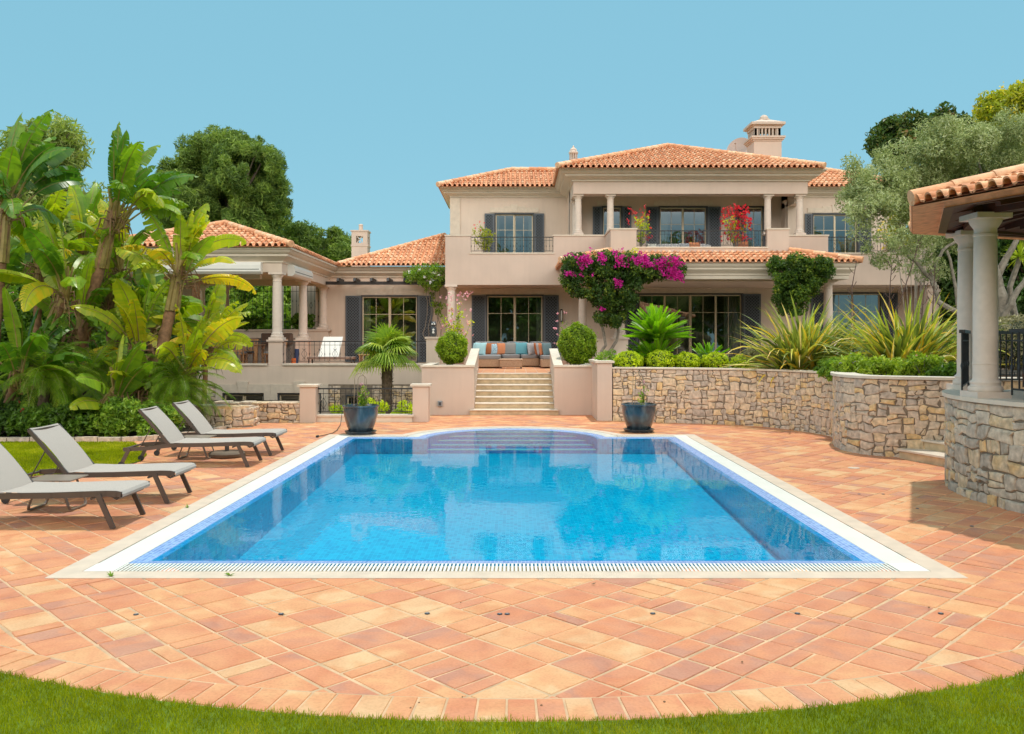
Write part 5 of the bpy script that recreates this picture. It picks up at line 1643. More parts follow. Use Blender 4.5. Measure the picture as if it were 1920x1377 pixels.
def strelitzia(name, label, base, top, nl, blade, seed, r=.11, pet=.9, tone=(.2, .8), azc=None, azs=PI, trunk=True, torn=.75, low=.1):
    rr = random.Random(seed)
    e = empty(name, base, label, 'plant', 'giant bird of paradise plants in the left bed')
    B, T = Vector(base), Vector(top)
    m = MB(); midp = B.lerp(T, .5) + Vector((rr.uniform(-.08, .08), 0, -.03))
    if trunk:
        pts = []; rads = []
        n = 22
        for k in range(n + 1):
            t = k / n; p = B.lerp(midp, t*2) if t < .5 else midp.lerp(T, t*2 - 1)
            pts.append(p); rads.append(r * (1.05 - .25 * t) * (1.10 if k % 2 else .93) * rr.uniform(.94, 1.06))
        m.tube(pts, rads, 9); m.build('trunk', PSEUDO, e, smooth=True)
    lf = MB(); stl = MB()
    # fan of sheaths
    nl = int(nl * 1.35)
    for k in range(nl):
        f = k / max(1, nl - 1)
        az = (azc if azc is not None else rr.uniform(0, 2*PI)) + (rr.uniform(-azs, azs) if azc is not None else 0) if k % 2 else rr.uniform(0, 2*PI)
        elev = R(88) - R(58) * (f ** 1.1) * rr.uniform(.6, 1.15)
        bz = T + Vector((rr.uniform(-.06, .06), rr.uniform(-.06, .06), rr.uniform(-.55, -.05) * (1 if trunk else .3)))
        tn = tone[0] + (tone[1] - tone[0]) * rr.random()
        if f > .8 and rr.random() < .35: tn = min(1, tn + .25)
        paddle(lf, stl, bz, az, elev, pet * rr.uniform(.75, 1.2), blade * .92 * rr.uniform(.75, 1.15), blade * .165 * rr.uniform(.85, 1.2), R(20) + R(95) * f * rr.uniform(.5, 1.1), rr, tn, torn * rr.choice([.3, .8, 1.0, 1.5]), rr.uniform(-.9, .9))
    lf.build('leaves', L_BANANA, e); stl.build('leaf_stalks', SHEATH, e)
    if trunk:
        m = MB()
        for k in range(5):
            a = 2*PI*k/5 + rr.random(); dd = Vector((math.cos(a), math.sin(a), .0))
            m.tube([B.lerp(T, .72) + dd * r * .8, T + dd * r * .5 + Vector((0, 0, .1)), T + dd * .12 + Vector((0, 0, .5))], [r * .5, r * .38, r * .2], 6)
        m.build('sheaths', SHEATH, e, smooth=True)
        m = MB()
        for k in range(26):
            a = rr.uniform(0, 2*PI); dd = Vector((math.cos(a), math.sin(a), 0)); q = T + Vector((0, 0, rr.uniform(-.5, -.05))) + dd * r * .8
            L_ = rr.uniform(.1, .34)
            m.tube([q, q + dd * L_ * .7 + Vector((0, 0, rr.uniform(-.02, .08))), q + dd * L_ + Vector((0, 0, -L_ * rr.uniform(.4, 1.2)))], [.022, .016, .004], 4)
        m.build('dead_stalks', DRY, e)
    return e

def S(px, py, d): return tuple(at(px, py, d))
LB = 'tall banana-like plant '
strelitzia('bird_of_paradise', LB + 'with leaning brown trunk, the highest complete crown left of the pavilion roof', (-9.9, 19.0, .3), S(215, 395, 18.6), 15, 1.35, 3, .13, .75, (.08, .5), azc=R(20), azs=1.6)
strelitzia('bird_of_paradise', LB + 'with thick fibrous trunk and yellowing leaves in front of the loggia', (-7.9, 18.6, .1), S(338, 500, 18.6), 14, 1.25, 8, .14, .55, (.4, .98), azc=R(-10), azs=1.6)
strelitzia('bird_of_paradise', LB + 'with dark leaves cut by the upper left edge of the photo', (-10.8, 17.6, .1), S(12, 372, 17.6), 16, 1.45, 12, .13, .75, (.02, .4), azc=R(10), azs=1.4)
strelitzia('bird_of_paradise', LB + 'with slim leaning trunk at the far left, crown at loggia eave height', (-10.7, 18.2, .2), S(125, 545, 18.0), 13, 1.3, 15, .11, .6, (.2, .75))
strelitzia('bird_of_paradise', LB + 'with short crown behind the leaning trunk', (-9.3, 20.0, .2), S(205, 560, 19.8), 13, 1.35, 17, .11, .6, (.3, .8))
strelitzia('bird_of_paradise', 'banana-like plant with low upright leaves between the two big trunks', (-8.6, 18.6, .1), S(262, 640, 18.4), 13, 1.25, 21, .08, .55, (.3, .92))
strelitzia('bird_of_paradise', 'bright yellow-green banana-like plant leaning right over the basement window', (-7.35, 18.9, .2), S(352, 690, 18.7), 9, 1.15, 29, .08, .6, (.55, .93), azc=R(0), azs=1.2)
strelitzia('bird_of_paradise', 'low banana-like clump with arching leaves just above the red flowers', (-8.9, 17.4, .05), S(215, 735, 17.4), 11, 1.2, 31, .07, .35, (.25, .85), low=.3)
strelitzia('bird_of_paradise', 'low dark banana-like clump in the lower left corner of the bed', (-10.4, 17.2, .05), S(40, 690, 17.1), 12, 1.3, 37, .09, .5, (.05, .6))
strelitzia('bird_of_paradise', 'banana-like plant with broad leaves filling the gap at the left edge', (-11.6, 19.6, .05), S(-20, 560, 19.4), 15, 1.5, 41, .1, .8, (.1, .7))
strelitzia('bird_of_paradise', 'banana-like plant with bluish young leaves right behind the thick trunk', (-8.5, 20.4, .05), S(285, 590, 20.3), 12, 1.35, 43, .08, .6, (.15, .8))
strelitzia('bird_of_paradise', 'banana-like plant with pale torn leaves behind the leaning trunks', (-10.3, 20.8, .05), S(155, 470, 20.6), 14, 1.4, 47, .1, .7, (.35, .9))
strelitzia('bird_of_paradise', 'small bright banana-like plant reaching towards the dining chairs', (-7.15, 19.8, .2), S(385, 645, 19.6), 9, 1.15, 53, .06, .5, (.6, .9), azc=R(5), azs=.8)

strelitzia('bird_of_paradise', 'banana-like plant with pale folded leaves close behind the edge shrubs', (-8.1, 17.9, .05), S(265, 715, 17.8), 9, 1.0, 61, .05, .3, (.4, .9), low=.3)
strelitzia('bird_of_paradise', 'banana-like plant with dark arching leaves between the left trunks', (-9.6, 18.9, .05), S(150, 610, 18.8), 12, 1.25, 67, .09, .5, (.1, .7))
strelitzia('bird_of_paradise', 'banana-like plant with bright torn leaves between far left and leaning trunk', (-11.0, 19.8, .05), S(75, 480, 19.6), 13, 1.3, 71, .1, .6, (.3, .85))
strelitzia('bird_of_paradise', 'banana-like plant with yellow comb-like leaves left of the loggia column', (-8.9, 19.6, .05), S(225, 500, 19.5), 12, 1.25, 73, .09, .6, (.45, .95))
# ---------- feathery pygmy palms ---------------------------------------------
def frond(mb, st, base, az, elev, L, droop, leaf, nl, rr, rv, wid=.012, vee=.5, tip=.25, stiff=0.0, shrink=.6):
    n = 10; pts = [Vector(base)]; dirs = []; el = elev; p = Vector(base)
    for k in range(n):
        el -= droop / n; d = Vector((math.cos(az)*math.cos(el), math.sin(az)*math.cos(el), math.sin(el))); p = p + d * L / n; pts.append(p.copy()); dirs.append(d)
    dirs.append(dirs[-1])
    st.tube(pts, [.012*(1 - .8*k/n) for k in range(n+1)], 4, cap=False)
    side = Vector((-math.sin(az), math.cos(az), 0))
    A = []; q = []
    for k in range(nl):
        t = .12 + .88 * k / nl; i = min(n-1, int(t*n)); f = t*n - i; c = pts[i].lerp(pts[i+1], f); d = dirs[i]
        nn = side.cross(d); nn = nn if nn.z > 0 else -nn
        ll = leaf * (math.sin(PI * (t*.8 + .15)) ** shrink) * rr.uniform(.85, 1.1)
        for sg in (-1, 1):
            ld = (side * sg * math.cos(vee) + d * (.55 + .8*t) + nn * math.sin(vee)).normalized()
            e_ = c + ld * ll - Vector((0, 0, ll * tip))
            m_ = c + ld * ll * .5 + nn * 0.0
            w = d * wid
            A.append([c - w*.6, c + w*.6, m_ + w, m_ - w]); A.append([m_ - w, m_ + w, e_ + w*.15, e_ - w*.15])
            v_ = min(1, max(0, rv + rr.uniform(-.15, .15))); q += [v_, v_]
    mb.quads(np.array([[tuple(x) for x in r_] for r_ in A]), np.array(q))

def pygmy_palm(name, label, base, h, nf, L, seed, trunk_r=.10, lean=(0, 0)):
    rr = random.Random(seed); e = empty(name, base, label, 'palm')
    B = Vector(base); T = B + Vector((lean[0], lean[1], h))
    m = MB(); m.tube([B.lerp(T, k/14) for k in range(15)], [trunk_r * (1.15 if k % 2 else .95) for k in range(15)], 9); m.build('trunk', BARK, e)
    lf = MB(); st = MB()
    for k in range(nf):
        el = R(85) - R(95) * (k / nf) ** .8
        frond(lf, st, T + Vector((0, 0, rr.uniform(-.1, .08))), rr.uniform(0, 2*PI), el, L * rr.uniform(.8, 1.1), R(rr.uniform(60, 95)), .24, 34, rr, rr.uniform(.2, .8), .0075, .15, .35)
    lf.build('fronds', L_PALM, e); st.build('frond_stalks', STEMG, e); return e
pygmy_palm('pygmy_palm', 'feathery dwarf palm beside the rubble wall end, in front of the thick trunk', (-7.15, 18.3, .05), .95, 60, 1.15, 5)
pygmy_palm('pygmy_palm', 'dark feathery dwarf palm on a leaning trunk near the left edge', (-9.5, 17.3, .05), 1.15, 60, 1.2, 6, lean=(.1, 0))
pygmy_palm('pygmy_palm', 'second feathery dwarf palm on a slim trunk behind the lawn', (-9.0, 17.9, .05), 1.25, 40, 1.05, 7, lean=(.25, 0))

# ---------- fan palm in the sunken yard --------------------------------------
def fan_leaf(mb, st, base, az, elev, pet, rad, rr, rv, nseg=26, droop=.35):
    d = Vector((math.cos(az)*math.cos(elev), math.sin(az)*math.cos(elev), math.sin(elev)))
    p0 = Vector(base); p1 = p0 + d * pet - Vector((0, 0, pet * .08)); st.tube([p0, p0.lerp(p1, .5) + Vector((0, 0, .02)), p1], [.014, .010, .008], 4)
    side = Vector((-math.sin(az), math.cos(az), 0)); nn = side.cross(d); nn = nn if nn.z > 0 else -nn
    for k in range(nseg):
        a = R(-125) + R(250) * k / (nseg - 1); a2 = R(250) / (nseg - 1) * .5
        L_ = rad * (1 - .28 * (abs(a) / R(125)) ** 2) * rr.uniform(.9, 1.05)
        def pt(f, ang, bend=1.0):
            v = d * math.cos(ang) + side * math.sin(ang)
            return p1 + v * L_ * f + nn * (L_ * .06 * math.sin(f*3)) - Vector((0, 0, L_ * droop * f * f * bend))
        ridge = nn * .012
        v_ = min(1, max(0, rv + rr.uniform(-.1, .1)))
        mb.add([p1, pt(.5, a - a2) , pt(.55, a) + ridge, pt(.5, a + a2), pt(1.0, a - a2*.08, 1.15), pt(1.0, a + a2*.08, 1.15)], [(0, 1, 2), (0, 2, 3), (1, 4, 2), (2, 5, 3), (2, 4, 5)], v_)
def fan_palm(name, label, base, h, nl, rad, pet, seed, tr=.13):
    rr = random.Random(seed); e = empty(name, base, label, 'palm'); B = Vector(base); T = B + Vector((0, 0, h))
    m = MB(); n = 26
    m.tube([B.lerp(T, k/n) for k in range(n+1)], [tr * (.85 + .35 * k/n) * (1.0 + .08 * (k % 2)) for k in range(n+1)], 10)
    for k in range(220):
        a = rr.uniform(0, 2*PI); t = rr.random() ** .8; q = B.lerp(T, t); rad_ = tr * (.85 + .35*t); dd = Vector((math.cos(a), math.sin(a), 0))
        m.add([q + dd*rad_*.9 + Vector((0, 0, -.03)), q + dd*(rad_ + .05) + Vector((-dd.y*.02, dd.x*.02, .05)), q + dd*(rad_ + .05) + Vector((dd.y*.02, -dd.x*.02, .05))], [(0, 1, 2)])
    m.build('trunk', BARK, e)
    lf = MB(); st = MB()
    for k in range(nl):
        el = R(82) - R(100) * (k / nl) ** .9
        fan_leaf(lf, st, T + Vector((0, 0, rr.uniform(-.08, .05))), rr.uniform(0, 2*PI) if k % 3 else R(-90) + rr.uniform(-1, 1), el, pet * rr.uniform(.8, 1.15), rad * rr.uniform(.85, 1.1), rr, rr.uniform(.15, .8), droop=.2 + .4 * k/nl)
    lf.build('fronds', L_FAN, e); st.build('frond_stalks', STEMG, e); return e
fan_palm('fan_palm', 'fan palm with shaggy brown trunk growing from the sunken yard', (-3.5, 23.6, -1.0), 2.55, 30, .60, .42, 4)
fan_palm('fan_palm', 'spiky pale fan palm seen through the back of the loggia', (-12.9, 37.5, 0), 2.6, 26, .8, .6, 9)

# ---------- clipped balls ----------------------------------------------------
def bush(name, label, c, rad, n, size, mat, seed, lo=.80, aspect=1.6, group=None, flow=None, bumps=.08, core=True, rlo=0, rhi=1, trunk=None, cat='bush'):
    """c = centre; rad = (rx,ry,rz)"""
    r = np.random.RandomState(seed); base = (c[0], c[1], c[2] - rad[2])
    e = empty(name, base, label, cat, group)
    m = MB(); pts, d = ball_pts(n, (0, 0, 0), (1, 1, 1), lo, r)
    k = 1 + (r.uniform(0, 1, n) < .02) * r.uniform(.03, .13, n) + bumps * (np.sin(d[:, 0] * 7 + seed) * np.cos(d[:, 1] * 6 + seed * 2) + .7 * np.sin(d[:, 2] * 9 + d[:, 0] * 5)) + r.normal(0, .032, n)
    pts = pts * k[:, None] * np.array(rad) + np.array(c)
    LC(m, pts, size, aspect, seed + 3, rlo, rhi, nrm=d * 1.0, spread=.8, clump=.5 + .5 * np.sin(d[:, 0] * 11 + d[:, 2] * 8) * np.cos(d[:, 1] * 9 - d[:, 2] * 5), up=.2)
    fo = m.build('foliage', mat, e)
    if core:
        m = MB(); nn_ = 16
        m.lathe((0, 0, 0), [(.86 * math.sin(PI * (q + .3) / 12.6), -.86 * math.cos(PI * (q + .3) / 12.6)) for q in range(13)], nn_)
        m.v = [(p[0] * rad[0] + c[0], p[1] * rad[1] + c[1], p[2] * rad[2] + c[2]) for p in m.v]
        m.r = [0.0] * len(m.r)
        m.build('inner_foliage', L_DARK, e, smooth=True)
    if flow:
        fm, fn, fs = flow
        m = MB(); pts, d = ball_pts(fn, c, (rad[0]*1.03, rad[1]*1.03, rad[2]*1.03), .95, r); LC(m, pts, fs, 1.1, seed + 9, 0, 1, nrm=d); m.build('flowers', fm, e)
    if trunk:
        m = MB(); m.tube([(c[0], c[1], trunk), (c[0], c[1], c[2])], .03, 7); m.build('trunk', BARKGREY, e)
    return e
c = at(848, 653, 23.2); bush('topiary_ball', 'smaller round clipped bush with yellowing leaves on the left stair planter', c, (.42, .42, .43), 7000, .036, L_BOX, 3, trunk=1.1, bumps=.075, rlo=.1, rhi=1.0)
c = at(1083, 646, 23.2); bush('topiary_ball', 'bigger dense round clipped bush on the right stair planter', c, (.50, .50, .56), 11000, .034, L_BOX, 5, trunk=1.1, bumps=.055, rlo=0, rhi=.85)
GB = 'lime green cushion shrubs along the top of the retaining wall'
for k, (px, py, w, lab) in enumerate(((1178, 672, 27, 'lime cushion shrub nearest the beige pier'), (1238, 676, 28, 'second lime cushion shrub below the big cycad'), (1287, 675, 25, 'lime cushion shrub just right of the big cycad'),
                          (1341, 679, 25, 'lime cushion shrub below the small cycad'), (1392, 678, 22, 'last lime cushion shrub beside the grey shrub'))):
    c = at(px, py, 20.9); w = w / 1620 * 20.9
    c.z = 1.18 + w * .62
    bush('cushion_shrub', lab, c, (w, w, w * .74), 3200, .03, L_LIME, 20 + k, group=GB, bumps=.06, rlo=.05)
BD = 'loose shrubs in the raised bed'
def loose(name, label, c, rad, ncl, cr, nl, size, mat, seed, flow=None, aspect=2.2, group=None, zmin=None, stems=True, cat='shrub', stem_mat=None, zb=None):
    e = empty(name, (c[0], c[1], zb if zb is not None else c[2] - rad[2]), label, cat, group)
    m = MB(); cs = clumpy(m, c, rad, ncl, cr, nl, size, aspect, seed, lo=.3, zmin=zmin); m.build('foliage', mat, e)
    if stems:
        m = MB(); z0 = zb if zb is not None else c[2] - rad[2]
        for p in cs[::max(1, len(cs)//14)]:
            m.tube([(c[0] + (p[0]-c[0])*.15, c[1] + (p[1]-c[1])*.15, z0), (c[0] + (p[0]-c[0])*.6, c[1] + (p[1]-c[1])*.6, z0 + (p[2]-z0)*.55), tuple(p)], [.014, .010, .005], 4)
        m.build('stems', stem_mat or BARKGREY, e)
    if flow:
        fm, fn, fs, fr = flow
        r = np.random.RandomState(seed + 77); m = MB()
        for k in range(fn):
            p = cs[r.randint(len(cs))]; q = p + r.normal(size=3) * cr * .7
            pts = q + r.normal(size=(fr, 3)) * fs * .7
            LC(m, pts, fs, 1.0, seed + k, 0, 1, spread=1)
        m.build('flowers', fm, e)
    return e
c = at(1140, 666, 21.3); loose('flowering_shrub', 'low shrub with pinkish tips directly above the beige pier', (c.x, c.y, 1.42), (.33, .3, .25), 26, .10, 60, .03, L_FRESH, 41, (FL_PURP, 10, .02, 5), group=BD)
for k, (px, d, w, h, mt, fl, lab) in enumerate((
    (1330, 21.5, .55, .32, L_MID, (FL_PURP, 30, .022, 5), 'dark green shrub with small purple flowers behind the cushion shrubs'),
    (1425, 20.8, .42, .48, L_GREY, None, 'brownish grey wiry shrub between cushions and first flax plant'),
    (1470, 19.9, .35, .35, L_GREY, None, 'small brownish shrub at the foot of the first flax plant'),
    (1565, 16.8, .34, .20, L_FRESH, (FL_PINK, 14, .02, 4), 'low reddish green shrub spilling over the coping where the walls meet'),
    (1605, 16.2, .45, .32, L_LIMEFRESH, (FL_PURP, 12, .02, 5), 'fresh green shrub with purple flowers above the bulging wall'),
    (1660, 15.8, .50, .27, L_LIMEFRESH, None, 'bright green ferny shrub in the middle of the bulging wall bed'),
    (1735, 15.0, .42, .36, L_LIMEFRESH, (FL_PINK, 10, .02, 4), 'pale green upright shrub with pink buds near the pavilion'),
    (1790, 14.6, .40, .20, L_MID, None, 'low green ground shrub beside the pavilion railing'),
    (1560, 17.8, .35, .22, L_MID, (FL_WHITE, 8, .02, 4), 'dark low shrub with white dots in front of the first flax'))):
    x = (px - VX) / F_PX * d
    h *= .62
    loose('bed_shrub', lab, (x, d, 1.20 + h), (w, w * .8, h), 46, .11, 62, .036 if mt != L_GREY else .018, mt, 50 + k, fl, aspect=2.6 if mt != L_GREY else 4, group=BD, zb=1.2)

# ---------- cycads -----------------------------------------------------------
def cycad(name, label, base, heads, seed):
    rr = random.Random(seed); e = empty(name, base, label, 'cycad'); lf = MB(); st = MB(); tk = MB()
    for (dx, dy, h, L, nf, elo) in heads:
        T = Vector(base) + Vector((dx, dy, h)); tk.tube([Vector(base) + Vector((dx*.4, dy*.4, -.05)), T], [.16, .12], 9)
        for k in range(nf):
            el = R(86) - R(86 - elo) * (k / nf) ** .8
            frond(lf, st, T, rr.uniform(0, 2*PI), el, L * rr.uniform(.9, 1.08), R(rr.uniform(8, 34)), .15 * (L / 1.0), 48, rr, rr.uniform(.25, .85), .015, .45, .02, shrink=.45)
    lf.build('fronds', L_CYCAD, e); st.build('frond_stalks', STEMG, e); tk.build('trunk', BARK, e); return e
cycad('cycad', 'big bright green cycad with two tiers of stiff fronds', (3.52, 21.6, 1.2), [(.0, .0, .68, .92, 90, 14), (.0, -.1, .10, .84, 70, 8), (-.35, -.2, .05, .6, 18, 20)], 3)
cycad('cycad', 'small green cycad standing low right of the big one', (5.05, 22.6, 1.2), [(0, 0, .02, .72, 34, 8)], 9)

# ---------- New Zealand flax -------------------------------------------------
def blade_strip(mb, base, az, elev, L, droop, w, rr, rv, fold=.3):
    n = 7; p = Vector(base); el = elev; pts = [p.copy()]; 
    for k in range(n):
        el -= droop / n * (k + .5) / n * 2; d = Vector((math.cos(az)*math.cos(el), math.sin(az)*math.cos(el), math.sin(el))); p = p + d * L / n; pts.append(p.copy())
    tw = rr.uniform(-.9, .9); s0 = Vector((-math.sin(az), math.cos(az), 0))
    up = Vector((0, 0, 1)); vs = []
    for k, q in enumerate(pts):
        t = k / n; ww = w * (1 - (max(0, t - .35) / .65) ** 1.6) * .5 + .001; s_ = s0 * math.cos(tw) + up * math.sin(tw) * .6
        vs += [q - s_ * ww, q + Vector((0, 0, -ww * fold)), q + s_ * ww]
    fs = []; rs = []
    for k in range(n):
        for j in (0, 1): fs.append((k*3+j, k*3+j+1, k*3+j+4, k*3+j+3)); rs.append(min(1, max(0, rv + (.12 if j else 0) + (.15 if k == n-1 and rr.random() < .4 else 0))))
    mb.add(vs, fs, rs)
def flax(name, label, base, n, L, seed, spread=.45, azb=None):
    rr = random.Random(seed); e = empty(name, base, label, 'flax plant', 'flax plants in the raised bed'); m = MB()
    fans = [(rr.gauss(0, spread), rr.gauss(0, spread * .6), rr.uniform(0, 2*PI)) for _ in range(26)]
    for k in range(n):
        fx, fy, fa = fans[k % len(fans)]
        out = math.atan2(fy, fx); q = min(1.0, math.hypot(fx, fy) / (spread * 1.6))
        az = out + rr.gauss(0, .9) if q > .25 else rr.uniform(0, 2*PI)
        el = R(86) - R(62) * abs(rr.gauss(0, .45)) - R(28) * q
        rv = rr.betavariate(2.0, 2.3) if rr.random() < .8 else rr.uniform(.72, 1.0)
        blade_strip(m, (base[0] + fx * .55, base[1] + fy * .55, base[2]), az, max(R(12), el), L * rr.uniform(.55, 1.15), R(rr.choice([12, 20, 30, 45, 80])), rr.uniform(.055, .10), rr, rv)
    m.build('blades', L_FLAX, e); return e
flax('flax_plant', 'sprawling green and orange flax left, its long blades hanging over the wall', (6.45, 19.4, 1.2), 430, 1.75, 4)
flax('flax_plant', 'tall orange tipped flax right, close to the pavilion railing', (8.0, 17.6, 1.2), 460, 1.75, 7, .5)
# dry flower stalks of the flax
FST = mat_plain('flax_stalk', (0.10, 0.055, 0.045), .8, var=.3)
for k, (p, lab) in enumerate((([S(1660, 620, 19.2), S(1690, 560, 19.2), S(1716, 480, 19.2), S(1722, 450, 19.2)], 'curved dark flower stalk of the flax, longest of the bare stalks'), ([S(1602, 600, 19), S(1597, 540, 19), S(1606, 490, 19)], 'bare flower stalk rising from the left flax'),
                       ([S(1667, 600, 18.5), S(1668, 545, 18.5), S(1672, 497, 18.5)], 'thin forked bare flower stalk beside the right window'), ([S(1728, 600, 17.8), S(1732, 545, 17.8), S(1733, 520, 17.8)], 'short bare flower stalk of the right flax'), ([S(1748, 600, 17.8), S(1751, 540, 17.8), S(1753, 500, 17.8)], 'bare flower stalk nearest the pavilion'))):
    rr = random.Random(k); e = empty('flower_stalk', (p[0][0], p[0][1], 1.2), lab, 'flower stalk'); m = MB()
    pts = [(p[0][0] - .05, p[0][1], 1.2)] + p; limb(m, pts, .018, .008, 5)
    for q in range(9):
        t = rr.uniform(.35, 1) * (len(pts) - 1); i = min(len(pts) - 2, int(t)); c = Vector(pts[i]).lerp(Vector(pts[i+1]), t - i)
        dd = Vector((rr.choice([-1, 1]) * .09, rr.uniform(-.05, .05), .07)); m.tube([c, c + dd * .6, c + dd * 1.1 + Vector((0, 0, .05))], [.008, .006, .011], 4)
    m.build('stalk', FST, e)

# ---------- climbers on the porch --------------------------------------------
e = empty('bougainvillea', (2.55, 28.3, 1.0), 'magenta bougainvillea climbing the left porch column and spreading along the eave', 'climber')
m = MB()
YB = 27.7
def zc(px, py, d=YB): return tuple(at(px, py, d))
r = np.random.RandomState(5)
def fill(mb, poly_px, n_clump, cr, nl, size, d, dy, seed, mat=None, rlo=0, rhi=1, aspect=1.7, holes=.0):
    rr_ = np.random.RandomState(seed); xs_ = [p[0] for p in poly_px]; ys_ = [p[1] for p in poly_px]; cs = []
    while len(cs) < n_clump:
        x, y = rr_.uniform(min(xs_), max(xs_)), rr_.uniform(min(ys_), max(ys_)); ins = False; n = len(poly_px)
        for i in range(n):
            xa, ya = poly_px[i]; xb, yb = poly_px[(i+1) % n]
            if (ya > y) != (yb > y) and x < (xb - xa) * (y - ya) / (yb - ya + 1e-12) + xa: ins = not ins
        if ins: cs.append(tuple(at(x, y, d + rr_.uniform(-dy, dy))))
    for k, p in enumerate(cs):
        c2 = cr * rr_.uniform(.6, 1.3); pts, dd = ball_pts(int(nl * (c2/cr)**2), p, (c2, c2, c2), .2, rr_)
        LC(mb, pts, size, aspect, seed * 17 + k, rlo, rhi, nrm=dd*.5 + np.array([0, -.4, .2]), clump=np.full(len(pts), rr_.uniform(0, 1)))
    return cs
POLY = [(1058, 488), (1085, 478), (1180, 477), (1275, 484), (1282, 500), (1276, 525), (1225, 522), (1205, 530), (1195, 545), (1190, 575), (1170, 595), (1158, 612), (1142, 600), (1122, 608), (1124, 575), (1100, 560), (1070, 550), (1056, 530)]
cs = fill(m, POLY, 330, .17, 95, .052, YB, .42, 5)
m.build('foliage', mat_leaf('bougainvillea_leaf', [(0, (0.018, 0.042, 0.009)), (.55, (0.045, 0.095, 0.014)), (.85, (0.12, 0.18, 0.02)), (1, (0.28, 0.30, 0.03))], .3), e)
m = MB()
for (px, py, sp, n) in ((1090, 488, 14, 26), (1130, 483, 10, 16), (1105, 486, 8, 10), (1205, 486, 10, 26), (1213, 496, 8, 14), (1245, 492, 14, 24), (1265, 492, 10, 36), (1262, 508, 11, 46), (1272, 518, 7, 24), (1162, 484, 14, 14), (1232, 500, 16, 14), (1066, 514, 5, 10), (1159, 531, 7, 16), (1128, 580, 3, 4), (1190, 490, 30, 14), (1100, 500, 30, 8)):
    for k in range(n):
        c = np.array(at(px + r.normal() * sp * .55, py + r.normal() * sp * .45, YB - .42 - .12 * r.rand()))
        LC(m, c + r.normal(size=(9, 3)) * .035, .058, 1.1, int(r.randint(1e6)), 0, 1, spread=1)
m.build('flowers', FL_MAG, e)
m = MB(); limb(m, [(2.62, 28.35, 1.0), (2.95, 28.3, 1.75), (2.8, 28.3, 2.6), (3.1, 28.2, 3.8)], .06, .04, 7, .03, 1); limb(m, [(2.68, 28.35, 1.0), (3.35, 28.4, 1.9), (3.4, 28.3, 3.0)], .055, .04, 7, .03, 2); m.build('trunk', BARKGREY, e)
e = empty('green_climber', (10.2, 28.2, 1.0), 'dense green climber covering the right porch column below the eave', 'climber')
m = MB(); POLY = [(1440, 488), (1480, 482), (1550, 484), (1560, 500), (1556, 520), (1540, 530), (1528, 545), (1512, 562), (1500, 592), (1490, 588), (1475, 590), (1450, 560), (1458, 530), (1448, 510)]
fill(m, POLY, 190, .17, 90, .055, YB, .4, 15, rlo=.0, rhi=1.0)
m.build('foliage', mat_leaf('climber_leaf', [(0, (0.022, 0.055, 0.010)), (.55, (0.06, 0.12, 0.016)), (.9, (0.16, 0.23, 0.02)), (1, (0.33, 0.34, 0.04))], .3), e)
m = MB(); limb(m, [(9.7, 28.2, 1.0), (9.4, 28.2, 2.4), (9.7, 28.2, 3.6)], .05, .03, 7, .03, 4); m.build('trunk', BARKGREY, e)
e = empty('climbing_rose', (-3.6, 33.6, 1.0), 'white climbing rose trained up the wall and over the dark pergola', 'climber')
m = MB(); fill(m, [(755, 515), (785, 498), (833, 500), (833, 528), (815, 545), (800, 548), (795, 530), (760, 528)], 70, .16, 60, .045, 33.3, .35, 25)
fill(m, [(805, 545), (828, 540), (832, 600), (815, 590)], 9, .12, 40, .045, 33.6, .2, 26)
m.build('foliage', L_FRESH, e)
m = MB()
for (px, py) in ((768, 509), (787, 507), (815, 512), (811, 524), (808, 530), (823, 516), (797, 520)):
    c = np.array(at(px, py, 32.9)); LC(m, c + r.normal(size=(10, 3)) * .03, .07, 1.0, px, 0, 1)
m.build('flowers', FL_WHITE, e)
m = MB()
for k in range(5): limb(m, [(-3.3 + .1*k, 33.9, 1.0), (-3.6 + .18*k, 33.85, 2.2), (-3.4 + .1*k, 33.8, 3.2), (-3.5 + .15*k, 33.4, 4.1)], .02, .012, 5, .05, 60+k)
m.build('stems', BARKGREY, e)

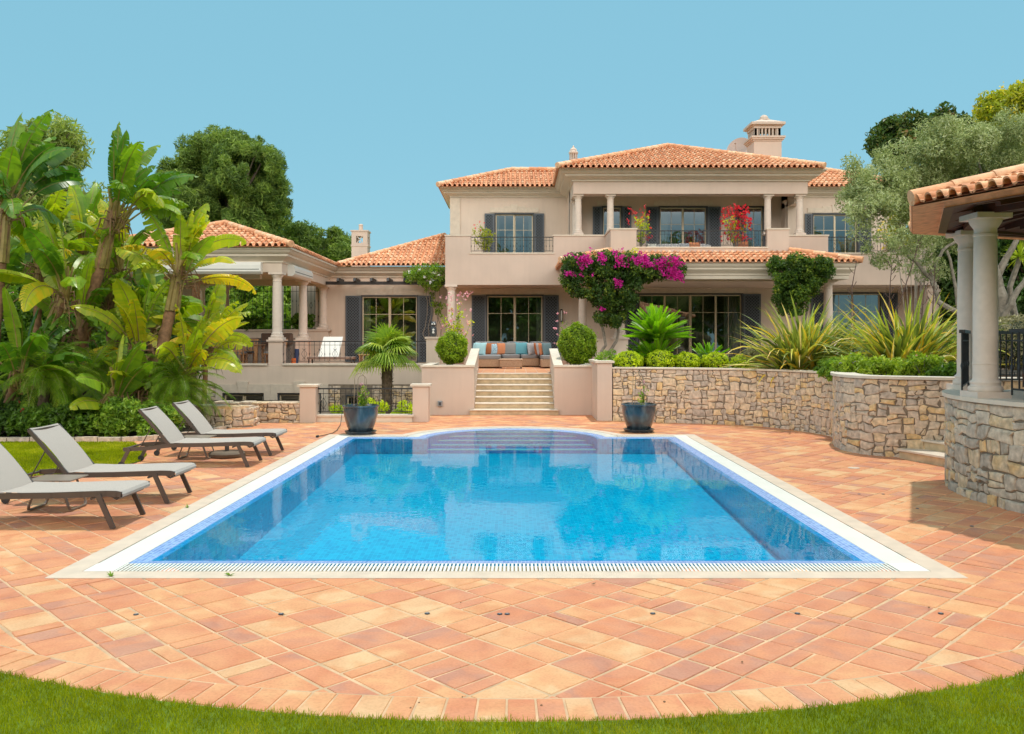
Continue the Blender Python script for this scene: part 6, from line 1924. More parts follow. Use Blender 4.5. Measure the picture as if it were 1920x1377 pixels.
# ---------- potted and small flowering plants --------------------------------
def airy(name, label, base, h, w, mat, fmat, seed, nst=12, nlf=26, lsize=.045, fn=40, fsize=.05, pot=None, dens=1.0):
    rr = random.Random(seed); r_ = np.random.RandomState(seed); e = empty(name, base, label, 'plant'); B = Vector(base)
    st = MB(); lf = MB(); fl2 = MB()
    z0 = B.z
    if pot:
        pm = MB(); pm.lathe(base, [(pot*.62, 0), (pot*.8, pot*.5), (pot*.95, pot*1.1), (pot, pot*1.25), (pot*1.06, pot*1.3), (pot*1.06, pot*1.4), (pot*.92, pot*1.4), (pot*.9, pot*1.25)], 18); pm.build('pot', mat_plain('clay_pot', (.35, .25, .2), .7), e); z0 += pot * 1.25
    for k in range(nst):
        a = rr.uniform(0, 2*PI); t = rr.random() ** .6
        tip = Vector((B.x + math.cos(a)*w*t, B.y + math.sin(a)*w*t*.8, z0 + (h - (z0 - B.z)) * rr.uniform(.55, 1.0) * (1 - .25*t)))
        b0 = Vector((B.x + rr.uniform(-.05, .05), B.y + rr.uniform(-.05, .05), z0)); md = b0.lerp(tip, .5) + Vector((rr.uniform(-.08, .08), rr.uniform(-.06, .06), .1))
        st.tube([b0, md, tip], [.012, .009, .004], 4)
        L_ = (tip - b0).length
        for q in range(int(nlf * dens * .55)):
            s_ = rr.uniform(.25, 1); c = b0.lerp(md, s_*2) if s_ < .5 else md.lerp(tip, s_*2 - 1)
            LC(lf, np.array(c)[None] + r_.normal(size=(3, 3)) * .045, lsize * .95, 1.8, rr.randint(0, 10**6))
    for k in range(fn):
        a = rr.uniform(0, 2*PI); t = rr.random() ** .5; z = z0 + (h - (z0 - B.z)) * rr.uniform(.2, 1.0)
        c = np.array((B.x + math.cos(a)*w*t, B.y + math.sin(a)*w*t*.8, z)); LC(fl2, c + r_.normal(size=(6, 3)) * fsize * .55, fsize, 1.1, rr.randint(0, 10**6))
    st.build('stems', BARKGREY, e); lf.build('foliage', mat, e); fl2.build('flowers', fmat, e); return e
airy('flowering_plant', 'tall pink flowering plant behind the smaller round bush', (-1.75, 25.6, 1.0), 2.35, .50, L_LIME, FL_PINK, 3, 16, 22, .05, 75, .045, pot=.25)
airy('flowering_plant', 'thin pink and red plant beside the bigger round bush', (1.45, 26.6, 1.0), 1.75, .3, L_FRESH, FL_PINK, 4, 7, 8, .04, 12, .05, pot=.2)
airy('flowering_plant', 'red bougainvillea in a pot, fullest red plant on the middle balcony', (7.65, 29.9, 4.72), 1.85, .55, L_LIME, FL_RED, 5, 16, 14, .05, 170, .055, pot=.26)
airy('flowering_plant', 'sparse red flowering plant in a pot at the left end of the middle balcony', (4.35, 29.95, 4.72), 1.85, .48, L_LIME, FL_RED, 6, 14, 18, .05, 50, .045, pot=.26)
airy('flowering_plant', 'yellow leaved plant on the left upper balcony', (-1.15, 32.2, 4.72), 1.75, .45, L_YELLOWISH, FL_RED, 7, 15, 30, .05, 10, .035, pot=.26)
airy('flowering_plant', 'yellow flowered shrub at the right end of the upper balcony', (14.1, 32.4, 4.72), 1.7, .55, L_YELLOWISH, FL_YEL, 8, 15, 26, .05, 60, .05, pot=.26)
for k, (x, y, lab, sd) in enumerate(((-10.6, 33.95, 'green planter plant on the loggia half wall, left and bigger one', 3), (-8.35, 33.95, 'green planter plant on the loggia half wall behind the front column', 4))):
    loose('planter_plant', lab, (x, y, 2.34 + .3), (.8 if k == 0 else .45, .2, .3), 40, .12, 60, .06, L_MID, 90 + sd, cat='plant', zb=2.3)
# climber sprig over parapet
airy('small_sprig', 'thin lime sprig poking up above the bougainvillea at the balcony corner', (3.95, 28.6, 4.5), .65, .1, L_LIME, FL_PINK, 12, 4, 8, .05, 1, .02)
# sunken yard yellow-green shrubs
for k, (x, y, lab) in enumerate(((-4.35, 22.0, 'yellow green shrub behind the iron balustrade, left end'), (-2.75, 22.3, 'yellow green shrub behind the iron balustrade, right end'), (-3.7, 22.4, 'yellow green shrub behind the glazed pot'))):
    loose('yard_shrub', lab, (x, y, -.25), (.5, .4, .62), 40, .16, 70, .045, L_LIME, 120 + k, group='shrubs in the sunken yard', aspect=3)
# ---------- shrubs of the left bed -------------------------------------------
SB = 'low shrubs along the edge of the left bed'
for k, (x, y, w, h, mt, fl, lab) in enumerate((
    (-7.05, 17.0, .50, .34, L_FRESH, (FL_PURP, 3, .03, 6), 'fresh green shrub with a purple flower, rightmost along the stone edging'),
    (-7.75, 16.85, .52, .36, L_FRESH, (FL_PINK, 3, .03, 6), 'bright green leafy shrub behind the middle of the lawn edge'),
    (-8.5, 16.8, .5, .34, L_MID, None, 'mid green shrub directly left of the bright one'),
    (-9.3, 16.8, .6, .32, L_MID, (FL_RED, 8, .03, 8), 'dark shrub with orange red flowers at the lawn edge'),
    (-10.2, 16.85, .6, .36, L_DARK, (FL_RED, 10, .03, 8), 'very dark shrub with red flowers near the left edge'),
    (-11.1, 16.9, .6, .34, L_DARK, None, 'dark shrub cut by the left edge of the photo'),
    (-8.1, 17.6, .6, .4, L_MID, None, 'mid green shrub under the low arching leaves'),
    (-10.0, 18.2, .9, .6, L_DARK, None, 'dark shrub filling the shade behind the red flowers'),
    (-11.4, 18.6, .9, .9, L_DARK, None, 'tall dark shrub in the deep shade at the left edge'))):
    loose('edge_shrub', lab, (x, y, h * .9 + .03), (w, w*.7, h), 55, .13, 75, .05, mt, 140 + k, fl, aspect=1.9, group=SB, zb=.03)
# background greenery behind left bed
LG = 'tall shrubs at the back of the left bed'
for k, (x, y, z, rx, rz, mt, fl, lab) in enumerate((
    (-13.5, 23.5, 1.5, 1.7, 1.8, L_MID, (FL_PINK, 30, .05, 8), 'tall oleander shrub with pink flowers behind the banana-like plants'),
    (-10.5, 23.5, 1.1, 1.5, 1.5, L_MID, (FL_YEL, 20, .05, 8), 'green shrub dotted with orange flowers between the leaning trunks'),
    (-9.2, 22.0, .9, 1.1, 1.1, L_DARK, None, 'dark shrub in front of the loggia base'),
    (-16.5, 25, 2.2, 2.4, 2.6, L_FRESH, (FL_PINK, 20, .05, 8), 'big light green shrub at the far left behind the garden'),
    (-13.6, 26.0, 2.9, 1.4, 2.0, L_MID, None, 'tall green shrub standing against the left end of the loggia'))):
    loose('tall_shrub', lab, (x, y, z), (rx, 1.0, rz), 150, .30, 120, .075, mt, 180 + k, fl, aspect=2.6, group=LG, zb=-.03)

# ---------- trees ------------------------------------------------------------
def tree(name, label, base, trunk_pts, crowns, leaf, size, aspect, seed, tr=.2, bark=BARK, cat='tree', flow=None, group=None):
    e = empty(name, base, label, cat, group); m = MB()
    limb(m, [base] + trunk_pts, tr, tr*.55, 9, .03, seed)
    top = Vector(trunk_pts[-1]); lf = MB(); rr = random.Random(seed); allc = []
    for k, (c, rad, ncl, cr, nl, lo) in enumerate(crowns):
        cs = clumpy(lf, c, rad, ncl, cr, nl, size, aspect, seed + k, lo=lo)
        allc.append(cs)
        for p in cs[::max(1, len(cs)//16)]:
            p = Vector(p); q = top.lerp(Vector(c), .5) + Vector((rr.uniform(-.2, .2), 0, -.1)); limb(m, [top, q, p], tr*.35, .015, 5, .05, seed+k)
    m.build('trunk', bark, e); fo = lf.build('crown', leaf, e)
    if flow:
        fm, fn, fs = flow; f = MB(); r_ = np.random.RandomState(seed)
        for k in range(fn):
            cs = allc[r_.randint(len(allc))]; p = cs[r_.randint(len(cs))] + r_.normal(size=3)*.25
            LC(f, p + r_.normal(size=(8, 3))*fs, fs*1.2, 1.2, int(r_.randint(1e6)))
        f.build('blossom', fm, e)
    return e
# stone pine left
D = 44
def A3(px, py, d): return tuple(at(px, py, d))
pc = at(425, 345, D)
cr = []
for (px, py, rx, rz, n) in ((425, 300, 85, 55, 95), (375, 345, 75, 62, 80), (470, 330, 70, 62, 85), (425, 375, 110, 55, 100), (500, 385, 42, 50, 45), (350, 395, 60, 40, 35), (455, 425, 70, 25, 22)):
    c = at(px, py, D + (px % 7 - 3) * .5); cr.append((tuple(c), (rx/F_PX*D, 2.0, rz/F_PX*D), int(n * 1.1), .40, 260, .6))
tree('pine_tree', 'big round crowned stone pine rising behind the loggia roof', (pc.x + .8, D, -1), [A3(440, 480, D), A3(432, 410, D)], cr, L_PINE, .05, 6, 7, .35)
cr = [(A3(590, 465, 50), (2.2, 2, 1.1), 90, .4, 110, .4), (A3(640, 478, 50), (1.3, 2, .8), 45, .4, 110, .4), (A3(555, 455, 50), (1.5, 2, 1.0), 50, .4, 110, .4)]
tree('pine_tree', 'smaller dark pine crown between the loggia roof and the chimney', (A3(600, 480, 50)[0], 50, -1), [A3(600, 560, 50), A3(600, 490, 50)], cr, L_PINE, .07, 5, 9, .3)
# feathery tree far left
cr = [(A3(95, 260, 26), (.9, 1, .55), 30, .35, 120, .3), (A3(60, 300, 26), (1.3, 1, .7), 45, .35, 120, .3), (A3(90, 365, 26), (1.4, 1, .8), 65, .35, 140, .3), (A3(20, 420, 26), (1.6, 1, 1.2), 80, .4, 140, .3), (A3(115, 430, 26), (1.3, 1, .9), 50, .35, 120, .3), (A3(130, 290, 26), (.5, .6, .5), 14, .3, 90, .3)]
tree('feathery_tree', 'pale feathery silk oak tree behind the highest banana-like leaves', (-13.8, 26, -.03), [A3(60, 560, 26), A3(70, 400, 26)], cr, L_FEATHER, .05, 4.5, 31, .18)
# far left masses behind the loggia
cr = [(A3(250, 560, 48), (4.5, 2, 1.2), 110, .5, 110, .4), (A3(60, 560, 44), (5.0, 2, 2.6), 130, .55, 110, .4)]
tree('broadleaf_tree', 'rounded green tree far left behind the neighbouring roof', (-24, 46, -1), [(-24, 46, 2), (-24, 46, 3.5)], cr, L_MID, .14, 2, 35, .25)
cr = [(A3(440, 575, 42), (4.2, 1.5, 1.7), 190, .5, 120, .2)]
tree('broadleaf_tree', 'green tree seen through the open back of the loggia', (A3(420, 570, 42)[0], 42, -1), [A3(420, 640, 42), A3(420, 600, 42)], cr, L_FRESH, .12, 2.4, 37, .2)

# olive tree on the right
OB = (11.6, 21.0, 1.2); DO = 20.5
def O(px, py, d=DO): return tuple(at(px, py, d))
e = empty('olive_tree', OB, 'grey green olive tree with twisting branches spreading behind the pavilion', 'tree')
m = MB()
limb(m, [OB, O(1878, 590, 20.8), O(1868, 520, 20.7), O(1850, 470)], .20, .13, 9, .03, 1)
limb(m, [O(1868, 520, 20.7), O(1800, 590, 20.5), O(1760, 565), O(1750, 530), O(1725, 500), O(1690, 470)], .09, .03, 7, .03, 2)
limb(m, [O(1755, 545), O(1745, 510), O(1770, 470), O(1810, 440)], .06, .03, 7, .03, 12)
limb(m, [O(1850, 470), O(1800, 440), O(1740, 430), O(1690, 400), O(1660, 380)], .09, .02, 7, .03, 3)
limb(m, [O(1740, 430), O(1705, 385), O(1690, 330)], .05, .015, 6, .03, 4)
limb(m, [O(1850, 470), O(1860, 420), O(1840, 340), O(1830, 280)], .10, .02, 7, .03, 5)
limb(m, [O(1868, 520, 20.7), O(1905, 450), O(1925, 380)], .10, .03, 7, .03, 6)
limb(m, [O(1880, 600, 20.7), O(1900, 560), O(1940, 500)], .10, .05, 7, .03, 7)
limb(m, [O(1885, 600, 20.7), O(1835, 620), O(1800, 600), O(1790, 540), O(1775, 470)], .07, .03, 7, .03, 8)
m.build('trunk', BARKGREY, e)
lf = MB()
for k, (px, py, rx, ry, n) in enumerate(((1785, 265, 70, 42, 95), (1720, 305, 75, 60, 120), (1850, 300, 80, 60, 120), (1660, 350, 58, 52, 62), (1615, 355, 38, 60, 52), (1640, 400, 50, 40, 34), (1700, 375, 70, 45, 75), (1780, 340, 90, 50, 110), (1900, 270, 60, 60, 80), (1890, 350, 60, 40, 50),
                                (1690, 440, 40, 22, 9), (1745, 450, 50, 26, 14), (1790, 455, 40, 26, 18), (1690, 480, 36, 20, 16), (1745, 500, 45, 22, 16), (1650, 455, 22, 16, 7))):
    clumpy(lf, O(px, py, DO + ((k*7) % 5 - 2) * .35), (rx/F_PX*DO, .8, ry/F_PX*DO), int(n*.74), .21, 125, .026, 3.6, 300 + k, lo=.25)
lf.build('crown', L_OLIVE, e)
# trees behind on the right
cr = [(A3(1690, 262, 38), (1.1, 1.5, 1.0), 40, .4, 130, .3), (A3(1665, 285, 38), (.8, 1, .6), 20, .35, 130, .3), (A3(1760, 255, 38), (1.8, 1.5, 1.0), 60, .4, 130, .3), (A3(1820, 330, 38), (3, 1.5, 2.5), 130, .5, 130, .3)]
tree('broadleaf_tree', 'dark rounded tree with reddish tips peeping out left of the olive crown', (18.5, 38, -1), [A3(1760, 500, 38), A3(1760, 330, 38)], cr, mat_leaf('reddish_tree_leaf', [(0, (0.02, 0.05, 0.012)), (.6, (0.06, 0.11, 0.02)), (.9, (0.15, 0.14, 0.04)), (1, (0.32, 0.13, 0.07))], .25), .12, 1.8, 51, .25)
cr = [(A3(1890, 205, 34), (1.0, 1.2, .6), 40, .35, 110, .3), (A3(1920, 185, 34), (.7, 1.2, .5), 26, .3, 110, .3), (A3(1870, 232, 34), (.6, 1.2, .35), 16, .3, 90, .3), (A3(1940, 260, 34), (1.6, 1.2, 1.4), 60, .4, 110, .3)]
tree('flowering_tree', 'yellow flowered tree rising at the upper right corner behind the olive', (20.5, 34, -1), [A3(1930, 480, 34), A3(1930, 260, 34)], cr, L_YELLOWISH, .085, 2.2, 55, .2, flow=(FL_YEL, 110, .06))
cr = [(A3(1800, 520, 33), (1.8, 1, 2.6), 130, .5, 120, .3), (A3(1900, 520, 31), (2.6, 1, 3.0), 190, .5, 120, .3), (A3(1990, 520, 29), (2.4, 1, 3.2), 100, .5, 120, .3)]
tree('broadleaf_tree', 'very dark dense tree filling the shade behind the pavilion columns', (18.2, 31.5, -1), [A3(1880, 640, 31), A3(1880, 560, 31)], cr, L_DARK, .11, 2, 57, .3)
for k, (px, py, rx, n, d) in enumerate(((1770, 420, 1.1, 26, 27), (1745, 350, .8, 14, 27))):
    pass
# yellow bush between olive and pavilion
loose('yellow_bush', 'yellow flowered bush glowing between the olive branches and pavilion roof', A3(1712, 395, 29), (.9, .5, 1.1), 50, .25, 80, .06, L_YELLOWISH, 66, (FL_YEL, 30, .05, 8), zb=1.2)
# yucca
e = empty('yucca', (13.0, 21.5, 1.2), 'spiky yellow green yucca head on a bare stem right behind the pavilion', 'yucca'); m = MB(); rr = random.Random(3); T = at(1912, 483, 21.2)
for k in range(70):
    az = rr.uniform(0, 2*PI); blade_strip(m, T, az, R(rr.uniform(-30, 85)), .45, R(20), .035, rr, .45 + .2*rr.random())
m.build('blades', mat_leaf('yucca_leaf', [(0, (.10, .17, .01)), (.5, (.28, .36, .02)), (1, (.5, .5, .05))], .3), e)
m = MB(); limb(m, [(13.0, 21.5, 1.2), at(1905, 600, 21.3), at(1893, 540, 21.3), T], .09, .06, 7, .01, 3); m.build('trunk', BARKGREY, e)
c = at(1905, 600, 17.5); bush('grey_mound', 'brownish grey rounded shrub behind the pavilion railing', (c.x, c.y, 1.85), (.85, .7, .55), 9000, .022, L_GREY, 88, lo=.7, aspect=5, bumps=.06)
loose('far_hedge', 'green hedge with blue flowers behind the right flax', (14.2, 27.5, 1.75), (1.4, .5, .45), 70, .2, 80, .06, L_FRESH, 91, (FL_PURP, 14, .05, 10), zb=1.0)
# lawn weeds
wd = random.Random(2)
for k, (px, py) in enumerate(((352, 953), (208, 1082), (430, 1080))):
    x = (px - VX) / F_PX * (EYE * F_PX / (py - HZ)); y = EYE * F_PX / (py - HZ)
    e = empty('weed', (x, y, 0), ('tiny weed beside the left coping', 'tiny weed under the near left corner of the coping', 'dry tuft of weed along the near coping')[k], 'weed'); m = MB()
    for q in range(9): blade_strip(m, (x, y, .003), wd.uniform(0, 2*PI), R(wd.uniform(20, 60)), wd.uniform(.03, .06), .5, .012, wd, .4)
    m.build('leaves', L_FRESH, e)

# trees standing behind the photographer, seen mirrored in the window panes
for k, (x, y, h, lab) in enumerate(((-17, -14, 11, 'broad tree on the lawn behind the viewpoint, far to one side'), (-6.5, -17, 12.5, 'tallest tree on the lawn behind the viewpoint'), (4, -16, 10, 'rounded tree on the lawn behind the viewpoint, nearest its middle'), (13, -15, 12, 'dense tree on the lawn behind the viewpoint towards the pavilion side'), (24, -17, 11, 'outermost tree on the lawn behind the viewpoint beyond the pavilion side'))):
    tree('garden_tree', lab, (x, y, 0), [(x + .2, y, h * .3), (x, y, h * .5)], [((x, y, h * .50), (6.3, 2.5, h * .50), 190, 1.1, 70, .15)], L_MID, .34, 1.8, 400 + k, .3, group='trees behind the viewpoint')

# dry seed pods scattered on the front border course
r_ = random.Random(12)
for k in range(9):
    px = r_.uniform(700, 1850); py = r_.uniform(1130, 1335) if k % 2 else r_.uniform(1290, 1335)
    d = EYE * F_PX / (py - HZ); x = (px - VX) / F_PX * d
    if math.hypot(x - ARC_C[0], d - ARC_C[1]) > ARC_R - .02: continue
    e = empty('seed_pod', (x, d, .01), 'tiny dark dry seed pod lying on the front tiles', 'seed pod', 'seed pods on the front deck')
    m = MB(); s_ = r_.uniform(.004, .009); m.lathe((x, d, .006), [(s_*.5, 0), (s_, s_*.5), (s_*.6, s_*1.1)], 7); m.build('husk', DRY, e)
# ================================================================= PAVILION
pv = empty('pavilion', (GC[0], GC[1], 1.2), 'round garden pavilion with terracotta roof, timber eaves and stone columns at the right edge', 'pavilion')
C1 = Vector((4.47, 9.76)); C2 = Vector((5.64, 12.3))
# regular octagon from the edge C1-C2
ed_ = (C2 - C1); sl_ = ed_.length; ang = math.atan2(ed_.y, ed_.x)
oct_ = [C1, C2]; a = ang
for k in range(6):
    a -= PI / 4; oct_.append(oct_[-1] + Vector((math.cos(a), math.sin(a))) * sl_)
oc = sum((Vector(p) for p in oct_), Vector((0, 0))) / 8
EZ = 3.46
mb = MB(); rc = MB(); apo = (oct_[0] + oct_[1] - 2 * oc).length / 2
for k in range(8):
    A, B = oct_[(k+1) % 8], oct_[k]     # seen from outside: left -> right
    mid = (A + B) / 2; iw = (oc - mid).normalized(); W = (B - A).length; tn = math.tan(PI / 8)
    roof_plane(mb, (A.x, A.y, EZ), (B.x, B.y, EZ), (iw.x, iw.y, 0), .255, apo * .98, lambda t: t * tn, lambda t, W=W: W - t * tn, pitch=.172, course=.30, seed=200+k, hs=.72)
    ridge_caps(rc, (B.x, B.y, EZ + .05), (oc.x, oc.y, EZ + .255 * apo + .06), .085, .42, 210 + k)
r_ = mb.build('roof', TILE, pv); rc.build('ridge_tiles', TILE, r_, smooth=True)
mb = MB()
# under eave: tile soffit band, fascia
def ringo(s_, z): return [(oc.x + (p.x - oc.x) * s_, oc.y + (p.y - oc.y) * s_, z) for p in oct_]
def band(mb, s0, z0, s1, z1):
    A, B = ringo(s0, z0), ringo(s1, z1)
    for k in range(8): mb.add([A[k], A[(k+1) % 8], B[(k+1) % 8], B[k]], [(0, 1, 2, 3)])
band(mb, .995, EZ - .045, .90, EZ + .0); band(mb, .90, EZ + .0, .895, EZ - .06)
mb.build('eave_tiles', TILE, pv)
mb = MB(); band(mb, .895, EZ - .06, .15, EZ + .255 * apo * .80); band(mb, .90, EZ - .065, .87, EZ - .065); band(mb, .87, EZ - .065, .87, EZ + .1)
mb.build('boarding', WOODDARK, pv)
mb = MB()
for k in range(8):
    # hip rafter and carved intermediate rafters
    for (fr_, w) in ((0, .11), (.33, .08), (.67, .08)):
        p = oct_[k].lerp(oct_[(k+1) % 8], fr_); 
        def at_(s_, z): return Vector((oc.x + (p.x - oc.x) * s_, oc.y + (p.y - oc.y) * s_, z))
        inner = .1 if fr_ == 0 else .25
        zt = lambda s_: EZ - .04 + .20 * apo * (1 - s_) * .95
        mb.bar(at_(.74, zt(.74) - .07), at_(inner, zt(inner) - .07), w, .20)
        mb.bar(at_(.80, zt(.80) - .05), at_(.74, zt(.74) - .06), w, .13)
        mb.bar(at_(.87, zt(.87) - .04), at_(.80, zt(.80) - .04), w, .07)
mb.build('rafters', WOODDARK, pv)
mb = MB(); RB = .60
cols = []
for k in range(8):
    a0_ = math.atan2(10.4 - GC[1], 5.66 - GC[0]) - k * PI / 4
    cols.append((GC[0] + 2.72 * math.cos(a0_), GC[1] + 2.72 * math.sin(a0_)))
cols[0] = (5.66, 10.4); cols[1] = (6.32, 12.06)
for k in range(8):
    A, B = cols[k], cols[(k+1) % 8]
    mb.bar((A[0], A[1], 3.52), (B[0], B[1], 3.52), .17, .22)
mb.build('ring_beam', WOODDARK, pv)
for k, (x, y) in enumerate(cols):
    column(pv, x, y, 1.22, 3.42, .14, n=40)
def fence_arc(A, B):
    A, B = Vector(A), Vector(B); d = (B - A).normalized(); railing(pv, A + d * .17, B - d * .17, 1.27, 2.03, orn=4, step=.115, thick=1.35, rail=.05)
fence_arc((5.72, 10.15), (5.95, 8.1)); fence_arc((5.42, 10.5), (6.30, 12.0)); fence_arc(cols[1], cols[2]); 
fence_arc(cols[6], cols[5])
# striped day bed inside
STRIPE_m, nt, b = new_mat('striped_cloth')
tc = nd(nt, 'ShaderNodeTexCoord'); sp = nd(nt, 'ShaderNodeSeparateXYZ'); nt.links.new(tc.outputs['Object'], sp.inputs[0])
mm = nd(nt, 'ShaderNodeMath', operation='ADD'); nt.links.new(sp.outputs['X'], mm.inputs[0]); nt.links.new(sp.outputs['Y'], mm.inputs[1])
m2_ = nd(nt, 'ShaderNodeMath', operation='MULTIPLY'); m2_.inputs[1].default_value = 8.0; nt.links.new(mm.outputs[0], m2_.inputs[0])
m3_ = nd(nt, 'ShaderNodeMath', operation='FRACT'); nt.links.new(m2_.outputs[0], m3_.inputs[0])
cs_ = ramp_node(nt, [(0, (.62, .60, .57)), (.28, (.62, .60, .57)), (.30, (.30, .32, .38)), (.44, (.30, .32, .38)), (.46, (.66, .63, .6)), (.66, (.66, .63, .6)), (.68, (.34, .30, .34)), (.76, (.34, .30, .34)), (.78, (.62, .60, .57))], m3_.outputs[0])
nt.links.new(cs_, b.inputs['Base Color']); b.inputs['Roughness'].default_value = .9
e = empty('daybed', (6.6, 9.4, 1.2), 'striped sofa with grey seat cushion inside the pavilion railing', 'sofa')
m = MB(); m.bbox(5.98, 6.16, 8.0, 10.0, 1.62, 2.02, .04); m.bbox(6.1, 6.9, 9.85, 10.05, 1.62, 2.0, .04); m.build('back_cushion', STRIPE_m, e)
m = MB(); m.bbox(6.12, 7.0, 8.0, 9.95, 1.46, 1.64, .04); m.build('seat_cushion', mat_plain('grey_canvas', (.30, .31, .34), .9), e)
m = MB(); m.box(5.9, 7.05, 7.95, 10.05, 1.36, 1.45); m.box(5.9, 5.97, 7.95, 10.05, 1.45, 1.6)
m.build('frame', WOODDARK, e)
m = MB()
for (x, y) in ((5.95, 8.0), (5.95, 9.95), (6.95, 8.0), (6.95, 9.95)): 
    m = MB(); m.box(x-.035, x+.035, y-.035, y+.035, 1.2, 1.36); m.build('leg', WOODDARK, e)

# ================================================================= SUN LOUNGERS
ALU = mat_plain('brown_aluminium', (0.105, 0.08, 0.068), .42, metal=.2, var=.06)
SLING_m, nt, b = new_mat('sling_fabric')
tc = nd(nt, 'ShaderNodeTexCoord'); mp = nd(nt, 'ShaderNodeMapping'); mp.inputs['Scale'].default_value = (1, 8, 8); no = nd(nt, 'ShaderNodeTexNoise'); no.inputs['Scale'].default_value = 60
nt.links.new(tc.outputs['Object'], mp.inputs[0]); nt.links.new(mp.outputs[0], no.inputs['Vector'])
cs_ = ramp_node(nt, [(.3, (.36, .31, .27)), (.7, (.53, .465, .41))], no.outputs[0]); nt.links.new(cs_, b.inputs['Base Color']); b.inputs['Roughness'].default_value = .8
def make_lounger(loc, label):
    """local frame: head towards -x, foot at x=0"""
    e = empty('sun_lounger', loc, label, 'sun lounger', 'brown framed sun loungers along the pool'); O_ = Vector(loc)
    W = .66; y0, y1 = -W/2, W/2
    def L(x, y, z): return (O_.x + x, O_.y + y, O_.z + z)
    prof = [(-1.24, .355), (-1.0, .348), (-.7, .352), (-.4, .362), (-.15, .37), (-.04, .368), (0.0, .36)]
    # side rails
    for y in (y0, y1):
        m = MB(); pts = [L(-1.93, y, .265), L(-1.55, y, .285), L(-1.24, y, .325)] + [L(x, y, z - .019) for x, z in prof[1:]]
        for k in range(len(pts) - 1): m.bar(pts[k], Vector(pts[k+1]) + (Vector(pts[k+1]) - Vector(pts[k])).normalized() * .006, .028, .058)
        m.build('side_rail', ALU, e)
    # seat sling
    m = MB(); ns = 8
    cols_ = []
    for (x, z) in prof:
        row = []
        for q in range(ns + 1):
            t = q / ns; sag = -.012 * math.sin(PI * t) * min(1, max(0, -x * 2.0)); row.append(L(x, y0 + .0 + W * t, z + .0125 + sag))
        cols_.append(row)
    # rolled foot end
    for (x, z) in ((.02, .345), (.015, .318), (-.03, .298), (-.09, .292)):
        cols_.append([L(x, y0 + W * q / ns, z) for q in range(ns + 1)])
    vs = [p for row in cols_ for p in row]; nr = len(cols_)
    fs = [(a*(ns+1)+b_, a*(ns+1)+b_+1, (a+1)*(ns+1)+b_+1, (a+1)*(ns+1)+b_) for a in range(nr-1) for b_ in range(ns)]
    m.add(vs, fs)
    m.build('seat', SLING_m, e, smooth=True)
    # end bow
    m = MB(); m.tube([L(-.09, y0, .33), L(-.05, y0 + .02, .295), L(-.06, 0, .285), L(-.05, y1 - .02, .295), L(-.09, y1, .33)], .012, 6); m.build('end_bow', ALU, e)
    # back
    hb = Vector(L(-1.24, 0, .345)); bd = Vector((-.46, 0, .53)).normalized(); BL_ = .70; nb_ = Vector((bd.z, 0, -bd.x))
    bk = MB(); rows = []
    for k in range(7):
        t = k / 6; c = hb + bd * BL_ * t + nb_ * (.022 * math.sin(PI * t)); rows.append([c + Vector((0, y0 + .018 + (W - .036) * q / ns, 0)) - nb_ * .015 * math.sin(PI*q/ns) for q in range(ns + 1)])
    top = hb + bd * (BL_ + .008)
    rows.append([top - nb_ * .03 + Vector((0, y0 + .018 + (W-.036)*q/ns, 0)) for q in range(ns+1)])
    rows.append([top - nb_ * .035 - bd * .05 + Vector((0, y0 + .018 + (W-.036)*q/ns, 0)) for q in range(ns+1)])
    vs = [p for row in rows for p in row]; nr = len(rows)
    bk.add(vs, [(a*(ns+1)+b_, a*(ns+1)+b_+1, (a+1)*(ns+1)+b_+1, (a+1)*(ns+1)+b_) for a in range(nr-1) for b_ in range(ns)])
    bo = bk.build('backrest', SLING_m, e, smooth=True)
    m = MB()
    for y in (y0 + .008, y1 - .008):
        m.bar(hb + Vector((0, y, -.02)), hb + bd * BL_ + Vector((0, y, -.02)), .024, .042)
    m.bar(hb + bd * (BL_-.02) + Vector((0, y0, -.02)), hb + bd * (BL_-.02) + Vector((0, y1, -.02)), .02, .03)
    m.build('back_frame', ALU, bo)
    m = MB()
    for y in (y0 + .05, y1 - .05):
        m.tube([hb + bd * .42 + Vector((0, y, -.03)), L(-1.72, y, .26)], .008, 6)
    m.tube([L(-1.72, y0 + .03, .26), L(-1.72, y1 - .03, .26)], .008, 6)
    m.build('prop', ALU, e)
    # legs
    for y, s_ in ((y0, -1), (y1, 1)):
        m = MB(); m.bar(L(-.22, y + s_*.022, .345), L(-.065, y + s_*.022, .0), .026, .05); m.build('leg', ALU, e)
        m = MB(); m.bar(L(-1.84, y + s_*.022, .275), L(-1.96, y + s_*.022, .04), .026, .05)
        lg = m.build('leg', ALU, e)
        m = MB(); c = L(-1.955, y + s_*.022 - .015, .045); vs = []
        for sy in (0, .03):
            for k in range(14): vs.append((c[0] + .045*math.cos(2*PI*k/14), c[1] + sy, c[2] + .045*math.sin(2*PI*k/14)))
        m.add(vs, [tuple(range(13, -1, -1)), tuple(range(14, 28))] + [(k, (k+1) % 14, 14+(k+1) % 14, 14+k) for k in range(14)]); m.build('wheel', IRON, lg)
    m = MB(); m.tube([L(-1.93, y0, .27), L(-1.93, y1, .27)], .016, 6); m.tube([L(-.3, y0, .30), L(-.3, y1, .30)], .014, 6); m.tube([L(-1.2, y0, .30), L(-1.2, y1, .30)], .014, 6)
    m.build('cross_bars', ALU, e)
    return e
LX = -3.99
l0 = make_lounger((LX, 9.07, 0), 'nearest sun lounger, its raised back cut by the left edge of the photo')
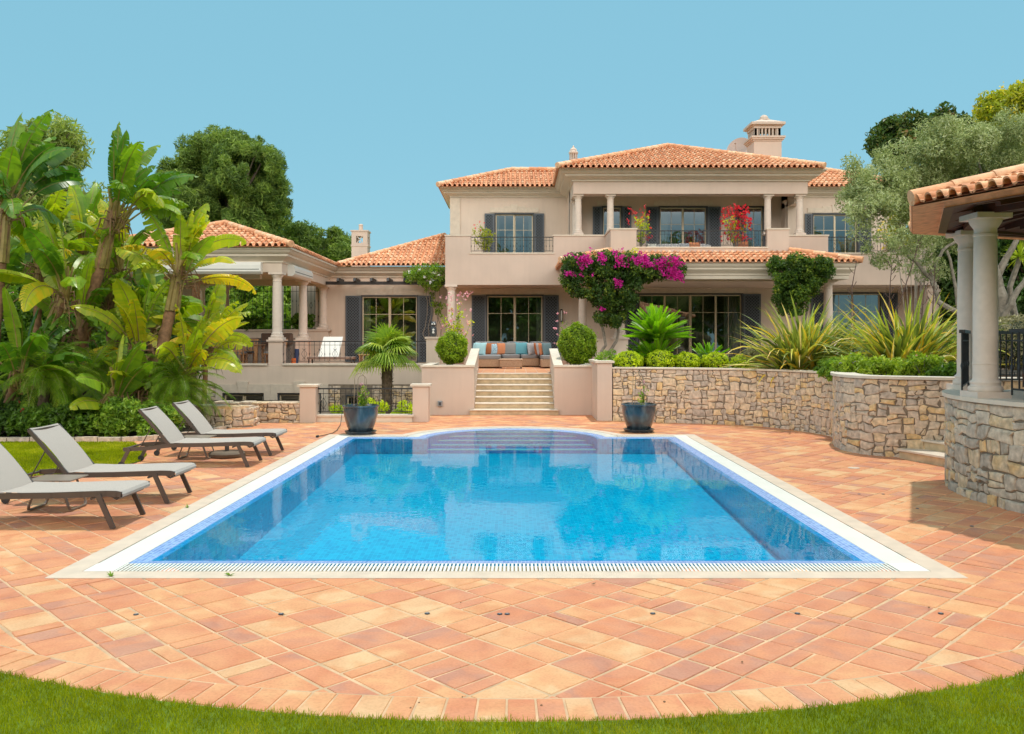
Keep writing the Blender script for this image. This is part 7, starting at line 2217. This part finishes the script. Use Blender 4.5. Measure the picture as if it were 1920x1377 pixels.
for (y, x, rz, lab) in ((10.43, LX, 0, 'second nearest sun lounger, standing behind the nearest side table'), (13.32, LX + .04, R(.8), 'third sun lounger, in front of the farther side table and umbrella base'), (14.6, LX + .03, R(-.6), 'farthest sun lounger, closest to the rubble wall')):
    c = copy_tree(l0); c.location = (x, y, 0); c.rotation_euler = (0, 0, rz); c['label'] = lab
# side tables
def make_table(loc, label):
    e = empty('side_table', loc, label, 'side table', 'low brown side tables between the loungers'); O_ = Vector(loc)
    def L(x, y, z): return (O_.x + x, O_.y + y, O_.z + z)
    m = MB(); m.bbox(O_.x-.25, O_.x+.25, O_.y-.21, O_.y+.21, .335, .352, .006); m.build('table_top', mat_plain('table_top', (.26, .20, .155), .4, var=.08, scale=5), e)
    for x0 in (-.20, .20):
        sx_ = 1 if x0 > 0 else -1
        m = MB(); pts = [L(x0*.6, -.17, .335), L(x0 + sx_*.02, -.19, .06), L(x0 + sx_*.03, -.175, .022), L(x0 + sx_*.035, -.14, .014), L(x0 + sx_*.035, .14, .014), L(x0 + sx_*.03, .175, .022), L(x0 + sx_*.02, .19, .06), L(x0*.6, .17, .335)]
        for k in range(len(pts) - 1): m.bar(pts[k], pts[k+1], .03, .016)
        m.build('leg', mat_plain('table_leg', (.23, .17, .13), .4), e)
    return e
t0 = make_table((-5.18, 9.78, 0), 'low side table behind the nearest lounger')
c = copy_tree(t0); c.location = (-5.15, 13.98, 0); c['label'] = 'low side table behind the third lounger'
# umbrella base
e = empty('umbrella_base', (-4.72, 14.15, 0), 'round brown stone umbrella base with a short stub, under the farthest loungers', 'umbrella base')
m = MB(); m.lathe((-4.72, 14.15, 0), [(.27, 0), (.29, .02), (.29, .06), (.26, .085), (.06, .095)], 28); m.build('base', mat_plain('base_stone', (.17, .12, .08), .8, var=.2), e)
m = MB(); m.lathe((-4.72, 14.15, .09), [(.035, 0), (.035, .16), (.04, .16), (.04, .18), (.02, .18)], 12); m.build('stub', ALU, e)

# ================================================================= GLAZED POTS
POTM, nt, b = new_mat('blue_glaze')
tc = nd(nt, 'ShaderNodeTexCoord'); mp = nd(nt, 'ShaderNodeMapping'); mp.inputs['Scale'].default_value = (1, 1, .35)
no = nd(nt, 'ShaderNodeTexNoise'); no.inputs['Scale'].default_value = 4.5; no.inputs['Detail'].default_value = 7; no.inputs['Distortion'].default_value = .6
nt.links.new(tc.outputs['Object'], mp.inputs[0]); nt.links.new(mp.outputs[0], no.inputs['Vector'])
cs_ = ramp_node(nt, [(.3, (.05, .025, .018)), (.38, (.02, .03, .04)), (.52, (.03, .048, .065)), (.64, (.065, .095, .115)), (.76, (.17, .20, .20))], no.outputs[0])
nt.links.new(cs_, b.inputs['Base Color']); b.inputs['Roughness'].default_value = .22; b.inputs['Coat Weight'].default_value = .5; b.inputs['Coat Roughness'].default_value = .1
def glazed_pot(loc, label, seed, hoop=True, fl=8, lf=20):
    e = empty('glazed_pot', loc, label, 'plant pot', 'big blue glazed pots behind the pool'); rr = random.Random(seed); r_ = np.random.RandomState(seed)
    m = MB(); m.lathe(loc, [(.22, .05), (.235, .06), (.27, .14), (.31, .26), (.34, .38), (.35, .48), (.352, .54), (.368, .55), (.372, .575), (.36, .59), (.335, .59), (.325, .57), (.325, .50)], 40); m.build('body', POTM, e, smooth=True)
    m = MB(); m.lathe(loc, [(.28, .0), (.30, .01), (.315, .05), (.325, .055), (.325, .065), (.30, .065), (.28, .03), (.1, .03)], 36); m.build('saucer', POTM, e, smooth=True)
    m = MB(); m.lathe(loc, [(.33, .50), (.33, .545), (.15, .56), (.01, .56)], 30); m.build('soil', SOIL, e)
    if hoop:
        m = MB()
        for (dx, dy, h, w) in ((-.02, 0, .74, .12), (.02, .06, .70, .10)):
            pts = [(loc[0] + dx - w + .02*0, loc[1] + dy, loc[2] + .55), (loc[0] + dx - w*.85, loc[1] + dy, loc[2] + .55 + h*.75)]
            for k in range(7):
                a_ = PI - PI * k / 6; pts.append((loc[0] + dx + w*.85*math.cos(a_), loc[1] + dy, loc[2] + .55 + h*.78 + w*.9*math.sin(a_)))
            pts.append((loc[0] + dx + w, loc[1] + dy, loc[2] + .55)); m.tube(pts, .007, 5)
        m.build('wire_hoop', mat_plain('cane', (.33, .24, .16), .7), e)
    m = MB(); f = MB(); s_ = MB()
    for k in range(5):
        tip = Vector(loc) + Vector((rr.uniform(.0, .16), rr.uniform(-.12, .1), .55 + rr.uniform(.2, .45))); b0 = Vector(loc) + Vector((.05, 0, .55)); s_.tube([b0, b0.lerp(tip, .5) + Vector((.02, 0, 0)), tip], .005, 4)
        for q in range(lf): 
            c = b0.lerp(tip, rr.random()); LC(m, np.array(c)[None] + r_.normal(size=(3, 3)) * .035, .035, 1.8, rr.randint(0, 10**6))
        for q in range(fl): 
            c = b0.lerp(tip, rr.uniform(.5, 1.05)); LC(f, np.array(c)[None] + r_.normal(size=(5, 3)) * .02 + r_.normal(size=(1, 3)) * .03, .032, 1.0, rr.randint(0, 10**6))
    s_.build('stems', STEMG, e); m.build('foliage', L_FRESH, e); f.build('flowers', FL_PINK, e)
    return e
glazed_pot((-3.15, 17.62, 0), 'big blue glazed pot with streaked glaze and wire hoops, left of the pool steps', 3, fl=5, lf=18)
glazed_pot((2.58, 18.02, 0), 'plain dark blue glazed pot right of the pool steps', 9, fl=1, lf=4)
e = empty('cable', (-3.75, 17.5, 0), 'thin black cable hanging over the low wall down to the deck beside the left pot', 'cable')
m = MB(); m.tube([(-3.98, 20.0, .45), (-3.92, 19.4, .02), (-3.75, 18.2, .02), (-3.72, 17.6, .015), (-3.8, 17.3, .015), (-3.88, 17.0, .015)], .007, 5); m.build('wire', IRON, e)
m = MB(); m.bbox(-3.91, -3.86, 16.93, 17.02, .0, .04, .008); m.build('plug', IRON, e)

# ================================================================= SOFA CORNER
WICK, nt, b = new_mat('wicker')
tc = nd(nt, 'ShaderNodeTexCoord'); bk_ = nd(nt, 'ShaderNodeTexBrick'); bk_.inputs['Scale'].default_value = 16; bk_.inputs['Mortar Size'].default_value = .018
bk_.inputs['Color1'].default_value = (.36, .22, .13, 1); bk_.inputs['Color2'].default_value = (.46, .30, .19, 1); bk_.inputs['Mortar'].default_value = (.12, .07, .04, 1)
mp = nd(nt, 'ShaderNodeMapping'); mp.inputs['Rotation'].default_value = (PI/2, 0, 0)
nt.links.new(tc.outputs['Object'], mp.inputs[0]); nt.links.new(mp.outputs[0], bk_.inputs['Vector']); nt.links.new(bk_.outputs[0], b.inputs['Base Color']); b.inputs['Roughness'].default_value = .6
GCUSH = mat_plain('grey_cushion', (.23, .225, .23), .95, var=.06, bump=.003, bscale=12)
def soft(mb, x0, x1, y0, y1, z0, z1, b_=.05): 
    """rounded cushion"""
    n = 6; vs = []; nx = ny_ = 8
    cx, cy_, cz = (x0+x1)/2, (y0+y1)/2, (z0+z1)/2; hx, hy, hz = (x1-x0)/2, (y1-y0)/2, (z1-z0)/2
    nu, nv = 20, 10; e1 = .32
    sg = lambda v, p: math.copysign(abs(v) ** p, v)
    for j in range(nv + 1):
        ph = -PI/2 + PI * j / nv
        for i in range(nu):
            th = 2*PI*i/nu; vs.append((cx + hx*sg(math.cos(ph), e1)*sg(math.cos(th), e1), cy_ + hy*sg(math.cos(ph), e1)*sg(math.sin(th), e1), cz + hz*sg(math.sin(ph), e1)))
    mb.add(vs, [(j*nu+i, j*nu+(i+1) % nu, (j+1)*nu+(i+1) % nu, (j+1)*nu+i) for j in range(nv) for i in range(nu)])
SZ = TZ + .01
sf = empty('corner_sofa', (0, 29.5, TZ), 'large U shaped wicker sofa with grey cushions at the top of the stairs', 'sofa')
for (x0, x1, y0, y1) in ((-1.30, -.48, 27.9, 28.75), (-1.30, -.48, 28.77, 30.2), (.83, 1.62, 27.9, 28.75), (.83, 1.62, 28.77, 30.2), (-.46, .17, 29.3, 30.2), (.19, .81, 29.3, 30.2)):
    m = MB(); m.bbox(x0, x1, y0, y1, SZ + .03, SZ + .29, .02); m.build('wicker_base', WICK, sf)
    m = MB(); soft(m, x0 - .005, x1 + .005, y0 - .01, y1, SZ + .28, SZ + .42); m.build('seat_cushion', GCUSH, sf, smooth=True)
for (x0, x1, y0, y1) in ((-1.35, -.35, 30.02, 30.22), (-.33, .45, 30.02, 30.22), (.47, 1.25, 30.02, 30.22), (1.45, 1.66, 28.6, 30.2), (-1.34, -1.14, 28.6, 30.2)):
    m = MB(); soft(m, x0, x1, y0, y1, SZ + .32, SZ + .86); m.build('back_cushion', GCUSH, sf, smooth=True)
def pillow(x, y, z, w, tilt, rz, mat, label, up=.0):
    e = empty('pillow', (x, y, z), label, 'pillow', 'scatter pillows on the corner sofa'); m = MB()
    n = 12; vs = []
    M = Matrix.Rotation(rz, 3, 'Z') @ Matrix.Rotation(tilt, 3, 'X')
    for side in (1, -1):
        for j in range(n+1):
            for i in range(n+1):
                u, v = -1 + 2*i/n, -1 + 2*j/n; t = (1-u*u) ** .5 * (1-v*v) ** .5 if abs(u) < 1 and abs(v) < 1 else 0
                pin = 1 - .07 * (1 - abs(u)**2) * abs(v)**2 ; pin2 = 1 - .07 * (1 - abs(v)**2) * abs(u)**2
                vs.append(Vector((x, y, z)) + M @ Vector((u*w/2*pin2, side * .075 * t ** .6, v*w/2*pin + w/2)))
    q = (n+1)**2; fs = []
    for j in range(n):
        for i in range(n):
            a_ = j*(n+1)+i; fs.append((a_, a_+1, a_+n+2, a_+n+1)); fs.append((q+a_+n+1, q+a_+n+2, q+a_+1, q+a_))
    m.add(vs, fs); m.build('cover', mat, e, smooth=True)
RUST = mat_plain('rust_cloth', (.42, .13, .045), .9); TURQ = mat_plain('turquoise_cloth', (.12, .34, .40), .9); PALEB = mat_plain('pale_blue_cloth', (.36, .58, .62), .9)
ORNG = mat_plain('orange_cloth', (.60, .22, .10), .9); GRYP = mat_plain('grey_cloth', (.25, .24, .225), .9); LGRY = mat_plain('light_grey_cloth', (.42, .42, .44), .9); PETR = mat_plain('petrol_cloth', (.13, .20, .22), .9)
BPAT, nt, b = new_mat('blue_pattern_cloth'); tc = nd(nt, 'ShaderNodeTexCoord'); vo = nd(nt, 'ShaderNodeTexVoronoi'); vo.inputs['Scale'].default_value = 24; nt.links.new(tc.outputs['Object'], vo.inputs['Vector'])
nt.links.new(ramp_node(nt, [(.2, (.07, .20, .34)), (.45, (.42, .56, .62))], vo.outputs['Distance']), b.inputs['Base Color']); b.inputs['Roughness'].default_value = .9
z_ = SZ + .42
for (px, y, w, mt, rz, lab, dz) in (
    (912, 29.75, .42, BPAT, .2, 'blue patterned pillow in the left corner of the sofa', .03), (936, 29.78, .44, RUST, .05, 'rust brown pillow left on the sofa back', 0), (968-18, 29.75, .42, BPAT, -.05, 'blue patterned pillow between rust and orange pillows', .0),
    (941, 29.70, .42, ORNG, .1, 'orange pillow left of the grey pillow', .0), (957, 29.68, .44, GRYP, -.12, 'dark grey pillow left of the turquoise one', .0), (977, 29.62, .46, TURQ, -.05, 'big turquoise pillow in the middle of the sofa', .0)): pass
PL = [(908, 29.8, .40, BPAT, .35, 'blue patterned pillow in the left corner of the sofa'), (918, 29.72, .43, RUST, .06, 'rust brown pillow, leftmost on the sofa back'), (930, 29.70, .41, BPAT, -.04, 'blue patterned pillow between rust and orange pillows'),
      (943, 29.66, .43, ORNG, .08, 'orange pillow left of the grey pillow on the sofa back'), (957, 29.62, .44, GRYP, -.10, 'dark grey pillow beside the turquoise pillow'), (977, 29.60, .45, TURQ, -.03, 'big turquoise pillow in the middle of the sofa')]
for (px, y, w, mt, rz, lab) in PL: pillow((px - VX)/F_PX*y, y, z_ - .02, w, R(-16), rz, mt, lab)
for (px, y, w, mt, rz, lab) in ((900, 29.2, .42, ORNG, -.9, 'orange pillow on the left wing of the sofa'), (893, 28.9, .42, PALEB, -.7, 'pale blue pillow leaning on the left wing'), (899, 28.4, .44, PALEB, -.45, 'front pale blue pillow on the left wing of the sofa'),
      (1000, 29.4, .43, LGRY, .7, 'light grey pillow in the right corner of the sofa'), (1012, 29.2, .43, RUST, .95, 'rust pillow on the right wing behind the striped one'), (1016, 28.95, .42, LGRY, .9, 'pale grey pillow on the right wing between rust and orange'),
      (1021, 28.7, .42, ORNG, .85, 'orange pillow on the right wing of the sofa'), (1028, 28.4, .43, PETR, .75, 'petrol blue pillow at the front of the right wing')): pillow((px - VX)/F_PX*y, y, z_ - .02, w, R(-14), rz, mt, lab)
e = empty('coffee_table', (-.13, 28.0, TZ), 'low wicker coffee table in front of the corner sofa', 'coffee table')
m = MB(); m.bbox(-.50, .23, 27.75, 28.3, SZ + .03, SZ + .27, .02); m.build('body', WICK, e)
m = MB(); m.bbox(-.51, .24, 27.74, 28.31, SZ + .27, SZ + .30, .01); m.build('table_top', mat_plain('wicker_top', (.52, .36, .25), .6), e)
for (x, y) in ((-.46, 27.79), (.19, 27.79), (-.46, 28.26), (.19, 28.26)):
    m = MB(); m.box(x-.025, x+.025, y-.025, y+.025, SZ - .01, SZ + .03); m.build('foot', IRON, e)

# owl on the pedestal
e = empty('owl_figurine', (-2.57, 27.2, 2.02), 'small black and white owl figurine on the wall pedestal', 'figurine')
x, y = -2.57, 27.2
m = MB(); m.lathe((x, y, 2.02), [(.07, 0), (.085, .02), (.10, .10), (.105, .2), (.085, .30), (.06, .33), (.085, .37), (.085, .43), (.05, .47), (.015, .48)], 18); m.build('body', mat_plain('owl_black', (.05, .055, .06), .4), e, smooth=True)
m = MB(); m.lathe((x, y - .03, 2.06), [(.05, 0), (.075, .08), (.075, .18), (.05, .26)], 14); m.build('breast', WHITEP, e, smooth=True)
for sg in (-1, 1):
    m = MB(); m.lathe((x + sg*.035, y - .072, 2.40), [(.026, 0), (.03, .02), (.02, .04)], 10); m.build('eye', WHITEP, e)
    m = MB(); m.tube([(x + sg*.05, y, 2.46), (x + sg*.07, y, 2.53)], [.025, .004], 5); m.build('ear_tuft', SHUT, e)
# wall lamps
e = empty('wall_lamp', (2.2, 30.95, 2.7), 'slim black wall lamp beside the porch, above the bigger round bush', 'lamp'); m = MB(); m.bbox(1.72, 1.80, 32.88, 32.99, 2.6, 3.1, .01); m.build('body', IRON, e); m = MB(); m.bbox(1.735, 1.785, 32.84, 32.88, 2.65, 3.05, .01); m.build('glass', WHITEP, e)

# terrace lounger (white) and small table on the left terrace
e = empty('white_lounger', (-6.6, 29.6, TZ), 'white lounger with upright back on the left terrace behind the railing', 'sun lounger')
m = MB(); m.add([(-6.52, 28.6, SZ+.36), (-5.85, 28.6, SZ+.36), (-5.80, 29.1, SZ+1.02), (-6.45, 29.1, SZ+1.02), (-6.52, 28.66, SZ+.34), (-5.85, 28.66, SZ+.34), (-5.80, 29.15, SZ+1.0), (-6.45, 29.15, SZ+1.0)],
      [(0,1,2,3), (7,6,5,4), (0,4,5,1), (1,5,6,2), (2,6,7,3), (3,7,4,0)]); m.build('backrest', WHITEP, e)
m = MB(); m.bbox(-6.8, -5.3, 28.2, 28.8, SZ+.28, SZ+.36, .01); m.build('seat', mat_plain('lounger_seat', (.25, .17, .13), .6), e)
for (x, y) in ((-6.75, 28.25), (-5.35, 28.25), (-6.75, 28.75), (-5.35, 28.75)):
    m = MB(); m.box(x-.02, x+.02, y-.02, y+.02, SZ, SZ+.28); m.build('leg', ALU, e)
e = empty('terrace_table', (-4.9, 28.6, TZ), 'low brown table right of the white terrace lounger', 'table')
m = MB(); m.bbox(-5.15, -4.3, 28.3, 28.8, SZ+.40, SZ+.44, .01); m.build('table_top', TEAK, e)
for (x, y) in ((-5.1, 28.35), (-4.35, 28.35), (-5.1, 28.75), (-4.35, 28.75)):
    m = MB(); m.box(x-.02, x+.02, y-.02, y+.02, SZ, SZ+.40); m.build('leg', TEAK, e)
# dining set in the loggia
e = empty('dining_table', (-9.6, 29.4, TZ), 'teak dining table in the shade of the loggia', 'table')
m = MB(); m.bbox(-10.9, -8.6, 28.9, 29.9, SZ+.72, SZ+.76, .01); m.build('table_top', TEAK, e)
for (x, y) in ((-10.8, 29.0), (-8.7, 29.0), (-10.8, 29.8), (-8.7, 29.8)):
    m = MB(); m.box(x-.04, x+.04, y-.04, y+.04, SZ, SZ+.72); m.build('leg', TEAK, e)
def chair(loc, label):
    e = empty('dining_chair', loc, label, 'chair', 'teak chairs round the dining table'); X, Y, Z = loc
    m = MB(); m.bbox(X-.24, X+.24, Y-.23, Y+.23, Z+.42, Z+.46, .01); m.build('seat', TEAK, e)
    m = MB(); soft(m, X-.22, X+.22, Y-.21, Y+.21, Z+.46, Z+.52); m.build('cushion', GCUSH, e, smooth=True)
    for (x, y) in ((-.21, -.2), (.21, -.2), (-.21, .2), (.21, .2)):
        m = MB(); m.box(X+x-.022, X+x+.022, Y+y-.022, Y+y+.022, Z, Z+.42); m.build('leg', TEAK, e)
    m = MB()
    for x in (-.21, -.105, 0, .105, .21): m.bar((X+x, Y-.21, Z+.44), (X+x, Y-.30, Z+.92), .045, .022)
    m.bar((X-.24, Y-.30, Z+.92), (X+.24, Y-.30, Z+.92), .03, .06); m.bar((X-.24, Y-.23, Z+.55), (X+.24, Y-.23, Z+.55), .03, .05); m.build('backrest', TEAK, e); return e
c0 = chair((-9.15, 28.6, SZ), 'teak chair on the near side of the dining table, middle of the row')
for (x, y, rz, lab) in ((-9.95, 28.6, 0, 'teak chair on the near side, left in the row'), (-8.25, 29.2, R(90), 'teak chair at the right end of the dining table, nearer one'), (-8.2, 29.75, R(90), 'teak chair at the right end of the dining table, farther one'), (-9.3, 30.2, R(180), 'teak chair on the far side of the dining table')):
    c = copy_tree(c0); c.location = (x, y, SZ); c.rotation_euler = (0, 0, rz); c['label'] = lab
# barbecue on the counter
e = empty('barbecue', (-9.0, 33.1, 2.0), 'brown covered barbecue standing on the loggia counter', 'barbecue')
m = MB(); m.bbox(-9.6, -8.5, 32.6, 33.1, 1.75, 2.18, .04); m.build('hood', mat_plain('bbq_cover', (.12, .075, .055), .5), e)
m = MB(); m.tube([(-9.3, 32.56, 2.0), (-8.8, 32.56, 2.0)], .015, 6); m.build('handle', ALU, e)
# small orange and navy bag by the column
e = empty('pool_toys', (-7.1, 28.0, TZ), 'orange and navy rolled pool float leaning behind the railing post', 'pool float')
m = MB(); m.tube([(-7.18, 28.0, SZ+.02), (-7.18, 28.0, SZ+.32)], .07, 12); m.build('orange_roll', mat_plain('orange_foam', (.75, .17, .03), .6), e)
m = MB(); m.tube([(-7.13, 28.1, SZ+.02), (-7.10, 28.1, SZ+.62)], .07, 12); m.build('navy_roll', mat_plain('navy_foam', (.03, .05, .13), .6), e)
# balcony sofa
e = empty('balcony_sofa', (5.9, 30.3, 4.7), 'striped sofa with orange and cream cushions on the middle balcony', 'sofa')
m = MB(); soft(m, 4.9, 6.9, 30.3, 30.5, 4.9, 5.30); m.build('backrest', STRIPE_m, e, smooth=True)
m = MB(); m.bbox(4.9, 6.9, 29.8, 30.4, 4.72, 5.0, .03); m.build('seat', GCUSH, e)
for (x, mt, s_) in ((6.25, ORNG, .42), (5.9, LGRY, .38), (8.0, ORNG, .5), (4.75, CURTAIN, .36)):
    pillow(x, 30.0 if x < 7.5 else 30.4, 4.92, s_, R(-10), .1, mt, {6.25: 'orange pillow on the striped balcony sofa', 5.9: 'cream pillow on the striped balcony sofa', 8.0: 'orange pillow behind the red bougainvillea on the balcony', 4.75: 'pale pillow beside the sparse red plant on the balcony'}[x])
# recessed deck lights and little leaves on the deck
lights_px = [(255, 1153), (527, 1152), (801, 1151), (937, 1152), (951, 1152), (1224, 1151), (1495, 1151), (1764, 1151), (1611, 927), (1656, 927), (1720, 954), (1822, 987)]
DL = mat_plain('steel_light', (.10, .10, .11), .3, metal=.6)
pos_ = ['leftmost in the near row on the front deck', 'second from left in the near row', 'third from left in the near row', 'left one of the touching pair in the near row', 'right one of the touching pair in the near row', 'right of the pair in the near row', 'second from right in the near row', 'rightmost in the near row on the front deck', 'right of the pool, farthest from the camera', 'right of the pool near the pavilion shadow edge', 'at the corner of the pavilion shadow', 'nearest to the pavilion wall']
for k, (px, py) in enumerate(lights_px):
    d = EYE * F_PX / (py - HZ); x = (px - VX) / F_PX * d
    e = empty('deck_light', (x, d, 0), 'small round recessed deck light, ' + pos_[k], 'deck light', 'round lights set into the deck')
    m = MB(); m.lathe((x, d, 0), [(.019, .0), (.018, .005), (.013, .006)], 16); m.build('rim', DL, e)
    m = MB(); m.lathe((x, d, 0), [(.011, .0), (.010, .007), (.004, .008)], 12); m.build('lens', GCUSH, e)
e = empty('fallen_leaf', (0, 0, 0), 'small dark dry leaf lying on the tiles in front of the pool', 'leaf'); m = MB(); d = EYE*F_PX/(1097-HZ); x = (1113-VX)/F_PX*d
m.add([(x-.02, d, .006), (x, d-.01, .008), (x+.022, d, .018), (x, d+.01, .014)], [(0,1,2,3)]); m.build('blade', DRY, e)
# pool jets
e = empty('drain_plate', ((1601-VX)/F_PX*(EYE*F_PX/(878-HZ)), EYE*F_PX/(878-HZ), 0), 'round pale drain plate in the deck right of the pool', 'drain'); c = e.location
m = MB(); m.lathe((c.x, c.y, 0), [(.085, 0), (.085, .006), (.07, .007)], 20); m.build('plate', COPING, e)
